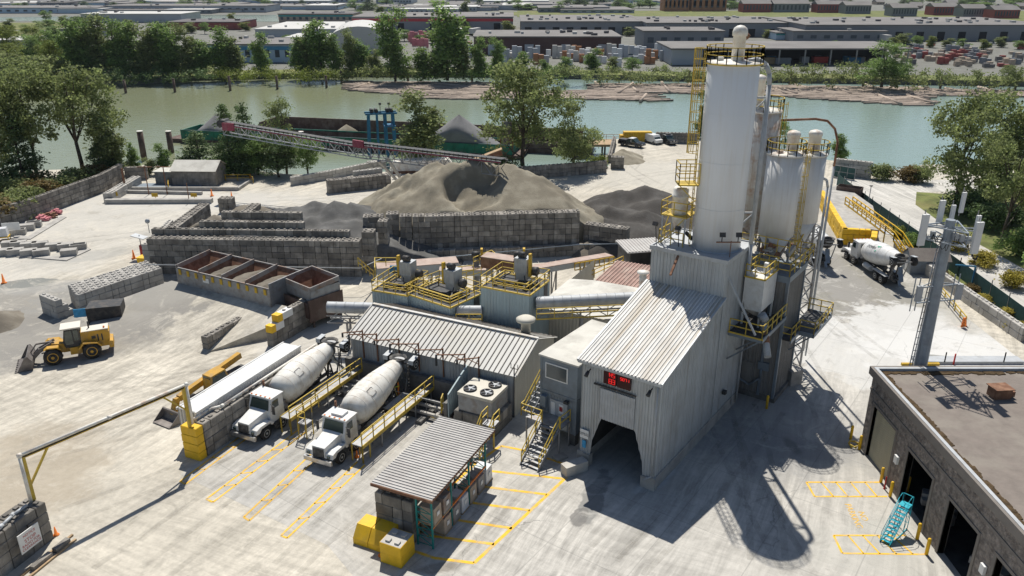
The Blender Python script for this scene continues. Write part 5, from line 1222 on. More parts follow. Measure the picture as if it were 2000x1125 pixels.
# ---- pickup and off-road car
def car(name,label,loc,rot,body,roofm,kind):
    t=thing(name,label,'pickup truck' if kind=='pick' else 'car',loc,rot)
    L=5.6 if kind=='pick' else 4.4
    mb=MB(); 
    if kind=='pick': side_prism(mb,[(0,.45),(0,1.05),(.1,1.15),(2.0,1.2),(2.05,.8),(3.9,.8),(3.9,1.15),(5.3,1.05),(5.6,.85),(5.6,.45)][::1],-.95,.95); mb.box(0,2.,-.95,-.87,.8,1.2); mb.box(0,2.,.87,.95,.8,1.2)
    else: side_prism(mb,[(0,.5),(0,1.1),(3.0,1.15),(4.2,1.1),(4.4,.95),(4.4,.5)],-.9,.9)
    mb.build('body',body,t)
    x0,x1=(2.1,4.2) if kind=='pick' else (.1,2.9)
    mb=MB(); side_prism(mb,[(x0,1.15),(x0+.25,1.78),(x1-.75,1.82),(x1,1.15)],-.8,.8); c=mb.build('cabin','glass',t)
    mb=MB(); side_prism(mb,[(x0+.2,1.76),(x0+.25,1.83),(x1-.75,1.87),(x1-.7,1.8)],-.82,.82)
    for x in (x0+.9,): mb.box(x,x+.08,-.83,-.78,1.1,1.8); mb.box(x,x+.08,.78,.83,1.1,1.8)
    mb.build('roof',roofm,c)
    for x in (1.05,L-1.1):
        for y,s in ((-.85,-1),(.85,1)): wheel(t,x,y,.42,.42,.28,s,'steel')
    mb=MB(); mb.box(L-.02,L+.06,-.9,.9,.5,.7); mb.build('bumper','steel',t)
    for y in (-.75,.6):
        mb=MB(); mb.box(L-.02,L+.03,y,y+.2,.78,.95); mb.build('headlight','rimwhite',t)
    if kind=='pick':
        mb=MB(); mb.cbox((.9,0,1.3),(1.7,1.6,.3),5); mb.build('bed_cover','darkmetal',t)
        mb=MB(); mb.cbox((4.8,0,1.14),(.7,.7,.08)); mb.build('bonnet_scoop','carblack',t)
    else:
        mb=MB(); mb.box(.4,2.2,-.6,.6,1.95,2.15); mb.build('roof_rack','darkmetal',t)
        mb=MB(); mb.cyl((L+.1,0,1.0),(L+.18,0,1.0),.15); mb.build('winch','rimwhite',t)
    return t
car('pickup_truck','black pickup truck with pale roof parked by the river behind a sand heap',P(1211,283),-38,'carblack','truckwhite','pick')
car('offroad_car','dark off-road car with a roof rack facing the yard before the grey sea wall',P(1296,277),-72,'carblack','truckwhite','car')
t=thing('parked_van','small pale van behind the yellow containers at the river edge','van',P(1262,276),-60)
mb=MB(); side_prism(mb,[(0,.4),(0,1.9),(3.2,1.9),(3.8,1.1),(4.4,1.),(4.4,.4)],-.9,.9); mb.build('body','truckwhite',t)
mb=MB(); mb.face([(3.22,-.8,1.85),(3.78,-.8,1.15),(3.78,.8,1.15),(3.22,.8,1.85)]); mb.build('windscreen','glass',t)
for x in (.9,3.5):
    for y,s in ((-.85,-1),(.85,1)): wheel(t,x,y,.35,.35,.22,s)
for i,(px,l,h) in enumerate(((1244,6.,2.2),(1228,4.,1.4))):
    t=thing('waste_skip',['taller yellow steel skip at the river edge behind the pickup','lower yellow steel skip, left of the taller one at the river edge'][i],'skip',P(px,276-i*1.0),0,'yellow skips at the river edge')
    mb=MB(); mb.corr((-l/2,-1,0),(1,0,0),(0,0,1),l,0,h,.5,.08,(0,-1,0)); mb.box(-l/2,l/2,-.98,1,0,h-.1); mb.build('body','yellow',t); mb=MB(); mb.box(-l/2-.05,l/2+.05,-1.1,-.95,h-.12,h); mb.build('rim','yelpaint',t)
# ---- portal pipe frame
Lp=P(43,888,6.2);Rp=P(357,754,6.2)
PT=thing('portal_frame','yellow steel portal carrying a white pipe over the yard entrance','portal frame',(Lp.x,Lp.y,0),math.degrees(math.atan2(Rp.y-Lp.y,Rp.x-Lp.x)))
Lw=(Rp-Lp).length
mb=MB(); mb.bar((0,0,2.85),(0,0,6.1),.2,.2); mb.bar((0,0,3.9),(1.5,0,6.0),.12) ; mb.build('post','railyel',PT)
mb=MB(); mb.bar((Lw,0,2.8),(Lw,0,6.1),.2,.2); mb.bar((Lw,0,4.2),(Lw-1.6,0,6.0),.12); mb.build('post','railyel',PT)
mb=MB(); mb.box(-.1,Lw+.1,-.08,.1,5.95,6.15); mb.build('beam','yellow',PT)
mb=MB(); mb.tube([(-.22,-.1,2.6),(-.2,-.1,6.28),(Lw+.2,-.1,6.28),(Lw+.22,-.1,3.0)],.11,10); 
for x in (-.2,Lw/2,Lw+.2): mb.cyl((x-.12,-.1,6.28),(x+.12,-.1,6.28),.15,n=10)
mb.build('pipe','capwhite',PT)
mb=MB(); mb.box(-.05,Lw,-.13,-.02,6.05,6.12); mb.build('cable','blackpaint',PT)
mb=MB(); w0=wallA.location; d_=rot2(66.5); nn_=rot2(156.5); q=[w0+d_*.5+nn_*.9+Vector((0,0,3.0)),w0+d_*2.4+nn_*.9+Vector((0,0,3.0)),w0+d_*3.2+nn_*.35+Vector((0,0,3.0)),w0+d_*15+nn_*.35+Vector((0,0,3.0))]; mb.tube(q,.11,8); 
for k in (1,2): mb.cyl(q[k]-d_*.12,q[k]+d_*.12,.15)
solo('ground_pipe','capwhite',mb,'white pipe lying along the top of the yellow-ended block wall','pipe')
mb=MB(); a=Vector((-30.35,41.3,3.0)); mb.tube([a,a+Vector((-.3,-.9,0)),a+Vector((-.4,-2,0)),a+Vector((-.4,-10,0))],.1,8)
for k in (1,2): mb.cyl(a+Vector((-.3-.05*k,-1.1*k+.3,0)),a+Vector((-.3-.05*k,-1.1*k+.0,0)),.13)
solo('ground_pipe','galv',mb,'grey pipe lying along the block wall in the lower left corner','pipe')
mb=MB(); p=Vector((-29.5,40.6,1.55)); dd=Vector((-.30,-.954,0)); 
M=Matrix.Translation(p+Vector((.04,0,0)))@Matrix.Rotation(R(-107.5),4,'Z')
mb.box(0,1.5,-.0,.05,-.6,.75,M@Matrix.Scale(-1,4,(0,1,0)) if 0 else M); sg=solo('warning_sign','signwhite',mb,'white warning sign with red lettering on the lower left block wall','sign')
for (s_,dz,c_) in (('NOTICE',.42,'red'),('STOP',.06,'red'),('RADIO FOR',-.22,'red'),('CLEARANCE',-.45,'red')):
    tx=text('sign_lettering',s_,(-29.5+.30*-.75+.1,40.6-.954*.75,1.6+dz),(R(90),0,R(-107.5+180)),.24 if s_!='STOP' else .34,c_); tx.parent=sg; tx.location=Vector(tx.location)-sg.location
mb=MB(); mb.lathe((0,0,0),[(.2,0),(.2,.04),(.12,.05),(.03,.65)],n=12); cone=solo('traffic_cone','orange',mb,'orange traffic cone at the end of the lower left block wall','cone'); cone.location=P(110,1045)
for (px,py,lb) in ((788,1008*0+893,'orange traffic cone between the right mixer truck and its walkway'),(453,388,'orange traffic cone by the settling pond, nearer one'),(414,383,'orange traffic cone at the pond corner'),(490,352,'orange cone standing where the pond rail ends'),(8,553,'orange marker cone at the left picture edge'),(1885,637,'orange and white barrier cone at the end of the low yellow rail'),(1215,330,'orange cone by the block pier near the cars'),(262,505,'orange cone left of the bay wall')):
    if px==788: px,py=697,893
    c2=cone.copy(); col.objects.link(c2); c2.location=P(px,py); c2['label']=lb; c2['group']='traffic cones'; 
    if py<600: c2.scale=(1.6,1.6,1.8)
cone['group']='traffic cones'
tp=thing('timber_stack','pale timber planks and blocks lying at the foot of the lower left wall','timber',P(80,1095),-107)
mb=MB(); mb.box(-2.5,2,-.05,.1,0,.12); mb.box(-2.2,2.2,.5,.65,0,.12); mb.build('plank','wood',tp); mb=MB(); mb.box(-.5,.9,.12,.48,0,.35); mb.box(-1.9,-.8,.12,.48,0,.35); mb.build('grey_block','block',tp)
# ================================================================ aggregate feed and conveyors
FB=thing('feed_bins','row of four open steel feed bins with sloping lips at the top of the ramp','feed bins',P(345.5,522,4),-28.5)
FB.location.z=0
Lb=13.6;D1=4.7
for k in range(4):
    x0=k*3.4; x1=x0+3.4
    mb=MB(); zt=4.; zb=2.4
    T4=[(x0,0,zt),(x1,0,zt),(x1,D1,zt+.35),(x0,D1,zt+.35)]; B4=[(x0+1,1.6,zb),(x1-1,1.6,zb),(x1-1,3.2,zb),(x0+1,3.2,zb)]
    # inner faces
    for i in range(4):
        j=(i+1)%4; mb.face([T4[i],B4[i],B4[j],T4[j]][::-1])
    mb.face(B4); mb.build('bin_hopper','rust',FB)
    mb=MB(); mb.bar((x0+.05,0,zt+.1),(x0+.05,D1,zt+.45),.1,.5); 
    mb.build('divider','binsteel',FB)
    if k:
        mb=MB(); rr=random.Random(k)
        nx=7
        for i in range(nx):
            for j in range(nx):
                pass
        gx=[x0+.25+(x1-x0-.5)*i/nx for i in range(nx+1)]; gy=[.3+4.*j/nx for j in range(nx+1)]
        kk=len(mb.v)
        for yv in gy:
            for xv in gx: mb.v.append((xv,yv,3.55+.45*(1-abs(xv-(x0+x1)/2)/1.7)-.1*abs(yv-2.3)+rr.uniform(-.1,.1)))
        for j in range(nx):
            for i in range(nx): q=kk+j*(nx+1)+i; mb.f.append((q,q+1,q+nx+2,q+nx+1)); mb._at()
        mb.build('bin_fill','gravelbrown',FB)
mb=MB(); mb.box(-.05,Lb+.05,-.12,-.02,1.9,4.0); mb.box(-.1,0,-.1,D1,1.9,4.3); mb.box(Lb,Lb+.1,-.1,D1,1.5,4.6); mb.box(0,Lb,D1,D1+.1,1.5,4.4); mb.build('skirt_plates','steel',FB)
mb=MB(); 
for k in range(11): mb.box(.4+k*1.25,.75+k*1.25,-.2,-.13,3.3,3.9)
mb.build('yellow_plates','yellow',FB)
mb=MB()
for k in range(5): mb.box(k*3.4-.12,k*3.4+.12,D1+.1,D1+.3,0,4.4)
mb.bar((-.1,-.05,4.0),(Lb+.1,-.05,4.0),.14); mb.bar((-.1,D1+.05,4.42),(Lb+.1,D1+.05,4.42),.14); mb.build('rim_beams','binsteel',FB)
mb=MB(); mb.cbox((4.5,-.16,3.3),(.9,.04,.5)); mb.build('sign','signwhite',FB)
ho=P(554,546,4.2); HP=thing('tipping_hopper','single square steel hopper with rusty inside beside the feed bins','hopper',(ho.x,ho.y,0),-41)
mb=MB(); z=4.2; T4=[(0,0,z),(4.6,0,z),(4.6,3.6,z+.3),(0,3.6,z+.3)];B4=[(1.4,1.2,2.2),(3.2,1.2,2.2),(3.2,2.6,2.2),(1.4,2.6,2.2)]
for i in range(4):
    j=(i+1)%4; mb.face([T4[i],B4[i],B4[j],T4[j]][::-1])
mb.face(B4); mb.build('hopper_inside','rust',HP)
mb=MB(); 
for i in range(4):
    a=Vector(T4[i]);b=Vector(T4[(i+1)%4]); mb.bar(a,b,.12,.5)
mb.build('rim','binsteel',HP)
mb=MB(); mb.box(-.02,4.62,-.06,0,2.9,3.95); mb.box(4.6,4.66,0,3.6,2.2,4.1);mb.box(-.06,0,0,3.6,2.,4.1); mb.box(0,4.6,3.6,3.66,0,4.2); mb.build('side_plates','steel',HP)
mb=MB(); side=[(0,-.3),(4.7,-.3)]; mb.box(-.3,4.8,-.5,-.4,1.2,2.9); mb.box(4.7,4.8,-.5,3.8,.8,3.2); mb.build('rubber_skirts','brownsteel',HP)
for x,y in ((.2,.2),(4.4,.2),(4.4,3.4),(.2,3.4)):
    mb=MB(); mb.bar((x,y,0),(x,y,4),.2); mb.build('leg','brownsteel',HP)
# screening cabins
def cabin(label,o,rot,L,W,H,mot=0):
    t=thing('hopper_cabin',label,'cabin',o,rot,'ribbed cabins with railed tops')
    mb=MB(); mb.corr((0,0,0),(1,0,0),(0,0,1),L,0,H,.33,.04,(0,-1,0)); mb.corr((L,0,0),(0,1,0),(0,0,1),W,0,H,.33,.04,(1,0,0)); mb.corr((0,W,0),(0,-1,0),(0,0,1),W,0,H,.33,.04,(-1,0,0)); mb.box(.02,L-.02,.02,W,0,H-.05); mb.build('walls','sideblue',t)
    mb=MB(); mb.box(-.06,L+.06,-.06,.06,H-.08,H+.06); mb.box(L-.06,L+.06,0.06,W,H-.08,H+.06); mb.box(-.06,.06,.06,W,H-.08,H+.06); mb.box(.06,L-.06,W-.06,W+.06,H-.08,H+.06); mb.build('top_frame','railyel',t)
    mb=MB(); mb.rail([(0,0,H),(L,0,H),(L,W,H),(0,W,H)],1.05,.03,1.2,1,True); mb.rail([(.8,.8,H),(L-.8,.8,H),(L-.8,W-1,H),(.8,W-1,H)],.65,.04,1.2,1,True); mb.build('railing','railyel',t)
    mb=MB(); mb.box(.1,L-.1,.1,W-.1,H-.03,H+.03); mb.build('deck_grating','darkmetal',t)
    mb=MB()
    for k in range(3): mb.bar((.9,1.1+k*.5,H+.12),(L-.9,1.1+k*.5,H+.12),.14)
    mb.box(.9,1.2,.9,1.2,H,H+.35); mb.box(L-1.2,L-.9,.9,1.2,H,H+.35); mb.bar((.8,.9,H+.3),(2.,W/2,H+1.),.1); mb.bar((L-.8,.9,H+.3),(L-1.6,W/2,H+.9),.1); mb.build('grid','darkmetal',t)
    mb=MB(); mb.corr((L*.45,W*.55,H+1.),(1,0,0),(0,0,1),1.3,0,1.4,.33,.03,(0,-1,0)); mb.box(L*.45,L*.45+1.3,W*.55+.01,W*.55+1.2,H+1.,H+2.4); mb.box(L*.45+.1,L*.45+1.2,W*.55+.1,W*.55+1,H+.3,H+1.); mb.build('head_chute','galv',t)
    mb=MB(); xx=L*.45-.25 if not mot else L*.45+1.45; mb.box(xx,xx+.22,W*.55,W*.55+.35,H+.8,H+3.); mb.build('drive_guard','yellow',t)
    mb=MB(); mb.cyl((L*.45+.3,W*.55+.4,H+2.7),(L*.45+1.,W*.55+.4,H+2.7),.3,n=12); mb.lathe((L*.45+1.6,W*.55+.6,H+1.2),[(.4,0),(.45,.5),(.3,.6)],n=14,axis=(1,0,0)); mb.build('motor','darkmetal',t)
    mb=MB(); mb.box(L-.02,L+.07,W-1.3,W-.5,H-2.,H-.1); mb.build('door','darkmetal',t)
    return t
b2=P(795,574,5.2)
cabin('left ribbed cabin of three, lowest, with railed top beside the steel hopper',P(727,566,5.2)*1-Vector((0,0,5.2)),-22,3.9,4.3,5.15)
cabin('middle ribbed cabin of three with railed top behind the long shed',(b2.x,b2.y,0),-38,5.6,4.6,5.2)
b3=SO+rot2(SA_)*-7.9+rot2(SA_+90)*8.95
cabin('right ribbed cabin of three, tallest, with railed top and twin motors',(b3.x,b3.y,0),SA_,5.0,4.3,7.,1)
# tube conveyors
def tubeconv(label,a,b,r,rail=True,m='galv',legs=1,tr=True):
    d=b-a; L=d.length; t=thing('tube_conveyor',label,'conveyor',(a.x,a.y,0),math.degrees(math.atan2(d.y,d.x)),'covered tube conveyors'); z0,z1=a.z,b.z; h=math.hypot(d.x,d.y)
    A=Vector((0,0,z0));B=Vector((h,0,z1))
    mb=MB(); n=int(h/.8)
    for k in range(n): 
        p=A.lerp(B,k/n);q=A.lerp(B,(k+1)/n); mb.cyl(p,q,r,n=20,cap=False); mb.cyl(p,p+(q-p)*.06,r+.03,n=20)
    mb.cyl(A,A.lerp(B,.01),r*.98,n=20); mb.build('tube','galv',t)
    mb=MB(); 
    for y in (-r,r):
        for zz in (-r-.1,-r-.8): mb.bar(A+Vector((0,y,zz)),B+Vector((0,y,zz)),.12)
        k=0; x=0
        while x<1-1e-3:
            x2=min(1,x+1.1/h); p=A.lerp(B,x)+Vector((0,y,-r-.1 if k%2 else -r-.8)); q=A.lerp(B,x2)+Vector((0,y,-r-.8 if k%2 else -r-.1)); mb.bar(p,q,.07); x=x2;k+=1
    mb.build('truss','steel',t)
    if rail:
        mb=MB(); mb.rail([A+Vector((0,-r-.6,-r-.5)),B+Vector((0,-r-.6,-r-.5))],1.,.035,1.5,1); mb.bar(A+Vector((0,-r-.55,-r-.55)),B+Vector((0,-r-.55,-r-.55)),.1,.12); mb.build('walkway_railing','railyel',t)
    for k in range(legs):
        mb=MB(); p=A.lerp(B,(k+.7)/(legs+.6)); 
        for y in (-r,r): mb.bar((p.x,y,0),(p.x,y,p.z-r-.8),.18)
        if p.z-r-.8>1: mb.bar((p.x,-r,.2),(p.x,r,p.z-r-.9),.09); mb.bar((p.x,r,.2),(p.x,-r,p.z-r-.9),.09)
        mb.build('leg_frame','steel',t)
    return t
tubeconv('long grey tube conveyor with yellow walkway between the tallest cabin and the batch tower',P(1046,592,5.9),P(1252,582,6.2),.58)
tubeconv('short grey tube conveyor between the steel hopper and the left cabin',P(640,600,4.3),P(728,602,4.3),.55,False)
tubeconv('short tube conveyor with yellow rails between the middle and tallest cabins',P(892,606,4.6),P(942,606,4.6),.45)
def beltconv(label,a,b,w=1.6,m='covertop',sm='galv',yel=False,nleg=2,h=.8):
    d=b-a; hh=math.hypot(d.x,d.y); t=thing('belt_conveyor',label,'conveyor',(a.x,a.y,0),math.degrees(math.atan2(d.y,d.x)),'covered belt conveyors')
    A=Vector((0,0,a.z));B=Vector((hh,0,b.z))
    mb=MB(); mb.bar(A,B,w,.08); mb.build('cover',m,t)
    mb=MB(); 
    for y in (-w/2+.05,w/2-.05): mb.bar(A+Vector((0,y,-h/2-.05)),B+Vector((0,y,-h/2-.05)),.08,h)
    mb.build('side_sheets',sm,t)
    if yel:
        mb=MB(); s0=A.lerp(B,.5)
        for zz in (-.1,-.9): mb.bar(s0+Vector((0,-w/2-.1,zz)),B+Vector((0,-w/2-.1,zz)),.1)
        for k in range(9): p=s0.lerp(B,k/8)+Vector((0,-w/2-.1,0)); mb.bar(p,p-Vector((0,0,.9)),.08)
        mb.rail([A.lerp(B,.3)+Vector((1,-w/2-1.6,-2.4)),B+Vector((.4,-w/2-1.2,-.8))],1.,.04,1.8,1)
        mb.build('side_truss','yellow',t)
    for k in range(nleg):
        p=A.lerp(B,(k+.6)/(nleg+.3)); mb=MB()
        for y in (-w/2+.1,w/2-.1): mb.bar((p.x-.3,y,0),(p.x-.3,y,p.z-h),.14); mb.bar((p.x+.4,y,0),(p.x+.4,y,p.z-h),.14); mb.bar((p.x-.3,y,.3),(p.x+.4,y,p.z-h),.08)
        mb.build('leg_frame','steel',t)
    return t
beltconv('long flat conveyor cover with red-brown top before the tall wall, leftmost',P(735,519,3.2),P(893,507,3.2),2.2,h=1.3)
beltconv('short red-brown covered conveyor behind the middle cabin',P(858,525,3.4),P(962,524,3.4),1.3,h=.6)
beltconv('short rusty covered conveyor rising to the drive over the middle cabins',P(945,497,5.2),P(1008,506,5.2),1.7,h=1.2,sm='rust')
beltconv('long red-topped conveyor with yellow side truss running to the dark store',P(1030,524,4.4),P(1190,497,3.0),1.3,yel=True,h=.6)
for i,(px,py,z) in enumerate(((930,497,4.6),(1012,497,5.8),(771,525,4.3))):
    t=thing('conveyor_drive',['motor with yellow guard at the head of the rusty conveyor','motor unit above the tallest cabin beside a yellow guard','blue motor on the lowest cabin platform'][i],'motor',P(px,py,z),0,'conveyor drive motors')
    mb=MB(); mb.cyl((-.5,0,0),(.4,0,0),.38,n=14); mb.build('motor','blue' if i==2 else 'darkmetal',t)
    mb=MB(); mb.box(.5,.75,-.3,.3,-1.,.7); mb.build('guard','yellow',t)
    mb=MB(); mb.box(-.3,.3,-.25,.25,-z,-.4); mb.build('pedestal','steel',t)
mb=MB(); 
for (a,b) in (((730,545,1.),(700,520,4.)),((870,560,1),(940,540,3.6))): mb.rail([P(*a),P(*b)],1.,.04,1.2,1)
mb.rail([P(733,540,3.4),P(733,520,3.4),P(775,520,3.4)],1.,.04,1.2,1); mb.rail([P(1000,540,3.5),P(960,505,3.6),P(925,520,3.6)],1.,.04,1.2,1); mb.rail([P(880,540,3.5),P(925,535,3.6)],1.,.04,1.2,1)
solo('catwalk_rails','railyel',mb,'yellow catwalk rails weaving between the cabins and the conveyors','railing')
# buildings right of the conveyors
RB=thing('red_roof_shed','low building with half beige and half red-brown ribbed roof behind the tube conveyor','shed',SO,SA_)
mb=MB(); mb.corr((-4.2,13.6,0),(1,0,0),(0,0,1),9,0,3.9,.35,.04,(0,-1,0)); mb.corr((-4.2,28.8,0),(0,-1,0),(0,0,1),15.2,0,3.9,.35,.04,(-1,0,0)); mb.build('wall','cream',RB)
mb=MB(); mb.face([(-4.4,13.4,3.9),(4.8,13.4,4.1),(4.8,22,4.2),(-1.6,22,4.2)]); mb.face([(-4.4,13.4,3.9),(-1.6,22,4.2),(-4.4,22,3.9)]) ; mb.build('beige_roof','roofflat',RB)
mb=MB(); mb.corr((4.8,22.,4.15),(-1,0,0) ,(0,1,0),6.4,0,7,.4,.07,(0,0,1)); mb.build('red_roof','rustroof',RB)
t=thing('vent_stack','white capped vent pipe standing on the red-brown roof','vent',P(1254,568,4.1))
mb=MB(); mb.cyl((0,0,0),(0,0,1.9),.36,n=18); mb.lathe((0,0,1.9),[(.36,0),(.62,.05),(.62,.15),(.2,.3)],n=20); mb.build('pipe','capwhite',t); mb=MB(); mb.box(-.6,.6,-.6,.6,-.02,.06); mb.build('flashing','galv',t)
DS=thing('dark_store','low dark block store with pale ribbed roof left of the batch tower','shed',P(1232,492,3.2)-Vector((0,0,3.2)),12)
mb=MB(); mb.box(-.2,0,0,3.9,0,3.1); mb.box(0,4.5,3.7,3.9,0,3.1); mb.box(4.3,4.5,0,3.7,0,3.1); mb.build('walls','darkconc',DS)
mb=MB(); mb.corr((-.5,4.2,3.35),(0,-1,0) if 0 else (1,0,0),(0,-1,-.03),5.2,0,4.4,.4,.06,(0,0,1)); mb.box(-.5,4.7,-.3,4.2,3.1,3.18); mb.build('roof','shedroof',DS)
# ================================================================ right side
# workshop
WS=thing('workshop','brown split-block workshop with flat tarred roof and tall door openings','workshop',(26.75,52.45,0),-90)
# local x runs along the wall towards the camera, local y to the right (east)
doors=[(1.05,4.6,4.3),(6.6,9.9,4.05),(12.0,15.2,4.05),(17.1,20.3,4.05)]
mb=MB(); x=0; Hw=6.5; E=38
segs=[]
for a,b,h in doors: segs.append((x,a,0,Hw)); segs.append((a,b,h,Hw)); x=b
segs.append((x,28,0,Hw))
for a,b,z0,z1 in segs: mb.box(a,b,0,.4,z0,z1)
mb.box(0,.4,.4,E,0,Hw); mb.box(27.6,28,.4,E,0,Hw); mb.box(.4,27.6,E-.4,E,0,Hw); mb.build('walls','splitblock',WS)
mb=MB(); mb.box(-.3,28.3,.45,E+.3,6.5,6.62); rf=mb.build('roof','asphaltroof',WS)
mb=MB(); mb.box(-.35,28.3,-.2,.0,6.25,6.85); mb.box(-.35,-.15,.0,E,6.25,6.85); mb.build('roof_edge','trimdark',WS)
mb=MB(); mb.box(-.15,28.3,.02,.25,6.6,6.86); mb.box(-.14,.1,.25,E,6.6,6.86); mb.build('parapet_flashing','galv',WS)
mb=MB()
random.seed(5)
for k in range(260):
    s_=rnd(0,26); w_=rnd(.1,.5); mb.cbox((.15+s_,.3+w_/2,6.64),(rnd(.3,.8),w_,rnd(.04,.09)),rnd(-20,20))
    s_=rnd(0,E-2); mb.cbox((.2+w_/2,.3+s_,6.64),(w_,rnd(.3,.8),rnd(.04,.09)),rnd(-20,20))
mb.build('moss_patches','moss',WS)
mb=MB()
for a,b,h in doors:
    mb.box(a-.22,a,-.06,.42,0,h+.2); mb.box(b,b+.22,-.06,.42,0,h+.2); mb.box(a,b,-.06,.42,h,h+.22)
mb.box(0,28,-.05,0,5.1,5.3); mb.build('smooth_bands','trimdark',WS)
mb=MB(); mb.corr((1.05,.25,0),(0,0,1),(1,0,0),4.3,0,3.55,.12,.03,(0,-1,0)); mb.build('roller_door','rolldoor',WS)
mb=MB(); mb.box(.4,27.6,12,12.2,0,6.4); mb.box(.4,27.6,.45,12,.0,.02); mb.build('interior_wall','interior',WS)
for x in (5.3,16.2):
    mb=MB(); mb.box(x,x+.4,-.2,-.02,2.3,2.9); mb.build('wall_box','signwhite',WS)
mb=MB(); 
random.seed(8)
for (a,b,h) in doors[1:3]:
    for k in range(16): mb.cbox((rnd(a+.2,b-.2),rnd(1.2,4),rnd(.2,1.4)),(rnd(.2,.8),rnd(.2,.8),rnd(.1,.9)),rnd(0,90))
mb.build('stored_goods','steel',WS)
V=thing('roof_fan','rusty square fan housing on the workshop roof','roof fan',P(1950,775,6.6),5)
mb=MB(); mb.box(-.6,.6,-.45,.45,0,.75); mb.build('housing','rust',V); mb=MB(); mb.box(-.7,.7,-.55,.55,.75,.8); mb.box(.6,.95,-.3,.3,.1,.5); mb.build('cap','rust',V)
for i,(px,py) in enumerate(((1661,858),(1678,878),(1720,942),(1738,970),(1791,1053),(1809,1083),(1771,960),(1842,1068),(1497,798))):
    mb=MB(); mb.lathe((0,0,0),[(.11,0),(.11,1.15),(.09,1.22),(.03,1.25)],n=12); o=mb.build('bollard','yelpaint'); o.location=P(px,py)
    tag(o,['yellow bollard farthest back by the workshop corner','yellow bollard with hoses heaped round its foot at the workshop corner','yellow bollard right of the roller door','yellow bollard at the tip of the upper hatched box','yellow bollard behind the blue stairs','yellow bollard at the tip of the lower hatched box','yellow bollard just inside the first open workshop door','yellow bollard just inside the second open workshop door','lone yellow bollard at the foot of the bin tower'][i],'bollard','yellow bollards')
mb=MB(); 
for k in range(14): a=k*.8; mb.cbox((math.cos(a)*.35,math.sin(a)*.35,.15+.05*(k%4)),(.5,.08,.08),math.degrees(a)+90,rnd(-20,20))
o=mb.build('coiled_hose','railyel'); o.location=P(1668,872); tag(o,'tangle of yellow hose beside the workshop corner bollards','hose')
mb=MB(); mb.lathe((0,0,0),[(.1,0),(.06,.05),(.05,1.),(.02,1.05)],n=8); o=mb.build('marker_post','red'); o.location=P(1727,955); tag(o,'slim red marker post between the roller door bollards','post')
# blue rolling stairs
sa=P(1737,1068); sb=P(1800,1030)
BS=thing('rolling_stairs','bright blue rolling access stairs before the workshop','rolling stairs',(sa.x,sa.y,0),42); BS.scale=(.78,.78,.72)
mb=MB()
n=9
for k in range(n): mb.box(.1+k*.27,.38+k*.27,.05,.75,.25+k*.27,.29+k*.27)
mb.box(2.5,3.3,0,.8,2.66,2.7); mb.build('treads','stairblue',BS)
mb=MB()
for y in (.0,.8):
    mb.bar((0,y,.1),(2.6,y,2.65),.06,.12); mb.bar((2.6,y,2.65),(3.3,y,2.65),.05); mb.bar((3.3,y,0.1),(3.3,y,2.65),.05); mb.bar((2.5,y,.1),(2.5,y,2.6),.05); mb.bar((0,y,.1),(3.3,y,.1),.05); mb.bar((2.5,y,.2),(3.3,y,2.5),.03)
for z in (.7,1.3,1.9): mb.bar((3.3,0,z),(3.3,.8,z),.03)
mb.build('frame','stairblue',BS)
mb=MB()
for y in (0,.8): mb.tube([(0,y,.2),(-.05,y,1.1),(2.4,y,3.5),(2.9,y,3.7),(3.3,y,3.5),(3.3,y,2.7)],.025,6); mb.bar((.1,y,.7),(2.5,y,3.1),.035); mb.bar((1.2,y,1.3),(1.2,y,2.3),.035)
mb.bar((3.3,0,3.5),(3.3,.8,3.5),.04); mb.build('handrail','stairblue',BS)
for x,y in ((.1,0),(.1,.8),(3.2,0),(3.2,.8)): 
    mb=MB(); mb.cyl((x,y-.04,.08),(x,y+.04,.08),.08,n=10); mb.build('castor','rubber',BS)
# cell tower
CT=thing('antenna_mast','tall grey steel phone mast with white panel antennas behind the workshop','antenna mast',(30.9,53.9,1.4),0)
mb=MB(); mb.lathe((0,0,0),[(.56,-1.4),(.32,16.4)],n=12,cs=False); mb.build('pole','mastgrey',CT)
mb=MB(); 
for z in (15.9,14.9):
    pts=[Vector((1.75*math.cos(R(a)),1.75*math.sin(R(a)),z)) for a in (165,45,-75)]
    for i in range(3): mb.bar(pts[i],pts[(i+1)%3],.08); mb.bar((0,0,z),pts[i],.07); mb.bar((0,0,z),(pts[i]+pts[(i+1)%3])/2,.05)
for a in (165,45,-75): mb.bar((1.75*math.cos(R(a)),1.75*math.sin(R(a)),14.9),(1.75*math.cos(R(a)),1.75*math.sin(R(a)),15.9),.06)

for (x,y) in ((-1.75,.1),(-.1,1.3),(.75,1.3),(1.5,1.6),(1.45,-1.1),(1.75,-.3)):
    for z in (15.1,15.8): mb.bar((0,0,z),(x,y+.18,z),.07)
mb.build('head_frame','mastgrey',CT)
ant=[(-1.75,.1,15.6,2.3,.5),(-.1,1.3,16.6,1.7,.4),(.75,1.3,16.5,1.2,.28),(1.5,1.6,17.2,1.5,.28),(1.45,-1.1,15.4,2.3,.55),(1.75,-.3,15.7,2.2,.3)]
for (x,y,z,h,w_) in ant:
    mb=MB(); mb.cbox((x,y,z),(w_,.18,h),10); mb.build('panel_antenna','signwhite',CT); 
    mb=MB(); mb.bar((x,y+.18,z-h/2-.3),(x,y+.18,z+h/2+.3),.05); mb.build('antenna_pipe','steel',CT)
for (x,y,z) in ((.3,-.5,15.3),(.75,-.5,15.2),(1.15,-.6,15.1),(-.9,.3,15.2)):
    mb=MB(); mb.cbox((x,y,z),(.32,.22,.5)); mb.build('radio_unit','galv',CT)
random.seed(21)
mb=MB()
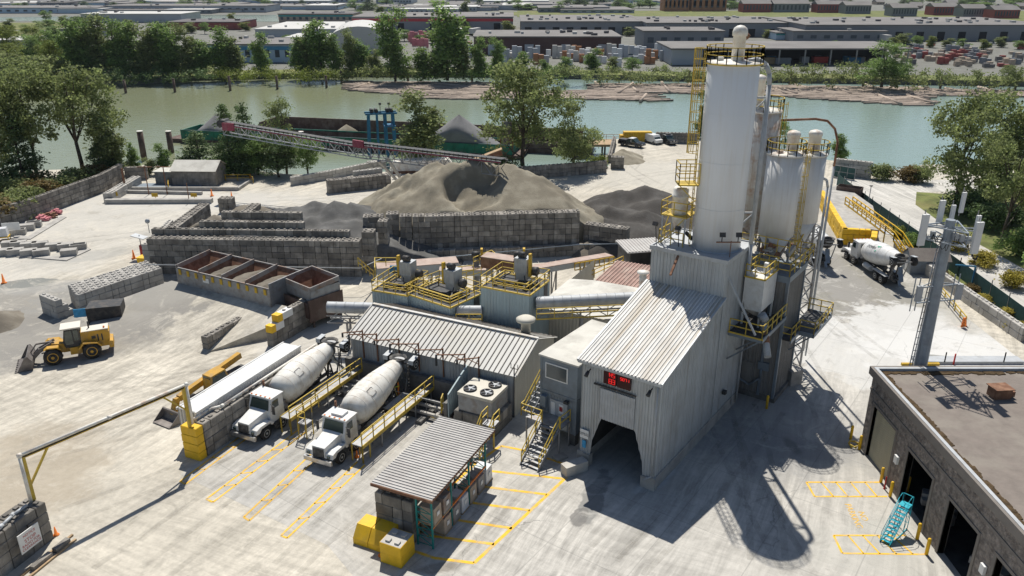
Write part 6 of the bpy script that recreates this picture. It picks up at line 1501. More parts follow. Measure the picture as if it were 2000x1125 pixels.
for k in range(22):
    a=Vector((rnd(-1.4,1.6),rnd(-1,1),rnd(14.7,15.5)));b=a+Vector((rnd(-.6,.6),rnd(-.4,.4),0)); m_=(a+b)/2-Vector((0,0,rnd(.3,.7))); mb.tube([a,a.lerp(m_,.6)-Vector((0,0,.1)),m_,b.lerp(m_,.6)-Vector((0,0,.1)),b],.025,5)
mb.tube([(1.4,-1.,14.3),(1.5,-1.1,13.9),(1.7,-1.1,13.8),(1.9,-.9,14.0)],.05,6); mb.build('cables','blackpaint',CT)
mb=MB()
for z in (10.2,11.4):
    mb.bar((-1.5,-.4,z),(1.7,.3,z),.08); mb.bar((-1.5,-.4,z),(-.2,.6,z),.06); mb.bar((1.7,.3,z),(.2,.8,z),.06)
for x,y in ((-1.5,-.4),(-1.9,-.5),(1.7,.3),(1.3,.2)): mb.bar((x,y,9.6),(x,y,12.2),.06)
mb.build('lower_frame','mastgrey',CT)
for x,y,z in ((-1.5,-.55,11.),(1.75,.1,10.9)):
    mb=MB(); mb.cbox((x,y,z),(.42,.22,1.2)); mb.build('panel_antenna','galv',CT)
mb=MB(); mb.tube([(-1.,-.1,-1.3),(-.8,-.1,8),(-.62,-.1,14.5)],.04,6); mb.tube([(-.8,-.1,-1.3),(-.62,-.1,8),(-.46,-.1,14.5)],.04,6)
for k in range(28): mb.bar((-1.+k*.013,-.1,.0+k*.52),(-.7+k*.01,-.1,.0+k*.52),.05)
mb.build('cable_ladder','steel',CT)
# yellow bulkhead
mb=MB(); a=P(1596,398);b=P(1641,478);c=P(1697,481);d=P(1722,500)
for p,q in ((a,b),(b,c),(c,d+Vector((-1.3,1.2,0)))): blocks(mb,p,q-p,(q-p).length,3,0,.75,studs=False)
YB=solo('yellow_block_wall','yelpaint',mb,'yellow painted block bulkhead, three courses, behind the parked mixer truck','block wall')
sheet('bulkhead_deck','concrete',[a+Vector((.6,.3,0)),b+Vector((.6,.6,0)),c+Vector((0,.6,0)),P(1712,480),P(1700,430),P(1640,385)],2.2,thick=2.1)
YR=thing('yellow_stairway','long yellow railed stairway descending beside the yellow bulkhead','stairs',(0,0,0),0)
p0,p1,p2,p3=P(1650,398,2.3),P(1728,456,2.3),P(1745,470,1.9),P(1772,512,0)
mb=MB()
for off in (0,1.1): 
    o_=Vector((off,.1*off,0)); mb.rail([p0+o_,p1+o_,p2+o_,p3+o_],1.05,.06,1.6,1); mb.bar(p0+o_,p1+o_,.1,.2); mb.bar(p2+o_,p3+o_,.1,.2)
mb.build('handrails','yelpaint',YR)
mb=MB()
for k in range(18): mb.cbox(p0.lerp(p1,k/17)+Vector((.55,0,-.02)),(1.1,.7,.06),-20)
for k in range(9): mb.cbox(p2.lerp(p3,k/9)+Vector((.55,0,0)),(1.1,.3,.05),-10)
mb.build('treads','galv',YR)
mb=MB()
for k in range(5): p=p0.lerp(p1,k/4); mb.bar((p.x,p.y,0),p,.12)
mb.build('supports','yellow',YR)
t=thing('steel_skip','open rust-edged steel skip above the yellow stairway','skip',P(1655,398),-35)
mb=MB(); mb.box(-1.8,1.8,-1,-.95,.8,2.8); mb.box(-1.8,1.8,.95,1,.8,2.8); mb.box(-1.8,-1.75,-.95,.95,.8,2.8); mb.box(1.75,1.8,-.95,.95,.8,2.8); mb.box(-1.75,1.75,-.95,.95,.8,.9); mb.build('skip_body','brownsteel',t)
# hut
HT=thing('small_hut','small dark grey hut with mossy gable roof beside the phone mast','hut',P(1776,536),-4)
mb=MB(); k=[(0,0),(0,1.9),(1.3,2.9),(2.6,1.9),(2.6,0)]
M=Matrix.Rotation(R(90),4,'Z')
mb.extr([(a,b) for a,b in k][::-1],Matrix(((0,1,0,0),(1,0,0,0),(0,0,1,0),(0,0,0,1))),4.4); mb.build('walls','steelmid',HT)
mb=MB(); mb.bar((-.2,-.15,1.85),(-.2,-.15,1.86),.01)
mb.face([(-.2,-.25,1.78),(4.6,-.25,1.78),(4.6,1.3,2.98),(-.2,1.3,2.98)]); mb.face([(-.2,1.3,2.98),(4.6,1.3,2.98),(4.6,2.85,1.78),(-.2,2.85,1.78)]); mb.build('roof','asphaltroof',HT)
mb=MB(); mb.box(-.03,0,.9,1.6,.1,1.7); mb.build('door','signwhite',HT)
# retaining wall right + low rail
bw('low wall of pale blocks under the green fence on the right',[((1742,492),(1880,590),2,0,.75),((1880,590),(1992,668),2,0,.75)],m='blocklite')
t=thing('low_guard_rail','low pale yellow guard rail beside the block wall on the right','guard rail',P(1826,565),0)
mb=MB(); q=P(1884,636)-P(1826,565); mb.rail([(0,0,0),q],1.,.05,1.8,0); mb.rail([(0,0,-.4),q-Vector((0,0,.4))],1.,.04,30,0); mb.build('rail','railyel',t); mb=MB(); mb.bar((0,0,.1),q+Vector((0,0,.1)),.3,.2); mb.build('kerb','blocklite',t)
mb=MB(); 
for k in range(4): mb.cbox((0,0,.2+k*.27),(.5-.05*k,.12,.22),20)
o=mb.build('barrier_board','orange'); o.location=P(1880,640); tag(o,'stack of orange barrier boards at the end of the low guard rail','barrier')
# green fence
fp=[(1634,362),(1700,414),(1790,480),(1870,540),(2000,640),(2200,795)]
FN=thing('green_fence','long dark green screened fence along the access road','fence',P(*fp[0]),0)
pp=[P(*q)-P(*fp[0]) for q in fp]
mb=MB()
for i in range(len(pp)-1):
    a,b=pp[i],pp[i+1]; mb.bar(a+Vector((0,0,1.0)),b+Vector((0,0,1.0)),.03,1.9)
mb.build('screen','fencegreen',FN)
mb=MB(); 
for i in range(len(pp)-1):
    a,b=pp[i],pp[i+1]; n=int((b-a).length/3)
    for k in range(n+1): p=a.lerp(b,k/n); mb.bar(p,p+Vector((0,0,2.4)),.08)
mb.build('posts','steel',FN)
t=thing('green_gate','pair of green screened gate leaves before the pale block wall by the river','gate',P(1624,345),0)
q=P(1668,352)-P(1624,345)
mb=MB(); mb.bar((0,0,1.1),q+Vector((0,0,1.1)),.05,1.9); mb.build('screen','fencegreen',t); mb=MB()
for k in range(4): p=q*(k/3); mb.bar(p,p+Vector((0,0,2.2)),.1)
mb.bar((0,0,2.15),q+Vector((0,0,2.15)),.08); mb.bar((0,0,.1),q+Vector((0,0,.1)),.08); mb.bar((0,0,1.1),q+Vector((0,0,1.1)),.08); mb.build('frame','steel',t)
def lamp(px,py,h,label):
    t=thing('street_lamp',label,'lamp',P(px,py)); mb=MB(); mb.cyl((0,0,0),(0,0,h),.06,n=8); mb.build('pole','steel',t); mb=MB(); mb.cbox((0,0,h),(.45,.2,.12)); mb.build('lamp_head','darkmetal',t)
lamp(1692,420,4.5,'slim lamp post standing at the green fence')
t=thing('steel_gantry','blue steel goal-shaped frame above the low wall beside the green fence','gantry',P(1880,560),0)
mb=MB(); mb.bar((.8,-.3,0),(.8,-.3,2.6),.15); mb.bar((.8,-.3,2.6),(-1.2,.3,2.6),.15); mb.build('frame','blue',t)
t=thing('floor_scale','long low steel platform with a yellow edge at the back of the workshop','platform',P(1790,712),0)
mb=MB(); mb.box(0,10,0,1.2,0,.3); mb.build('deck','galv',t); mb=MB(); mb.box(-1.5,2.,-.3,-.05,0,.25); mb.build('edge','yellow',t); mb=MB(); mb.rail([(2.5,-.1,.3),(2.5,-.1,.31)],1.,.04); mb.rail([(8.,-.1,.3),(8,-.1,.31)],1.,.04); mb.build('posts','steel',t)
for px,py,lb in ((1790,690,'red marker post left of the mast foot'),(1862,692,'red marker post on the low platform right of the mast')):
    mb=MB(); mb.lathe((0,0,0),[(.12,0),(.08,.05),(.07,1.1)],n=8); o=mb.build('marker_post','red'); o.location=P(px,py+20); tag(o,lb,'post','red marker posts')
# ================================================================ left yard things
random.seed(31)
cb=[((21,478),0),((38,478),0),((58,480),0),((80,479),0),((12,493),0),((32,493),0),((58,494),0),((82,494),0),((107,482),0),((130,482),0),((154,482),1),((136,494),0),((36,453),1),((54,444),0),((67,438),1)]
cl=['back row, first from the left','back row, second from the left','back row, third from the left','back row, fourth from the left','front row, first from the left','front row, second from the left','front row, third from the left','front row, fourth from the left','right group, nearest the others','right group, in the middle','right group, with an open top','alone in front of the right group','by the long wall, open trough nearest the water tank','by the long wall, solid middle one','by the long wall, open trough nearest the rubble']
for ((px,py),op),lb in zip(cb,cl):
    mb=MB(); M=Matrix.Rotation(R(rnd(18,26)),4,'Z'); 
    if op:
        mb.box(-1,1,-.55,-.42,0,.8,M);mb.box(-1,1,.42,.55,0,.8,M);mb.box(-1,-.87,-.42,.42,0,.8,M);mb.box(.87,1,-.42,.42,0,.8,M);mb.box(-.87,.87,-.42,.42,0,.3,M)
    else: mb.box(-.95,.95,-.55,.55,0,.85,M)
    o=mb.build('cast_block','concrete'); o.location=P(px,py+5); tag(o,'cast concrete block, '+lb,'block','cast concrete blocks in the left yard')
for (q,lb) in (([(0,500),(130,510),(178,488),(172,484),(125,503),(0,495)],'a'),([(25,468),(60,468),(130,425),(120,423),(55,463),(30,460)],'b')):
    sheet('kerb_strip','concrete',[P(*x) for x in q],.12,thick=.12)
t=thing('water_tank','white plastic water tank on a yellow cart at the left edge','tank',P(6,470),20)
mb=MB(); mb.box(-.8,.8,-.6,.6,.7,1.8,taper=.08); mb.build('tank','wrap',t); mb=MB(); mb.box(-.9,.9,-.7,.7,.55,.7); 
for x in (-.8,.8): mb.bar((x,-.6,0),(x,-.6,.6),.08); mb.bar((x,.6,0),(x,.6,.6),.08)
mb.build('cart','yellow',t)
for i,(px,py,m,lb) in enumerate(((84,430,'pink','heap of pink rubble bags on the kerb by the wall'),(98,425,'rust','heap of brown rubble on the kerb by the wall'),(110,418,'pink','heap of pale red rubble at the kerb end by the wall'))):
    mb=MB()
    for k in range(14): mb.cbox((rnd(-.8,.8),rnd(-.5,.5),rnd(.15,.6)),(rnd(.3,.7),rnd(.3,.6),rnd(.2,.4)),rnd(0,90),rnd(-20,20))
    o=mb.build('rubble_heap',m); o.location=P(px,py); tag(o,lb,'rubble','rubble heaps by the long wall')
t=thing('waste_bin','yellow wheeled bin beside the left end of the bay wall','bin',P(284,522),-10)
mb=MB(); mb.box(-.5,.5,-.5,.5,.1,1.3,taper=-.1); mb.build('body','yelpaint',t); mb=MB(); mb.box(-.65,.65,-.65,.65,1.3,1.42); mb.build('lid','yelpaint',t)
t=thing('pump_unit','red pump unit under a small tilted panel at the bay wall corner','pump',P(284,505),-10)
mb=MB(); mb.cyl((0,0,.3),(0,0,1.8),.5,n=12); mb.build('tank','red',t); mb=MB(); mb.cbox((-.6,.4,2.8),(1.8,1.1,.08),0,12); mb.build('panel','galv',t); mb=MB(); mb.bar((-.6,.4,0),(-.6,.4,3),.08); mb.build('post','steel',t)
t=thing('dish_lamp','round lamp on a thin post on the corner of the bay wall','lamp',P(292,455,4.5)); t.location.z=4.5
mb=MB(); mb.bar((0,0,0),(0,0,1.3),.06); mb.build('post','steel',t); mb=MB(); mb.lathe((0,0,1.5),[(.1,-.1),(.3,0),(.3,.05),(.05,.1)],n=14,axis=(0,-1,.3)); mb.build('lamp_head','galv',t)
mb=MB(); mb.tube([P(283,515,2.9)+Vector((0,-.3,0)),P(705,522,2.9)+Vector((0,-.3,0)),P(745,505,2.9)],.05,6); solo('water_pipe','galv',mb,'thin grey water pipe strung along the face of the long bay wall','pipe')
mb=MB(); mb.tube([P(735,515,2.),P(1130,478,2.),P(1210,476,2.)],.06,6); solo('water_pipe','steelmid',mb,'dark blue pipe running along the foot of the tall chequered wall','pipe')
# settling pond
PD=thing('settling_pond','shallow concrete settling basins with orange-yellow posts at the back of the yard','pond',(0,0,0),0)
def strip3(mb,a,b,w_,z1):
    A_=P(*a);B_=P(*b); mb.bar(A_+Vector((0,0,z1/2)),B_+Vector((0,0,z1/2)),w_,z1)
mb=MB(); strip3(mb,(208,397),(415,396),1.,.7); strip3(mb,(240,377),(395,380),.5,.5); strip3(mb,(208,397),(245,377),.5,.6); strip3(mb,(250,372),(465,372),.4,.6); strip3(mb,(465,372),(495,352),.4,.5); strip3(mb,(400,352),(490,352),.4,.5); mb.build('basin_walls','concrete',PD)
mb=MB()
for px,py in ((291,380),(327,380)): p=P(px,py); mb.bar(p,p+Vector((0,0,4.6)),.12); mb.bar(p+Vector((-1.2,0,4.6)),p+Vector((1.2,0,4.6)),.12)
p=P(370,396); mb.bar(p,p+Vector((0,0,3.2)),.1); p=P(246,375); mb.bar(p,p+Vector((0,0,4)),.25); mb.build('posts','rust',PD)
mb=MB()
for px,py in ((227,390),(305,392),(381,392)): p=P(px,py); mb.cbox(p+Vector((0,-.2,1.)),(1.,.05,.6)); mb.bar(p,p+Vector((0,0,1.)),.08)
mb.rail([P(330,372),P(330,352)],1.,.05,1.5,1); mb.rail([P(395,354),P(488,353),P(495,358)],1.1,.05,2,1); mb.build('yellow_boards','yellow',PD)
sheet('pond_water','steelmid',[P(250,371),P(395,371),P(395,360),P(280,360)],.2)
GH=thing('grey_pump_house','long low grey house with a pale gable roof behind the settling pond','house',P(338,363),-2)
mb=MB(); a_=P(424,363)-P(338,363); Lh=a_.length; mb.box(0,Lh,0,5,0,2.7); mb.extr([(0,0),(5,0),(2.5,1.2)],Matrix(((0,1,0,Lh-.01),(1,0,0,0),(0,0,1,2.7),(0,0,0,1)))@Matrix.Identity(4),-Lh+.02) ; mb.build('walls','steelmid' if 0 else 'block',GH)
mb=MB(); mb.face([(-.2,-.3,2.6),(Lh+.3,-.3,2.6),(Lh+.3,2.5,3.98),(-.2,2.5,3.98)]); mb.face([(-.2,2.5,3.98),(Lh+.3,2.5,3.98),(Lh+.3,5.3,2.6),(-.2,5.3,2.6)]); mb.build('roof','roofflat',GH)
mb=MB(); mb.box(-3.3,0,.8,4,0,2.2); mb.build('annex','block',GH); mb=MB(); mb.box(-3.5,0,.6,4.2,2.2,2.3); mb.build('annex_roof','roofflat',GH)
# white tipping troughs
for i,(px,py) in enumerate(((800,336),(845,335))):
    t=thing('steel_trough',['white steel trough with rusty underside by the stacker leg','pale steel trough behind the sand pile'][i],'trough',P(px,py),8)
    mb=MB(); side_prism(mb,[(-3.5,.9),(-2.8,2.2),(3,2.4),(3.6,1.6),(2.4,.5),(-3,.3)],-1.2,1.2); mb.build('trough_body','capwhite',t); mb=MB(); mb.box(-3,2.4,-1.25,1.25,0,.5); mb.build('base_frame','rust',t)
# person washing the chute
def person(loc,rot):
    t=bpy.data.meshes.new('person'); J=[(0,0,.92),(0,0,1.12),(.02,0,1.32),(.02,0,1.47),(.04,0,1.56),(.05,0,1.68), # pelvis, waist, chest, neck, head, crown
       (0,.1,.88),(.05,.11,.48),(-.02,.12,.07),(.13,.13,.03), (0,-.1,.88),(-.06,-.12,.48),(-.14,-.12,.07),(.0,-.13,.03),
       (.02,.2,1.38),(.08,.27,1.12),(.3,.2,1.08),(.39,.18,1.09), (.02,-.2,1.38),(.1,-.26,1.12),(.33,-.16,1.14),(.42,-.13,1.15)]
    Ed=[(0,1),(1,2),(2,3),(3,4),(4,5),(0,6),(6,7),(7,8),(8,9),(0,10),(10,11),(11,12),(12,13),(2,14),(14,15),(15,16),(16,17),(2,18),(18,19),(19,20),(20,21)]
    Rr=[.15,.14,.17,.065,.1,.085,.1,.07,.05,.045,.1,.07,.05,.045,.075,.05,.038,.035,.075,.05,.038,.035]
    t.from_pydata(J,Ed,[]); o=bpy.data.objects.new('person',t); col.objects.link(o)
    m=o.modifiers.new('skin','SKIN'); s=o.modifiers.new('sub','SUBSURF'); s.levels=s.render_levels=1
    sv=t.skin_vertices[0].data
    for v,r in zip(sv,Rr): v.radius=(r,r)
    sv[0].use_root=True
    dg=bpy.context.evaluated_depsgraph_get(); me=bpy.data.meshes.new_from_object(o.evaluated_get(dg)); bpy.data.objects.remove(o)
    for mm in ('hivis','skin','hivisyellow','darkmetal'): me.materials.append(MATS[mm])
    for p in me.polygons:
        c=p.center; p.use_smooth=True
        p.material_index=1 if (c.z>1.47 or c.x>.34) else (3 if c.z<.12 else (2 if 1.05<c.z<1.2 or (1.2<c.z<1.45 and abs(abs(c.y)-.09)<.03) else 0))
    o=bpy.data.objects.new('person',me); col.objects.link(o); o.location=loc; o.rotation_euler=(0,0,R(rot)); tag(o,'person in orange work clothes and white helmet hosing the chute at the wash pit','person')
    mb=MB(); mb.lathe((.05,0,1.66),[(.15,0),(.155,.02),(.125,.03),(.12,.09),(.07,.14),(.01,.155)],n=14); mb.build('helmet','helmet',o)
    for sy,hx,hy,hz in ((1,.39,.18,1.09),(-1,.42,-.13,1.15)):
        mb=MB(); mb.cbox((hx+.05,hy,hz),(.09,.035,.08))
        for f in range(4): mb.bar((hx+.08,hy+sy*.01,hz+.03-f*.02),(hx+.13-.01*abs(f-1.5),hy-sy*.02,hz+.03-f*.021),.016)
        mb.bar((hx+.03,hy-sy*.02,hz+.04),(hx+.08,hy-sy*.05,hz+.05),.018); mb.build('hand','skin',o)
    return o
pp_=SO+rot2(SA_)*(-9.6)+rot2(SA_+90)*(-2.6); person((pp_.x,pp_.y,.82),205)
mb=MB(); a=pp_+Vector((-.35,-.1,1.85)); mb.tube([a,a+Vector((.5,-.6,-1.0)),a+Vector((2.,-1.2,-1.5)),a+Vector((3.8,-2.4,-1.75)),a+Vector((4.4,-3.8,-1.8))],.03,6); solo('hose','railyel',mb,'yellow hose trailing from the person over the pit beams','hose')
# ================================================================ river: conveyor stacker, barges, gantry, piles, log booms
def truss_conv(label,a,b,w,h,belt='darkmetal',m='galv',accent='maroon',step=1.6,over=True):
    d=b-a; hh=math.hypot(d.x,d.y); t=thing('stacking_conveyor',label,'conveyor',(a.x,a.y,0),math.degrees(math.atan2(d.y,d.x)))
    A=Vector((0,0,a.z));B=Vector((hh,0,b.z)); n=int(hh/step)
    mb=MB()
    for y in (-w/2,w/2):
        for z in (0,-h): mb.bar(A+Vector((0,y,z)),B+Vector((0,y,z)),.13)
        for k in range(n):
            p=A.lerp(B,k/n);q=A.lerp(B,(k+1)/n); u,v=(0,-h) if k%2 else (-h,0); mb.bar(p+Vector((0,y,u)),q+Vector((0,y,v)),.08); mb.bar(p+Vector((0,y,0)),p+Vector((0,y,-h)),.06)
    mb.build('truss_frame',m,t)
    mb=MB(); mb.bar(A+Vector((0,0,.25)),B+Vector((0,0,.25)),w*.75,.08); mb.build('belt',belt,t)
    mb=MB(); 
    for k in range(n*2):
        p=A.lerp(B,k/(n*2)); mb.bar(p+Vector((0,-w/2,.05)),p+Vector((0,-w/2,.4)),.1); mb.bar(p+Vector((0,w/2,.05)),p+Vector((0,w/2,.4)),.1)
    mb.build('idlers','darkmetal',t)
    mb=MB(); mb.bar(A+Vector((0,-w/2-.08,-.12)),B+Vector((0,-w/2-.08,-.12)),.05,.16); mb.build('red_edge',accent,t)
    return t,A,B
ta=P(440,240,11.6);tb_=P(722,287,9.4)
t,A_,B_=truss_conv('long pale lattice conveyor reaching over the trees from the green barge',ta,tb_,1.6,1.7,m='galv')
mb=MB(); mb.cyl(A_+Vector((-.3,-1,0)),A_+Vector((-.3,1,0)),.6,n=12); mb.build('tail_pulley','darkmetal',t); mb=MB(); mb.cbox(A_+Vector((1.2,-.95,-.4)),(2.2,.2,1.2)); mb.build('tail_guard','maroon',t)
tc=P(700,281,9.7);td=P(985,314,10.6)
t,A_,B_=truss_conv('lower lattice conveyor with red edge dropping sand onto the great pile',tc,td,1.6,1.9,m='steel')
mb=MB(); mb.cbox(A_+Vector((1.,-1,.3)),(2.2,.3,1.)); mb.build('head_guard','maroon',t)
mb=MB(); L_c=(B_-A_).length; LF=wmat(t).inverted()@P(786,360,0)
for dy in (-1.,1.): mb.bar(A_+Vector((5.,dy,-1.8)),LF+Vector((dy*.5,0,0)),.4,.3)
for k in range(6): q_=(A_+Vector((5,0,-1.8))).lerp(LF,(k+.5)/6); mb.bar(q_-Vector((.4,1,0)),q_+Vector((.4,1,0)),.12)
mb.build('leg_frame','steel',t)
beltconv('yellow-brown conveyor rising to the right behind the great sand pile',P(815,354,3.),P(980,290,8.),1.4,m='wood',sm='rust',yel=False,nleg=3,h=.9)
t=thing('transfer_tower','rusty transfer tower with hopper at the conveyor head beside the tall tree',  'tower',P(990,335,0),0)
mb=MB(); lattice(mb,0,0,0,6.5,2.2,.09,2.2); mb.build('frame','rust',t); mb=MB(); mb.cyl((0,0,5.2),(0,0,6.8),1.,.9,n=14); mb.cyl((0,0,6.8),(0,0,9.),.8,1.0,n=14); mb.build('hopper','binsteel',t)
# barges
g0=P(354,279,WZ);g1=P(1000,312,WZ)
GB=thing('gravel_barge','green-sided barge carrying two gravel heaps moored along the shore','barge',(g0.x,g0.y,WZ),math.degrees(math.atan2(g1.y-g0.y,g1.x-g0.x)))
Lg=(g1-g0).length
mb=MB(); side_prism(mb,[(-3.5,.6),(-1,-.4),(Lg-1,-.4),(Lg+2,.5),(Lg+2,.9),(-3.5,.9)],0,8.6); mb.build('hull','brownsteel',GB)
mb=MB(); mb.box(0,Lg,.3,.5,.9,2.9); mb.box(0,Lg,8,8.2,.9,2.9); mb.box(0,.2,.5,8,.9,2.9); mb.box(Lg-.2,Lg,.5,8,.9,2.9)
for k in range(int(Lg/2.5)): mb.box(1+k*2.5,1.15+k*2.5,.2,.3,.9,2.9)
mb.build('coaming','green',GB)
mb=MB(); mb.box(0.,Lg,.22,.55,2.9,3.02); mb.build('coaming_rail','fencegreen',GB)
for (px,py,r0,z) in ((388,262,7.,5.4),(885,280,10.5,7.4)):
    p=P(px,py,0); lx=(p-g0).dot(Vector(rot2(math.degrees(GB.rotation_euler.z)))); s_=1; 
    mb=MB(); n=28; r=r0; 
    prof=[(r*(1-q/8),z*(q/8)**(1.05)) for q in range(8)]+[(.05,z*.98)]
    mb.lathe((lx,4.3,.95),prof,n=n); 
    mb.v=[(x,max(.55,min(7.95,y)),zz+rnd(-.12,.12)) for x,y,zz in mb.v]; mb.build('gravel_load','gravelload',GB)
g0=Vector((-60,189.,WZ));g1=Vector((14,171.3,WZ))
BB=thing('rusty_barge','long rusty brown barge with high sides behind the green one','barge',(g0.x,g0.y,WZ),math.degrees(math.atan2(g1.y-g0.y,g1.x-g0.x)))
Lg=(g1-g0).length
mb=MB(); side_prism(mb,[(-3,.8),(0,-.3),(Lg,-.3),(Lg+3,.8),(Lg+3,1.),(-3,1.)],0,9); mb.build('hull','brownsteel',BB)
mb=MB(); mb.box(0,Lg,8.6,8.9,1,4.1); mb.box(0,.3,.6,8.6,1,4.); mb.box(0,Lg,.3,.6,1,2.6); mb.build('side_walls','brownsteel',BB)
mb=MB(); mb.face([(0,.6,1.05),(Lg,.6,1.05),(Lg,8.6,1.05),(0,8.6,1.05)]); mb.lathe((Lg*.26,6,1.05),[(3.5,0),(1.5,1.4),(.1,2.3)],n=18); mb.build('sand_remains','sand',BB)
# blue gantry
gp=P(748,306,-2)
BG=thing('blue_gantry','blue steel unloading gantry with winches standing at the barge','gantry',(gp.x,gp.y,-2),15)
H_=HZ(748,306,222,-2)+2
for i,(x,y) in enumerate(((-2.6,-1),(-2.6,1.2),(-.9,-1),(.9,-1.2),(2.6,-1),(2.6,1.2),(.9,1.2))):
    mb=MB(); mb.bar((x*1.05,y*1.3,0),(x*.95,y,H_),.45); mb.build('post','blue',BG)
mb=MB(); mb.box(-3.2,3.3,-1.3,-.9,H_,H_+.35); mb.box(-3.2,3.3,.9,1.3,H_,H_+.35); mb.box(.5,2.8,-2,1.4,H_-2.5,H_-2.3); mb.build('cross_beam','blue',BG)
mb=MB()
for x in (-1.8,-.9,1.4,2.2): mb.cyl((x,-.9,H_+.7),(x,.9,H_+.7),.4,n=10)
mb.bar((.0,0,H_),(0,0,H_+2),.1); mb.bar((1.8,0,H_),(1.8,0,H_+2),.1); mb.cbox((0,0,H_+2),(.5,.4,.4)); mb.cbox((1.8,0,H_+2),(.5,.4,.4)); mb.build('winches','darkmetal',BG)
# dock ramp near cars
t=thing('jetty','weathered timber jetty beside the block pier at the river','jetty',P(1170,285,-1),0)
mb=MB(); mb.box(-6,5,-3,3,.4,.9); mb.rail([(-6,3,.9),(5,3,.9)],1.,.04,1.5,1); mb.build('deck','wood',t)
mb=MB()
for x in (-5,-2,1,4): mb.cyl((x,-2.5,-4),(x,-2.5,.5),.2,n=8); mb.cyl((x,2.5,-4),(x,2.5,.5),.2,n=8)
mb.build('piles','brownsteel',t)
# mooring piles
pl=[(246,182,157),(342,180,154),(450,177,149),(542,174,149),(638,171,148),(667,161,133),(797,160,134),(922,160,135),(1345,164,138),(1543,167,141),(1685,170,144),(1836,173,147),(1982,175,148)]
for i,(x,yb,yt) in enumerate(pl):
    p=P(x,yb,WZ); h=HZ(x,yb,yt,WZ)-WZ; mb=MB(); mb.cyl((0,0,-2),(0,0,h),.42,n=12); mb.cyl((0,0,h),(0,0,h+.1),.46,n=12); o=mb.build('mooring_pile','brownsteel'); o.location=p
    tag(o,f'rusty mooring pile standing in the river along the far bank, {nth(i)} from the left','pile','mooring piles in the river')
for i,(x,yb,yt,lb) in enumerate(((282,312,257,'thick dark mooring pile with pale top near the left trees'),(335,298,257,'thick dark mooring pile with pale top nearer the green barge'),(590,286,258,'short pile with pale cap beside the green barge'))):
    p=P(x,yb,WZ); h=HZ(x,yb,yt,WZ)-WZ; t=thing('mooring_pile',lb,'pile',p); mb=MB(); mb.cyl((0,0,-2),(0,0,h),.62,n=14); mb.build('shaft','brownsteel',t); mb=MB(); mb.cyl((0,0,h),(0,0,h+.15),.64,n=14); mb.build('cap','capwhite',t)
# log rafts
random.seed(17)
def raft(label,quad,n,ang0):
    A,B,C,D=[P(*q,WZ+.1) for q in quad]; mb=MB()
    for k in range(n):
        u,v=random.random(),random.random(); p=A.lerp(B,u).lerp(D.lerp(C,u),v); l=rnd(5,13); a=R(ang0+random.gauss(0,7)); d=Vector((math.cos(a),math.sin(a),0))*l/2; mb.cv=rnd(0,1)
        z=Vector((0,0,rnd(0,.25))); mb.cyl(p-d+z,p+d+z,rnd(.2,.36),n=5)
    o=solo('log_raft','log',mb,label,'log raft'); o['kind']='stuff'; return o
raft('floating raft of grey-brown logs left of the tall riverside tree',((700,178),(950,196),(960,162),(690,160)),520,3)
raft('loose logs floating behind the tall riverside tree',((820,193),(960,194),(1250,193),(980,172)),260,2)
raft('jumble of logs drifting right of the tall riverside tree',((1090,192),(1290,198),(1250,178),(1100,178)),200,8)
raft('wide log raft along the far bank left of the tallest silo',((1180,180),(1400,184),(1400,166),(1170,164)),330,0)
raft('long log raft behind the silos along the far bank',((1480,185),(1800,207),(1800,172),(1480,168)),800,3)
raft('log raft along the far bank at the right edge',((1800,186),(2120,192),(2100,178),(1800,176)),420,2)
bl=[((680,175),(722,162)),((798,171),(842,176)),((835,162),(900,168)),((930,160),(990,174)),((1162,160),(1182,172)),((1190,172),(1240,166)),((1208,182),(1236,162)),((1237,172),(1246,180)),((1250,198),(1262,184)),((1292,160),(1308,180)),((1345,162),(1360,180)),((1505,168),(1536,184)),((1520,170),(1556,183)),((1552,165),(1606,179)),((1630,170),(1662,183)),((1690,165),(1738,181)),((1738,170),(1815,192)),((1793,170),(1845,185)),((1845,172),(1905,184)),((1910,170),(1985,186)),((1715,185),(1760,203)),((1770,186),(1825,202))]
for i,(a,b) in enumerate(bl):
    A=P(*a,WZ+.5);B=P(*b,WZ+.5); mb=MB(); mb.cv=.95; mb.cyl(A-A,B-A,.45,n=8); o=mb.build('boom_log','log'); o.location=A
    tag(o,f'pale long boom log lying across the floating rafts, {nth(i)} from the left','log','boom logs across the rafts')
# ================================================================ trees and shrubs
def leafmesh(name,blobs,n,size,m,seed,dens=None):
    "leaf faces clustered in ragged clumps; blobs are (x,y,z,rx,rz) lobes of the crown"
    rr=random.Random(seed); mb=MB(); tot=sum(b[3]**2*b[4] for b in blobs)
    for (bx,by,bz,rx,rz) in blobs:
        nc=max(3,int(n*(rx*rx*rz)/tot/26))
        for c in range(nc):
            # clump centre near the lobe's shell
            while True:
                v=Vector((rr.uniform(-1,1),rr.uniform(-1,1),rr.uniform(-1,1)))
                if .25<v.length<1: break
            v=v.normalized()*(v.length**.45); c0=Vector((bx+v.x*rx,by+v.y*rx,bz+v.z*rz)); cr=rr.uniform(.5,1.15)*size*2.6; tone=rr.uniform(0,1)
            for k in range(26):
                g=Vector((rr.gauss(0,.5),rr.gauss(0,.5),rr.gauss(0,.38)))*cr; p=c0+g
                s=size*rr.uniform(.5,1.1); nrm=Vector((rr.gauss(0,1),rr.gauss(0,1),rr.gauss(.5,.8))).normalized(); u=nrm.orthogonal().normalized(); 
                a=rr.uniform(0,6.28); u2=u*math.cos(a)+nrm.cross(u)*math.sin(a); w=nrm.cross(u2)
                mb.cv=max(0,min(1,tone*.75+rr.uniform(0,.3))); mb.face([p-u2*s*.6,p+w*s*.4,p+u2*s*.6,p-w*s*.4])
    return mb
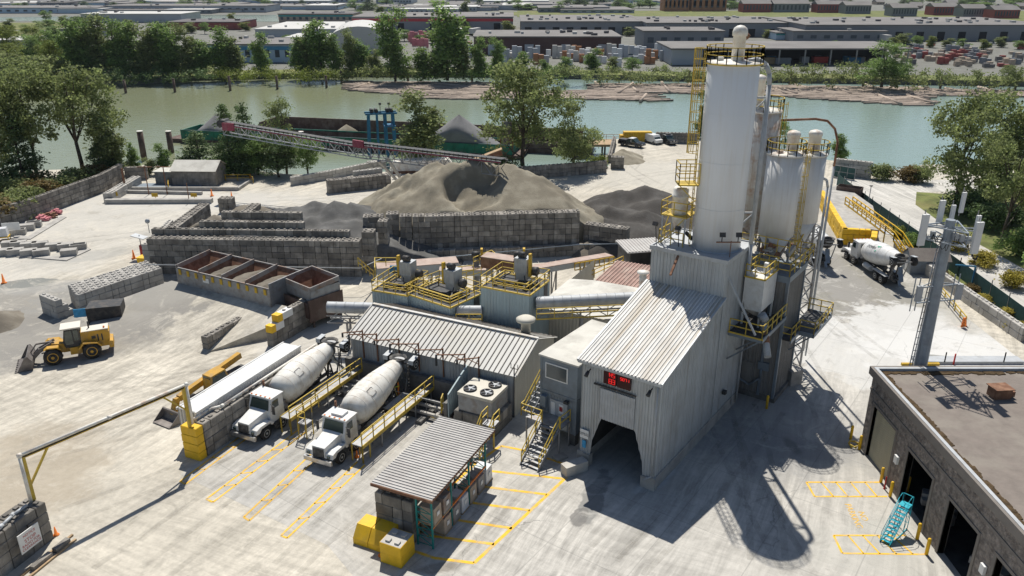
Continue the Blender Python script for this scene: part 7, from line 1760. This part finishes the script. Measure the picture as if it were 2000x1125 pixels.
def limbs(mb,base,tips,r,h,seed,fork=.35,lean=(0,0)):
    rr=random.Random(seed); t0=Vector(base); top=Vector((lean[0],lean[1],h*.8)); prev=t0; n=5; pts=[t0]
    for k in range(1,n+1):
        p=t0.lerp(top,k/n)+Vector((rr.uniform(-.2,.2),rr.uniform(-.2,.2),0))*r*3; pts.append(p)
    for k in range(n): mb.cyl(pts[k],pts[k+1],r*(1-k/n*.8),r*(1-(k+1)/n*.8),n=7)
    for tx in tips:
        T=Vector(tx); k=max(1,min(n-1,int(n*max(.2,min(.9,(T.z/h)*.75))))); s=pts[k]; m=s.lerp(T,.5)+Vector((0,0,-.05*h+rr.uniform(0,.06)*h)); mb.cyl(s,m,r*.38,r*.25,n=5); mb.cyl(m,T,r*.25,r*.08,n=5)
PROTO={}
def proto(kind,var):
    "unit trees: height 10 m"
    key=(kind,var)
    if key in PROTO: return PROTO[key]
    rr=random.Random(hash(kind)%97+var*13 if 0 else sum(map(ord,kind))+var*13)
    if kind=='broad':
        bl=[(rr.uniform(-2.1,2.1),rr.uniform(-2,2),rr.uniform(2.6,8.6),rr.uniform(1.,1.6),rr.uniform(.9,1.4)) for _ in range(16)]+[(0,0,8.9,1.1,1.0)]; n=9500;sz=.25;r=.2
    elif kind=='open':
        bl=[(rr.uniform(-2.6,2.6),rr.uniform(-2.2,2.2),rr.uniform(4.2,9.2),rr.uniform(.6,1.1),rr.uniform(.5,.9)) for _ in range(17)]; n=8000;sz=.23;r=.18
    elif kind=='poplar':
        bl=[(rr.uniform(-.5,.5),rr.uniform(-.5,.5),z,1.05*math.sin(min(3.0,(z)/10*3.3))+.25,.9) for z in (1.2,2,3,4,5,6,7,8,9)]; n=4200;sz=.36;r=.14
    elif kind=='column':
        bl=[(rr.uniform(-.9,.9),rr.uniform(-.9,.9),z,1.3-abs(z-4.5)*.14,.9) for z in (1.0,1.8,2.8,3.8,5,6.2,7.3,8.4,9.3)]; n=6500;sz=.3;r=.15
    elif kind=='conifer':
        bl=[]; 
        for k in range(9):
            z=1.2+k*.98; R_=2.5*(1-k/9.5)
            for q in range(max(2,7-k//2)): a=rr.uniform(0,6.28); bl.append((math.cos(a)*R_*.62,math.sin(a)*R_*.62,z-.1*R_,R_*.42,.35))
        bl.append((0,0,9.6,.2,.5)); n=8500;sz=.25;r=.16
    elif kind=='bush':
        bl=[(rr.uniform(-3.5,3.5),rr.uniform(-2,2),rr.uniform(2,7),rr.uniform(1.8,2.8),rr.uniform(1.8,2.8)) for _ in range(8)]; n=3400;sz=.75;r=.12
    mb=leafmesh('crown',bl,n,sz,None,var+5); tb=MB(); limbs(tb,(0,0,-.3),[(b[0]*.8,b[1]*.8,b[2]) for b in bl[:10]] if kind in('broad','open','bush') else [],r,10,var)
    if kind in ('poplar','column','conifer'): tb.cyl((0,0,3),(0,0,9.2),r*.5,r*.1,n=5)
    PROTO[key]=(mb,tb); return PROTO[key]
MESH={}
def tree(label,p,h,kind,m='leaf',wid=1.,var=0,group=None,name=None,rot=None):
    key=(kind,var,m); 
    if key not in MESH:
        mb,tb=proto(kind,var); a=mb.build('crown',m); b=tb.build('trunk','bark'); MESH[key]=(a.data,b.data); bpy.data.objects.remove(a); bpy.data.objects.remove(b)
    nm=name or {'broad':'tree','open':'tree','poplar':'poplar_tree','column':'tree','conifer':'conifer_tree','bush':'shrub'}[kind]
    t=thing(nm,label,'shrub' if kind=='bush' else 'tree',p,random.uniform(0,360) if rot is None else rot,group); s=h/10; t.scale=(s*wid,s*wid,s)
    for n_,d in zip(('crown','trunk'),MESH[key]): o=bpy.data.objects.new(n_,d); col.objects.link(o); o.parent=t
    return t
def T(label,x,yb,yt,w,kind,m='leaf',var=0,z=0,group=None,name=None):
    p=P(x,yb,z); h=(HZ(x,yb,yt,z)-z)*1.06; wm=w/CF*(p.y*math.cos(PITCH)+CH*math.sin(PITCH)); nat={'broad':.66,'open':.66,'poplar':.26,'column':.36,'conifer':.42,'bush':1.05}[kind]
    return tree(label,p,h,kind,m,wm/(h*nat),var,group,name)
random.seed(77)
# left shore
T('tall open tree with several dark trunks at the left, nearest the river',165,352,116,170,'open','leafolive',0)
T('tall open tree left of the twin-trunked one, cut by hedge',78,360,128,150,'open','leafolive',1)
T('broad tree at the far left picture edge',5,372,150,120,'broad','leafolive',2)
T('slender tree right of the tall left trees by the river',228,345,212,70,'column','leafolive',1)
T('dark conifer in front of the tall left trees',52,375,235,90,'conifer','leafdark',0)
T('small dark conifer beside the end of the left wall',200,350,282,70,'conifer','leafdark',1)
T('small sapling near the two mooring piles',266,338,285,26,'column','leaf',2)
T('light green sapling behind the pump house',322,338,285,32,'column','leaf',0)
T('young shrub between the sapling and the mooring piles',292,342,310,24,'column','leafolive',1)
for i,(x,yb,yt,w) in enumerate(((-30,440,380,120),(20,428,375,90),(55,412,362,80),(92,398,350,80),(128,384,340,80),(160,368,325,75),(190,358,318,60),(-60,400,340,120),(30,395,345,90),(80,380,335,80))):
    T(f'olive-brown hedge shrub behind the left yard wall, {nth(i)} from the left edge',x,yb,yt,w,'bush',['leafbrown','leafolive'][i%3>0],i%2,0,'hedge shrubs behind the left wall')
# centre
T('dark spreading conifer left of the stacking conveyor',392,338,262,95,'conifer','leafdark',0)
T('tall dark conifer rising through the conveyor tail',452,340,208,70,'conifer','leafdark',1)
T('second tall conifer just right of the conveyor tail',487,340,209,66,'conifer','leafdark',0)
T('leafy tree behind the conveyor with bright crown',560,336,199,85,'broad','leafolive',1)
T('dense tree under the conveyor, left part of the row',505,342,265,80,'broad','leaf',0)
T('dense tree under the conveyor, right end of the row',602,343,268,66,'broad','leaf',2)
T('low leafy tree at the foot of the conveyor row',545,346,275,80,'broad','leafdark',1)
T('small leafy bush at the foot of the conifers',430,346,305,70,'bush','leaf',0)
T('grey-green willow behind the conveyor, right of the blue gantry',824,322,190,90,'column','leafolive',0)
T('tallest broad tree on the shore behind the sand pile',1022,338,120,165,'broad','leafolive',0)
T('tree right of the tallest shore tree',1118,336,194,105,'broad','leafolive',1)
T('small dark shrub at the foot of the shore trees',985,345,300,60,'bush','leafdark',1)
T('yellow-green shrub beside the block pier',1172,338,300,44,'bush','leafbright',0,-1)
T('small dark tree showing left of the tallest silo ladder',1372,270,182,34,'column','leafdark',1)
T('tree half hidden behind the short silos',1513,300,236,48,'broad','leaf',0)
T('small tree right of the arched pipe',1637,318,266,34,'column','leaf',2)
# right shore
T('tall dense tree on the right shore beyond the access road',1862,405,182,150,'broad','leafolive',0)
T('tree right of the dense shore tree',1935,392,192,100,'column','leafolive',1)
T('open tree with dark leaning trunk at the right edge',1955,480,272,130,'open','leafolive',2)
T('tree at the right picture edge above the verge',2030,470,270,120,'broad','leafolive',1)
for i,(x,yb,yt,w,m) in enumerate(((1722,352,318,60,'leafolive'),(1765,354,322,60,'leafbrown'),(1800,356,318,50,'leafolive'),(1882,418,372,80,'leafdark'),(1935,450,395,80,'leafdark'),(1985,500,440,80,'leaf'),(2040,545,475,90,'leaf'),(1975,440,400,80,'leafdark'),(2090,600,520,110,'leaf'),(1905,410,370,90,'leafdark'))):
    T(f'leafy shrub on the verge beyond the access road, {nth(i)} along the road',x,yb,yt,w,'bush',m,i%2,0,'shrubs on the right verge')
for i,(x,yb,yt,w,m) in enumerate(((1758,462,440,36,'leafbright'),(1780,480,455,36,'leaf'),(1925,590,575,40,'leafyellow'),(1960,618,600,44,'leafyellow'),(1895,568,552,36,'leafbrown'),(1985,650,625,40,'leafyellow'),(1870,490,455,60,'leafyellow'),(1920,520,492,60,'leafyellow'),(1970,560,525,60,'leafyellow'),(1845,548,528,30,'leafbrown'))):
    T(f'small yellow-flowered weed clump along the green fence, {nth(i)} in the row',x,yb,yt,w,'bush',m,i%2,0,'weed clumps along the green fence')
# ---- far bank: tall poplars and hedge
fb=[(150,152,48,58,'column'),(172,150,44,60,'column'),(200,150,38,66,'column'),(232,150,44,60,'column'),(262,150,50,58,'column'),(290,150,54,58,'column'),(318,150,52,54,'column'),(345,150,52,56,'column'),(372,150,60,50,'column'),(396,150,78,34,'poplar'),
 (440,148,60,52,'column'),(462,148,72,34,'poplar'),(512,147,70,38,'column'),(585,146,70,30,'poplar'),(602,146,62,40,'column'),(628,146,38,44,'poplar'),(655,146,72,36,'column'),(688,147,62,34,'column'),(705,147,78,30,'poplar'),(772,155,24,62,'column'),(735,150,100,34,'column'),(828,153,92,34,'poplar'),(874,153,10,58,'poplar'),(905,153,80,26,'poplar'),(935,152,78,34,'column'),(970,152,78,32,'column'),(855,152,88,30,'column'),
 (1020,140,100,22,'poplar'),(1158,140,98,34,'column'),(1195,140,112,26,'column'),(1235,143,112,40,'broad'),(1722,168,84,100,'broad'),(1970,165,128,40,'broad'),(1100,142,112,28,'column'),(1062,142,118,24,'column')]
for i,(x,yb,yt,w,k) in enumerate(fb):
    T(f'{"tall slim" if k=="poplar" else "dense rounded" if k=="broad" else "full upright"} tree on the far river bank, {nth(i)} from the left' if i<29 else f'low tree in the far bank hedge, {nth(i-27)} from the left',x,yb,yt,w,k,['leaf','leaf','leafolive'][i%3],i%2,-1.2,'trees on the far river bank')
def thicket(label,x0,x1,yb,yt,m,n,seed):
    rr=random.Random(seed); mb=MB(); a=P(x0,yb,-1.2);b=P(x1,yb,-1.2); Ht=HZ((x0+x1)/2,yb,yt,-1.2)+1.2; bl=[]
    for k in range(n):
        p=a.lerp(b,(k+rr.uniform(.2,.8))/n); r=(b-a).length/n*.9; bl.append((p.x,p.y+rr.uniform(-3,4),-1.2+Ht*rr.uniform(.25,.6),r,Ht*.42))
    l=leafmesh('t',bl,n*330,.62,None,seed); o=solo('bank_thicket',m,l,label,'thicket'); o['kind']='stuff'; return o
thicket('dense bushes along the far river bank below the left tree row',120,420,158,135,'leafdark',15,1)
thicket('brighter bushes on the far bank in the middle left',410,640,156,130,'leafbright',12,2)
thicket('bushes on the far bank below the white tent',630,830,154,128,'leafolive',10,3)
thicket('bushes on the far bank below the brown warehouse',820,1100,154,130,'leaf',14,4)
thicket('long hedge on the far bank left of the tallest silo',1080,1400,158,128,'leafolive',18,5)
thicket('long thick hedge on the far bank right of the tallest silo',1470,1720,164,122,'leafolive',16,6)
thicket('hedge on the far bank at the right edge',1720,2050,168,134,'leafolive',18,7)
for i,(x,yb,yt,w,k,m) in enumerate(((20,130,85,60,'broad','leafbright'),(60,125,70,60,'broad','leaf'),(20,110,50,50,'broad','leafbright'),(72,100,52,50,'broad','leafbright'),(40,158,100,100,'bush','leafolive'),(75,155,105,90,'bush','leafolive'),(-20,150,90,80,'broad','leafolive'),(100,120,60,44,'broad','leaf'),(95,60,38,40,'broad','leaf'),(115,95,50,30,'poplar','leaf'),(160,60,32,50,'broad','leafdark'),(130,135,68,40,'conifer','leafdark'),(106,148,80,56,'broad','leafbright'),(75,150,80,30,'conifer','leafdark'))):
    T(f'tree among the green belt in the far left corner, {nth(i)} of the group',x,yb,yt,w,k,m,i%2,-1,'trees in the far left corner')
# ================================================================ far town
random.seed(5)
mat('fwallgrey',(.22,.23,.245),.7,var=.06,scale=.1); mat('froofgrey',(.17,.16,.152),.85,var=.12,scale=.08,dirt=(.26,.245,.23),dscale=.05)
mat('fwallbrown',(.085,.05,.045),.7,var=.08,scale=.1); mat('froofwhite',(.50,.49,.46),.6,var=.06,scale=.1); mat('fwallwhite',(.38,.41,.44),.6,var=.08,scale=.1)
mat('fwallblue',(.40,.52,.62),.6,var=.06,scale=.1); mat('bluestripe',(.06,.25,.42),.6,var=.05); mat('fwallred',(.30,.08,.07),.7,var=.08,scale=.1); mat('redstripe',(.45,.05,.06),.6,var=.05)
mat('tealstripe',(.03,.28,.28),.6,var=.05); mat('apt',(.38,.18,.09),.8,var=.1,scale=.2); mat('darkopen',(.02,.022,.025),.9); mat('froofdark',(.13,.12,.12),.9,var=.1,scale=.1)
mat('fwin',(.06,.08,.1),.3,var=.1); mat('carmix',(.35,.35,.36),.4,var=.1)
def far(label,x0,x1,yb,ye,depth,wall='fwallgrey',roof='froofgrey',stripe=None,wins=0,doors=0,z=-1.,kind='warehouse',gable=0,vents=6,name=None,wrow=1,skew=0.):
    a=P(x0,yb,z);b=P(x1,yb+skew,z); L=(b-a).length; H=HZ(x0,yb,ye,z)-z; t=thing(name or 'warehouse',label,kind,a,math.degrees(math.atan2(b.y-a.y,b.x-a.x)))
    mb=MB(); mb.box(0,L,0,depth,0,H); mb.build('walls',wall,t)
    mb=MB()
    if gable: mb.extr([(-.5,H-.1),(depth+.5,H-.1),(depth/2,H+gable)],Matrix(((0,1,0,-.5),(1,0,0,0),(0,0,1,0),(0,0,0,1))),L+1)
    else: mb.box(-.5,L+.5,-.5,depth+.5,H,H+.5)
    rf=mb.build('roof',roof,t)
    if stripe: mb=MB(); mb.box(-.1,L+.1,-.15,-.02,H-H*.28,H-H*.08); mb.build('colour_band',stripe,t)
    for r in range(wrow):
        for k in range(wins):
            if k>30: break
            mb=MB(); x=L*(k+.3)/wins; zz=H*(.3+.5*r/max(1,wrow)) if wrow>1 else H*.35; mb.box(x,x+L/wins*.45,-.12,-.02,zz,zz+H*(.32 if wrow==1 else .28)); mb.build('window','fwin',t)
    for k in range(doors):
        mb=MB(); x=L*(k+.5)/doors; mb.box(x-2,x+2,-.14,-.02,0,H*.6); mb.build('door','fwallwhite' if wall=='fwallbrown' else 'darkopen',t)
    for k in range(vents):
        mb=MB(); mb.cbox((rnd(.05,.95)*L,rnd(.1,.9)*depth,H+1.),(rnd(1,3),rnd(1,3),1.)); mb.build('roof_unit',random.choice(['froofwhite','froofdark']),rf)
    return t,L,H
def openshed(label,x0,x1,yb,ye,depth,z=-1.,solidw=.2):
    a=P(x0,yb,z);b=P(x1,yb,z);L=(b-a).length;H=HZ(x0,yb,ye,z)-z; t=thing('open_shed',label,'shed',a)
    mb=MB(); mb.box(0,L*solidw,0,depth,0,H); mb.build('walls','fwallwhite',t); mb=MB(); mb.box(L*solidw,L,depth*.6,depth,0,H); mb.build('back_wall','darkopen',t)
    mb=MB(); mb.box(-.5,L+.5,-1,depth+1,H,H+.6); mb.build('roof','froofgrey',t)
    for k in range(9): mb=MB(); x=L*(solidw+(1-solidw)*k/8); mb.bar((x,0,0),(x,0,H),.5); mb.build('post','steel',t)
    for k in range(14):
        mb=MB(); mb.cbox((L*rnd(solidw+.02,.98),rnd(3,12),1.2),(rnd(2,7),rnd(1.5,3),2.4),rnd(-8,8)); mb.build('stored_stack',random.choice(['fwallgrey','blue','wood','carmix','red']),t)
openshed('long open storage shed with dark bays behind the tallest silo',1310,1770,127,97,34,solidw=.13)
far('brown warehouse with grey flat roof behind the stacked timber',926,1212,107,73,42,'fwallbrown','froofgrey',doors=4,vents=16)
far('grey warehouse with teal band at its left end behind the silos',1256,1412,95,62,30,'fwallgrey','froofgrey',wins=6,vents=4)
far('grey office block with windows right of the silos',1548,1730,82,62,28,'fwallgrey','froofgrey',wins=7,vents=5)
far('small teal-banded annex beside the grey office block',1515,1552,78,65,16,'fwallblue','froofgrey','tealstripe',vents=2)
far('very long grey warehouse in the middle distance',1018,1262,68,43,75,'fwallgrey','froofgrey',doors=9,vents=30)
far('long grey warehouse behind the white tent with red bands',690,1002,62,34,60,'fwallgrey','froofgrey','redstripe',doors=5,vents=12)
far('long grey warehouse with dark bays on the right',1570,2060,80,50,80,'fwallgrey','froofgrey',doors=12,vents=40)
far('grey warehouse partly behind the silo top',1262,1560,72,46,70,'fwallgrey','froofgrey',doors=8,vents=26)
far('white-roofed warehouse on the left behind the blue office',500,705,76,58,70,'fwallwhite','froofwhite',vents=10)
far('white-roofed low warehouse beside the white tent',560,760,92,74,26,'fwallwhite','froofwhite',vents=6)
far('blue-and-white two-storey office with dark windows',398,572,122,88,34,'fwallblue','froofgrey','bluestripe',wins=9,wrow=2,vents=6,name='office_building',kind='office')
far('dark red warehouse in the left distance',328,470,58,44,36,'fwallred','froofdark',vents=4)
far('long pale warehouse above the left trees',160,355,44,28,40,'fwallwhite','froofwhite',vents=8)
far('low grey warehouse behind the left tree row',115,200,72,58,30,'fwallgrey','froofgrey',vents=3)
far('low pale building in the far left corner',-20,135,92,80,25,'fwallwhite','froofwhite',vents=3)
far('brown office block with green windows, far left centre',545,690,44,28,30,'cardboard','froofdark','tealstripe',wins=12,vents=5,name='office_building',kind='office')
far('long white-blue factory near the left horizon',205,520,24,12,50,'fwallwhite','froofgrey',wins=20,vents=6,name='factory',kind='factory')
far('long blue-white sheds at the far left horizon',-40,190,26,16,50,'fwallblue','froofgrey',wins=14,vents=5,name='factory',kind='factory')
# white arched tent
a=P(640,106,-1);b=P(765,106,-1);L=(b-a).length
t=thing('arched_tent','large white arched storage tent behind the far bank trees','tent',a,8)
mb=MB(); Ht=HZ(640,106,52,-1)+1; prof=[(0,0)]+[(L*(.5-.5*math.cos(math.pi*k/12)),Ht*.25+Ht*.75*math.sin(math.pi*k/12)**.8) for k in range(13)]+[(L,0)]
side_prism(mb,prof,0,55); mb.build('membrane','froofwhite',t)
# apartments and town houses
for i,(x0,x1) in enumerate(((1296,1345),(1350,1418))):
    far(['orange-brown apartment block under construction, left one','orange-brown apartment block under construction, right one'][i],x0,x1,22,-2,22,'apt','froofdark',wins=6,wrow=4,vents=0,name='apartment_block',kind='apartments')
for i,(x0,x1,yb) in enumerate(((1450,1505,24),(1510,1580,24),(1595,1645,25),(1650,1700,27),(1822,1870,30),(1880,1925,33),(1940,1990,36),(1742,1790,32))):
    far(f'grey terraced town house row beyond the field, {nth(i)} from the left',x0,x1,yb,yb-17,16,'fwallred' if i%2==0 else 'fwallgrey','froofgrey',wins=9,wrow=2,vents=0,gable=3,name='town_house',kind='houses')
for i in range(60):
    x=rnd(-60,1290); yb=rnd(1,27); w_=rnd(50,150)
    far(f'distant flat-roofed industrial building on the hazy horizon, {nth(i)} of the scattered ones',x,x+w_,yb,yb-rnd(5,9),rnd(25,70),random.choice(['fwallwhite','fwallgrey','fwallblue','fwallwhite']),random.choice(['froofgrey','froofwhite','froofgrey']),wins=random.choice([0,8,12]),vents=3,name='distant_building',kind='building')
for i in range(26):
    x=rnd(1420,2050); yb=rnd(3,20)
    far(f'small grey-roofed house among the trees at the top right, {nth(i)} of the group',x,x+rnd(14,26),yb,yb-rnd(5,7),14,random.choice(['fwallwhite','fwallgrey','cardboard']),'froofgrey',gable=3,vents=0,wins=3,name='house',kind='house')
# tree belts in the town
ft=[(x,y) for x,y in ((850,62),(905,66),(985,56),(1075,52),(1150,50),(1205,60),(1480,62),(1500,74),(1580,100),(1630,100),(1745,92),(1765,90),(1790,92),(1815,92),(1850,94),(1880,94),(1920,96),(1955,92),(1990,96),(1430,62),(1230,70),(1050,66),(990,64),(900,62),(700,36),(740,28),(910,24),(1090,24),(350,66),(375,64),(400,66),(455,45),(610,95),(590,98),(1325,64),(1370,60),(820,84),(845,84),(870,84),(790,80),(1735,75),(1980,78),(560,90),(480,60),(20,60),(50,66),(10,75),(130,50),(90,42),(250,60),(300,64))]
for i,(x,y) in enumerate(ft):
    T(f'small street tree between the far warehouses, {nth(i)} of the scattered trees',x,y,y-rnd(14,24),rnd(16,30),'column' if i%3 else 'broad',['leaf','leafbright','leafolive'][i%3],i%2,-1,'scattered trees between the far warehouses')
for i in range(95):
    x=rnd(1080,2080) if i<62 else rnd(0,1080); y=rnd(5,20); T(f'dark tree on the wooded horizon, {nth(i)} of the belt',x,y,y-rnd(12,20),rnd(22,40),'broad' if i%2 else 'conifer',['leafdark','leaf'][i%2],i%2,-1,'dark trees on the wooded horizon')
# grass strips, pale roads, rows
def gs(name,m,x0,x1,y0,y1,z=-1.02): sheet(name,m,[P(x0,y1,-1),P(x1,y1,-1),P(x1,y0,-1),P(x0,y0,-1)],z)
gs('far_field','grassmat',1010,2300,21,33); gs('far_lawn','grassmat',1500,2300,30,43,-1.0); gs('far_lawn','grassmat',950,1300,23,30,-1.01); gs('far_lawn','grassmat',-60,180,60,148,-1.0); gs('far_lawn','grassmat',180,420,120,146,-1.01)
gs('far_lawn','grassmat',-200,150,44,58,-1.01)
# stacked goods in the timber yard
random.seed(12)
def stacks(regs,n,cols,lab,grp,nm,cat,hh=(1.5,4)):
    k=0
    for i in range(n):
        x0,x1,y0,y1=regs[i%len(regs)]; x=rnd(x0,x1);y=rnd(y0,y1); p=P(x,y,-1.); mb=MB(); w_=rnd(2.5,6);h=rnd(*hh); nn=max(1,int(w_/2.2))
        for q in range(nn): mb.box(q*2.2,q*2.2+2.05,0,1.6,0,h-(q%2)*.4)
        c=random.choice(cols); o=mb.build(nm,c[0]); o.location=p; o.rotation_euler=(0,0,R(rnd(-6,6))); tag(o,lab%(c[1],nth(i)),cat,grp)
stacks([(1075,1210,104,132),(820,935,84,125),(970,1060,104,128),(1225,1300,104,125),(560,640,110,128),(1020,1200,110,124)],110,[('froofwhite','white'),('fwallwhite','white'),('froofwhite','white'),('apt','orange'),('wrap','grey-white')],'%s wrapped timber pack in the yard across the river, %s of the packs','wrapped timber packs across the river','timber_pack','timber pack',(2,6))
stacks([(795,830,76,96)],8,[('pink','pink')],'%s wrapped insulation stack left in the far yard, %s of the pink ones','pink stacks across the river','insulation_stack','stack',(3,6))
stacks([(1735,2010,92,132),(1850,2010,105,132),(1760,1900,98,120)],90,[('fwallgrey','grey'),('froofgrey','grey-brown'),('fwallred','red'),('cardboard','tan')],'%s stack of building stone on the right far bank, %s of the stacks','stone stacks on the right far bank','stone_stack','stack',(1,3))
for i in range(26):
    x,y=random.choice([(rnd(1500,1760),rnd(112,122)),(rnd(1740,1960),rnd(84,92)),(rnd(1215,1300),rnd(96,120)),(rnd(560,720),rnd(28,44)),(rnd(1380,1500),118)])
    t=thing('parked_car',f'tiny parked car in the yards across the river, {nth(i)} of those in view','car',P(x,y,-1.),rnd(-20,20),'tiny parked cars across the river')
    mb=MB(); mb.box(0,4.5,0,1.8,.3,1.); mb.build('body',random.choice(['truckwhite','carblack','red','carmix','blue']),t); mb=MB(); mb.box(1,3.5,.1,1.7,1.,1.6,taper=.15); mb.build('cabin','glass',t)
for i,(x,y) in enumerate(((905,70),(922,70),(1212,104),(1740,84),(1630,24),(700,20),(770,14))):
    t=thing('parked_trailer',f'white lorry trailer parked in the far yards, {nth(i)} from the left group','trailer',P(x,y,-1.),rnd(60,120),'white trailers in the far yards'); mb=MB(); mb.box(0,12,0,2.5,1.1,4); mb.build('box_body','froofwhite',t); mb=MB()
    for xx in (1.5,9.5,10.8): mb.cyl((xx,0,.5),(xx,2.5,.5),.5,n=10)
    mb.build('wheels','rubber',t)
# the air between here and the far town
mb=MB(); mb.box(-6200,6200,-600,9200,-7,70); hz=mb.build('haze','water'); hz['kind']='stuff'
hm=bpy.data.materials.new('haze_air'); hm.use_nodes=True; t_=hm.node_tree; t_.nodes.remove(t_.nodes['Principled BSDF']); v=t_.nodes.new('ShaderNodeVolumePrincipled'); v.inputs['Density'].default_value=.00004; v.inputs['Color'].default_value=(.75,.85,1,1); v.inputs['Anisotropy'].default_value=.3
t_.links.new(v.outputs[0],t_.nodes['Material Output'].inputs['Volume']); hz.data.materials.clear(); hz.data.materials.append(hm)
tag(hz,'pale haze in the air over the river and the far town','haze')
sc.cycles.volume_bounces=0; sc.cycles.max_bounces=6; sc.cycles.diffuse_bounces=2; sc.cycles.transparent_max_bounces=24
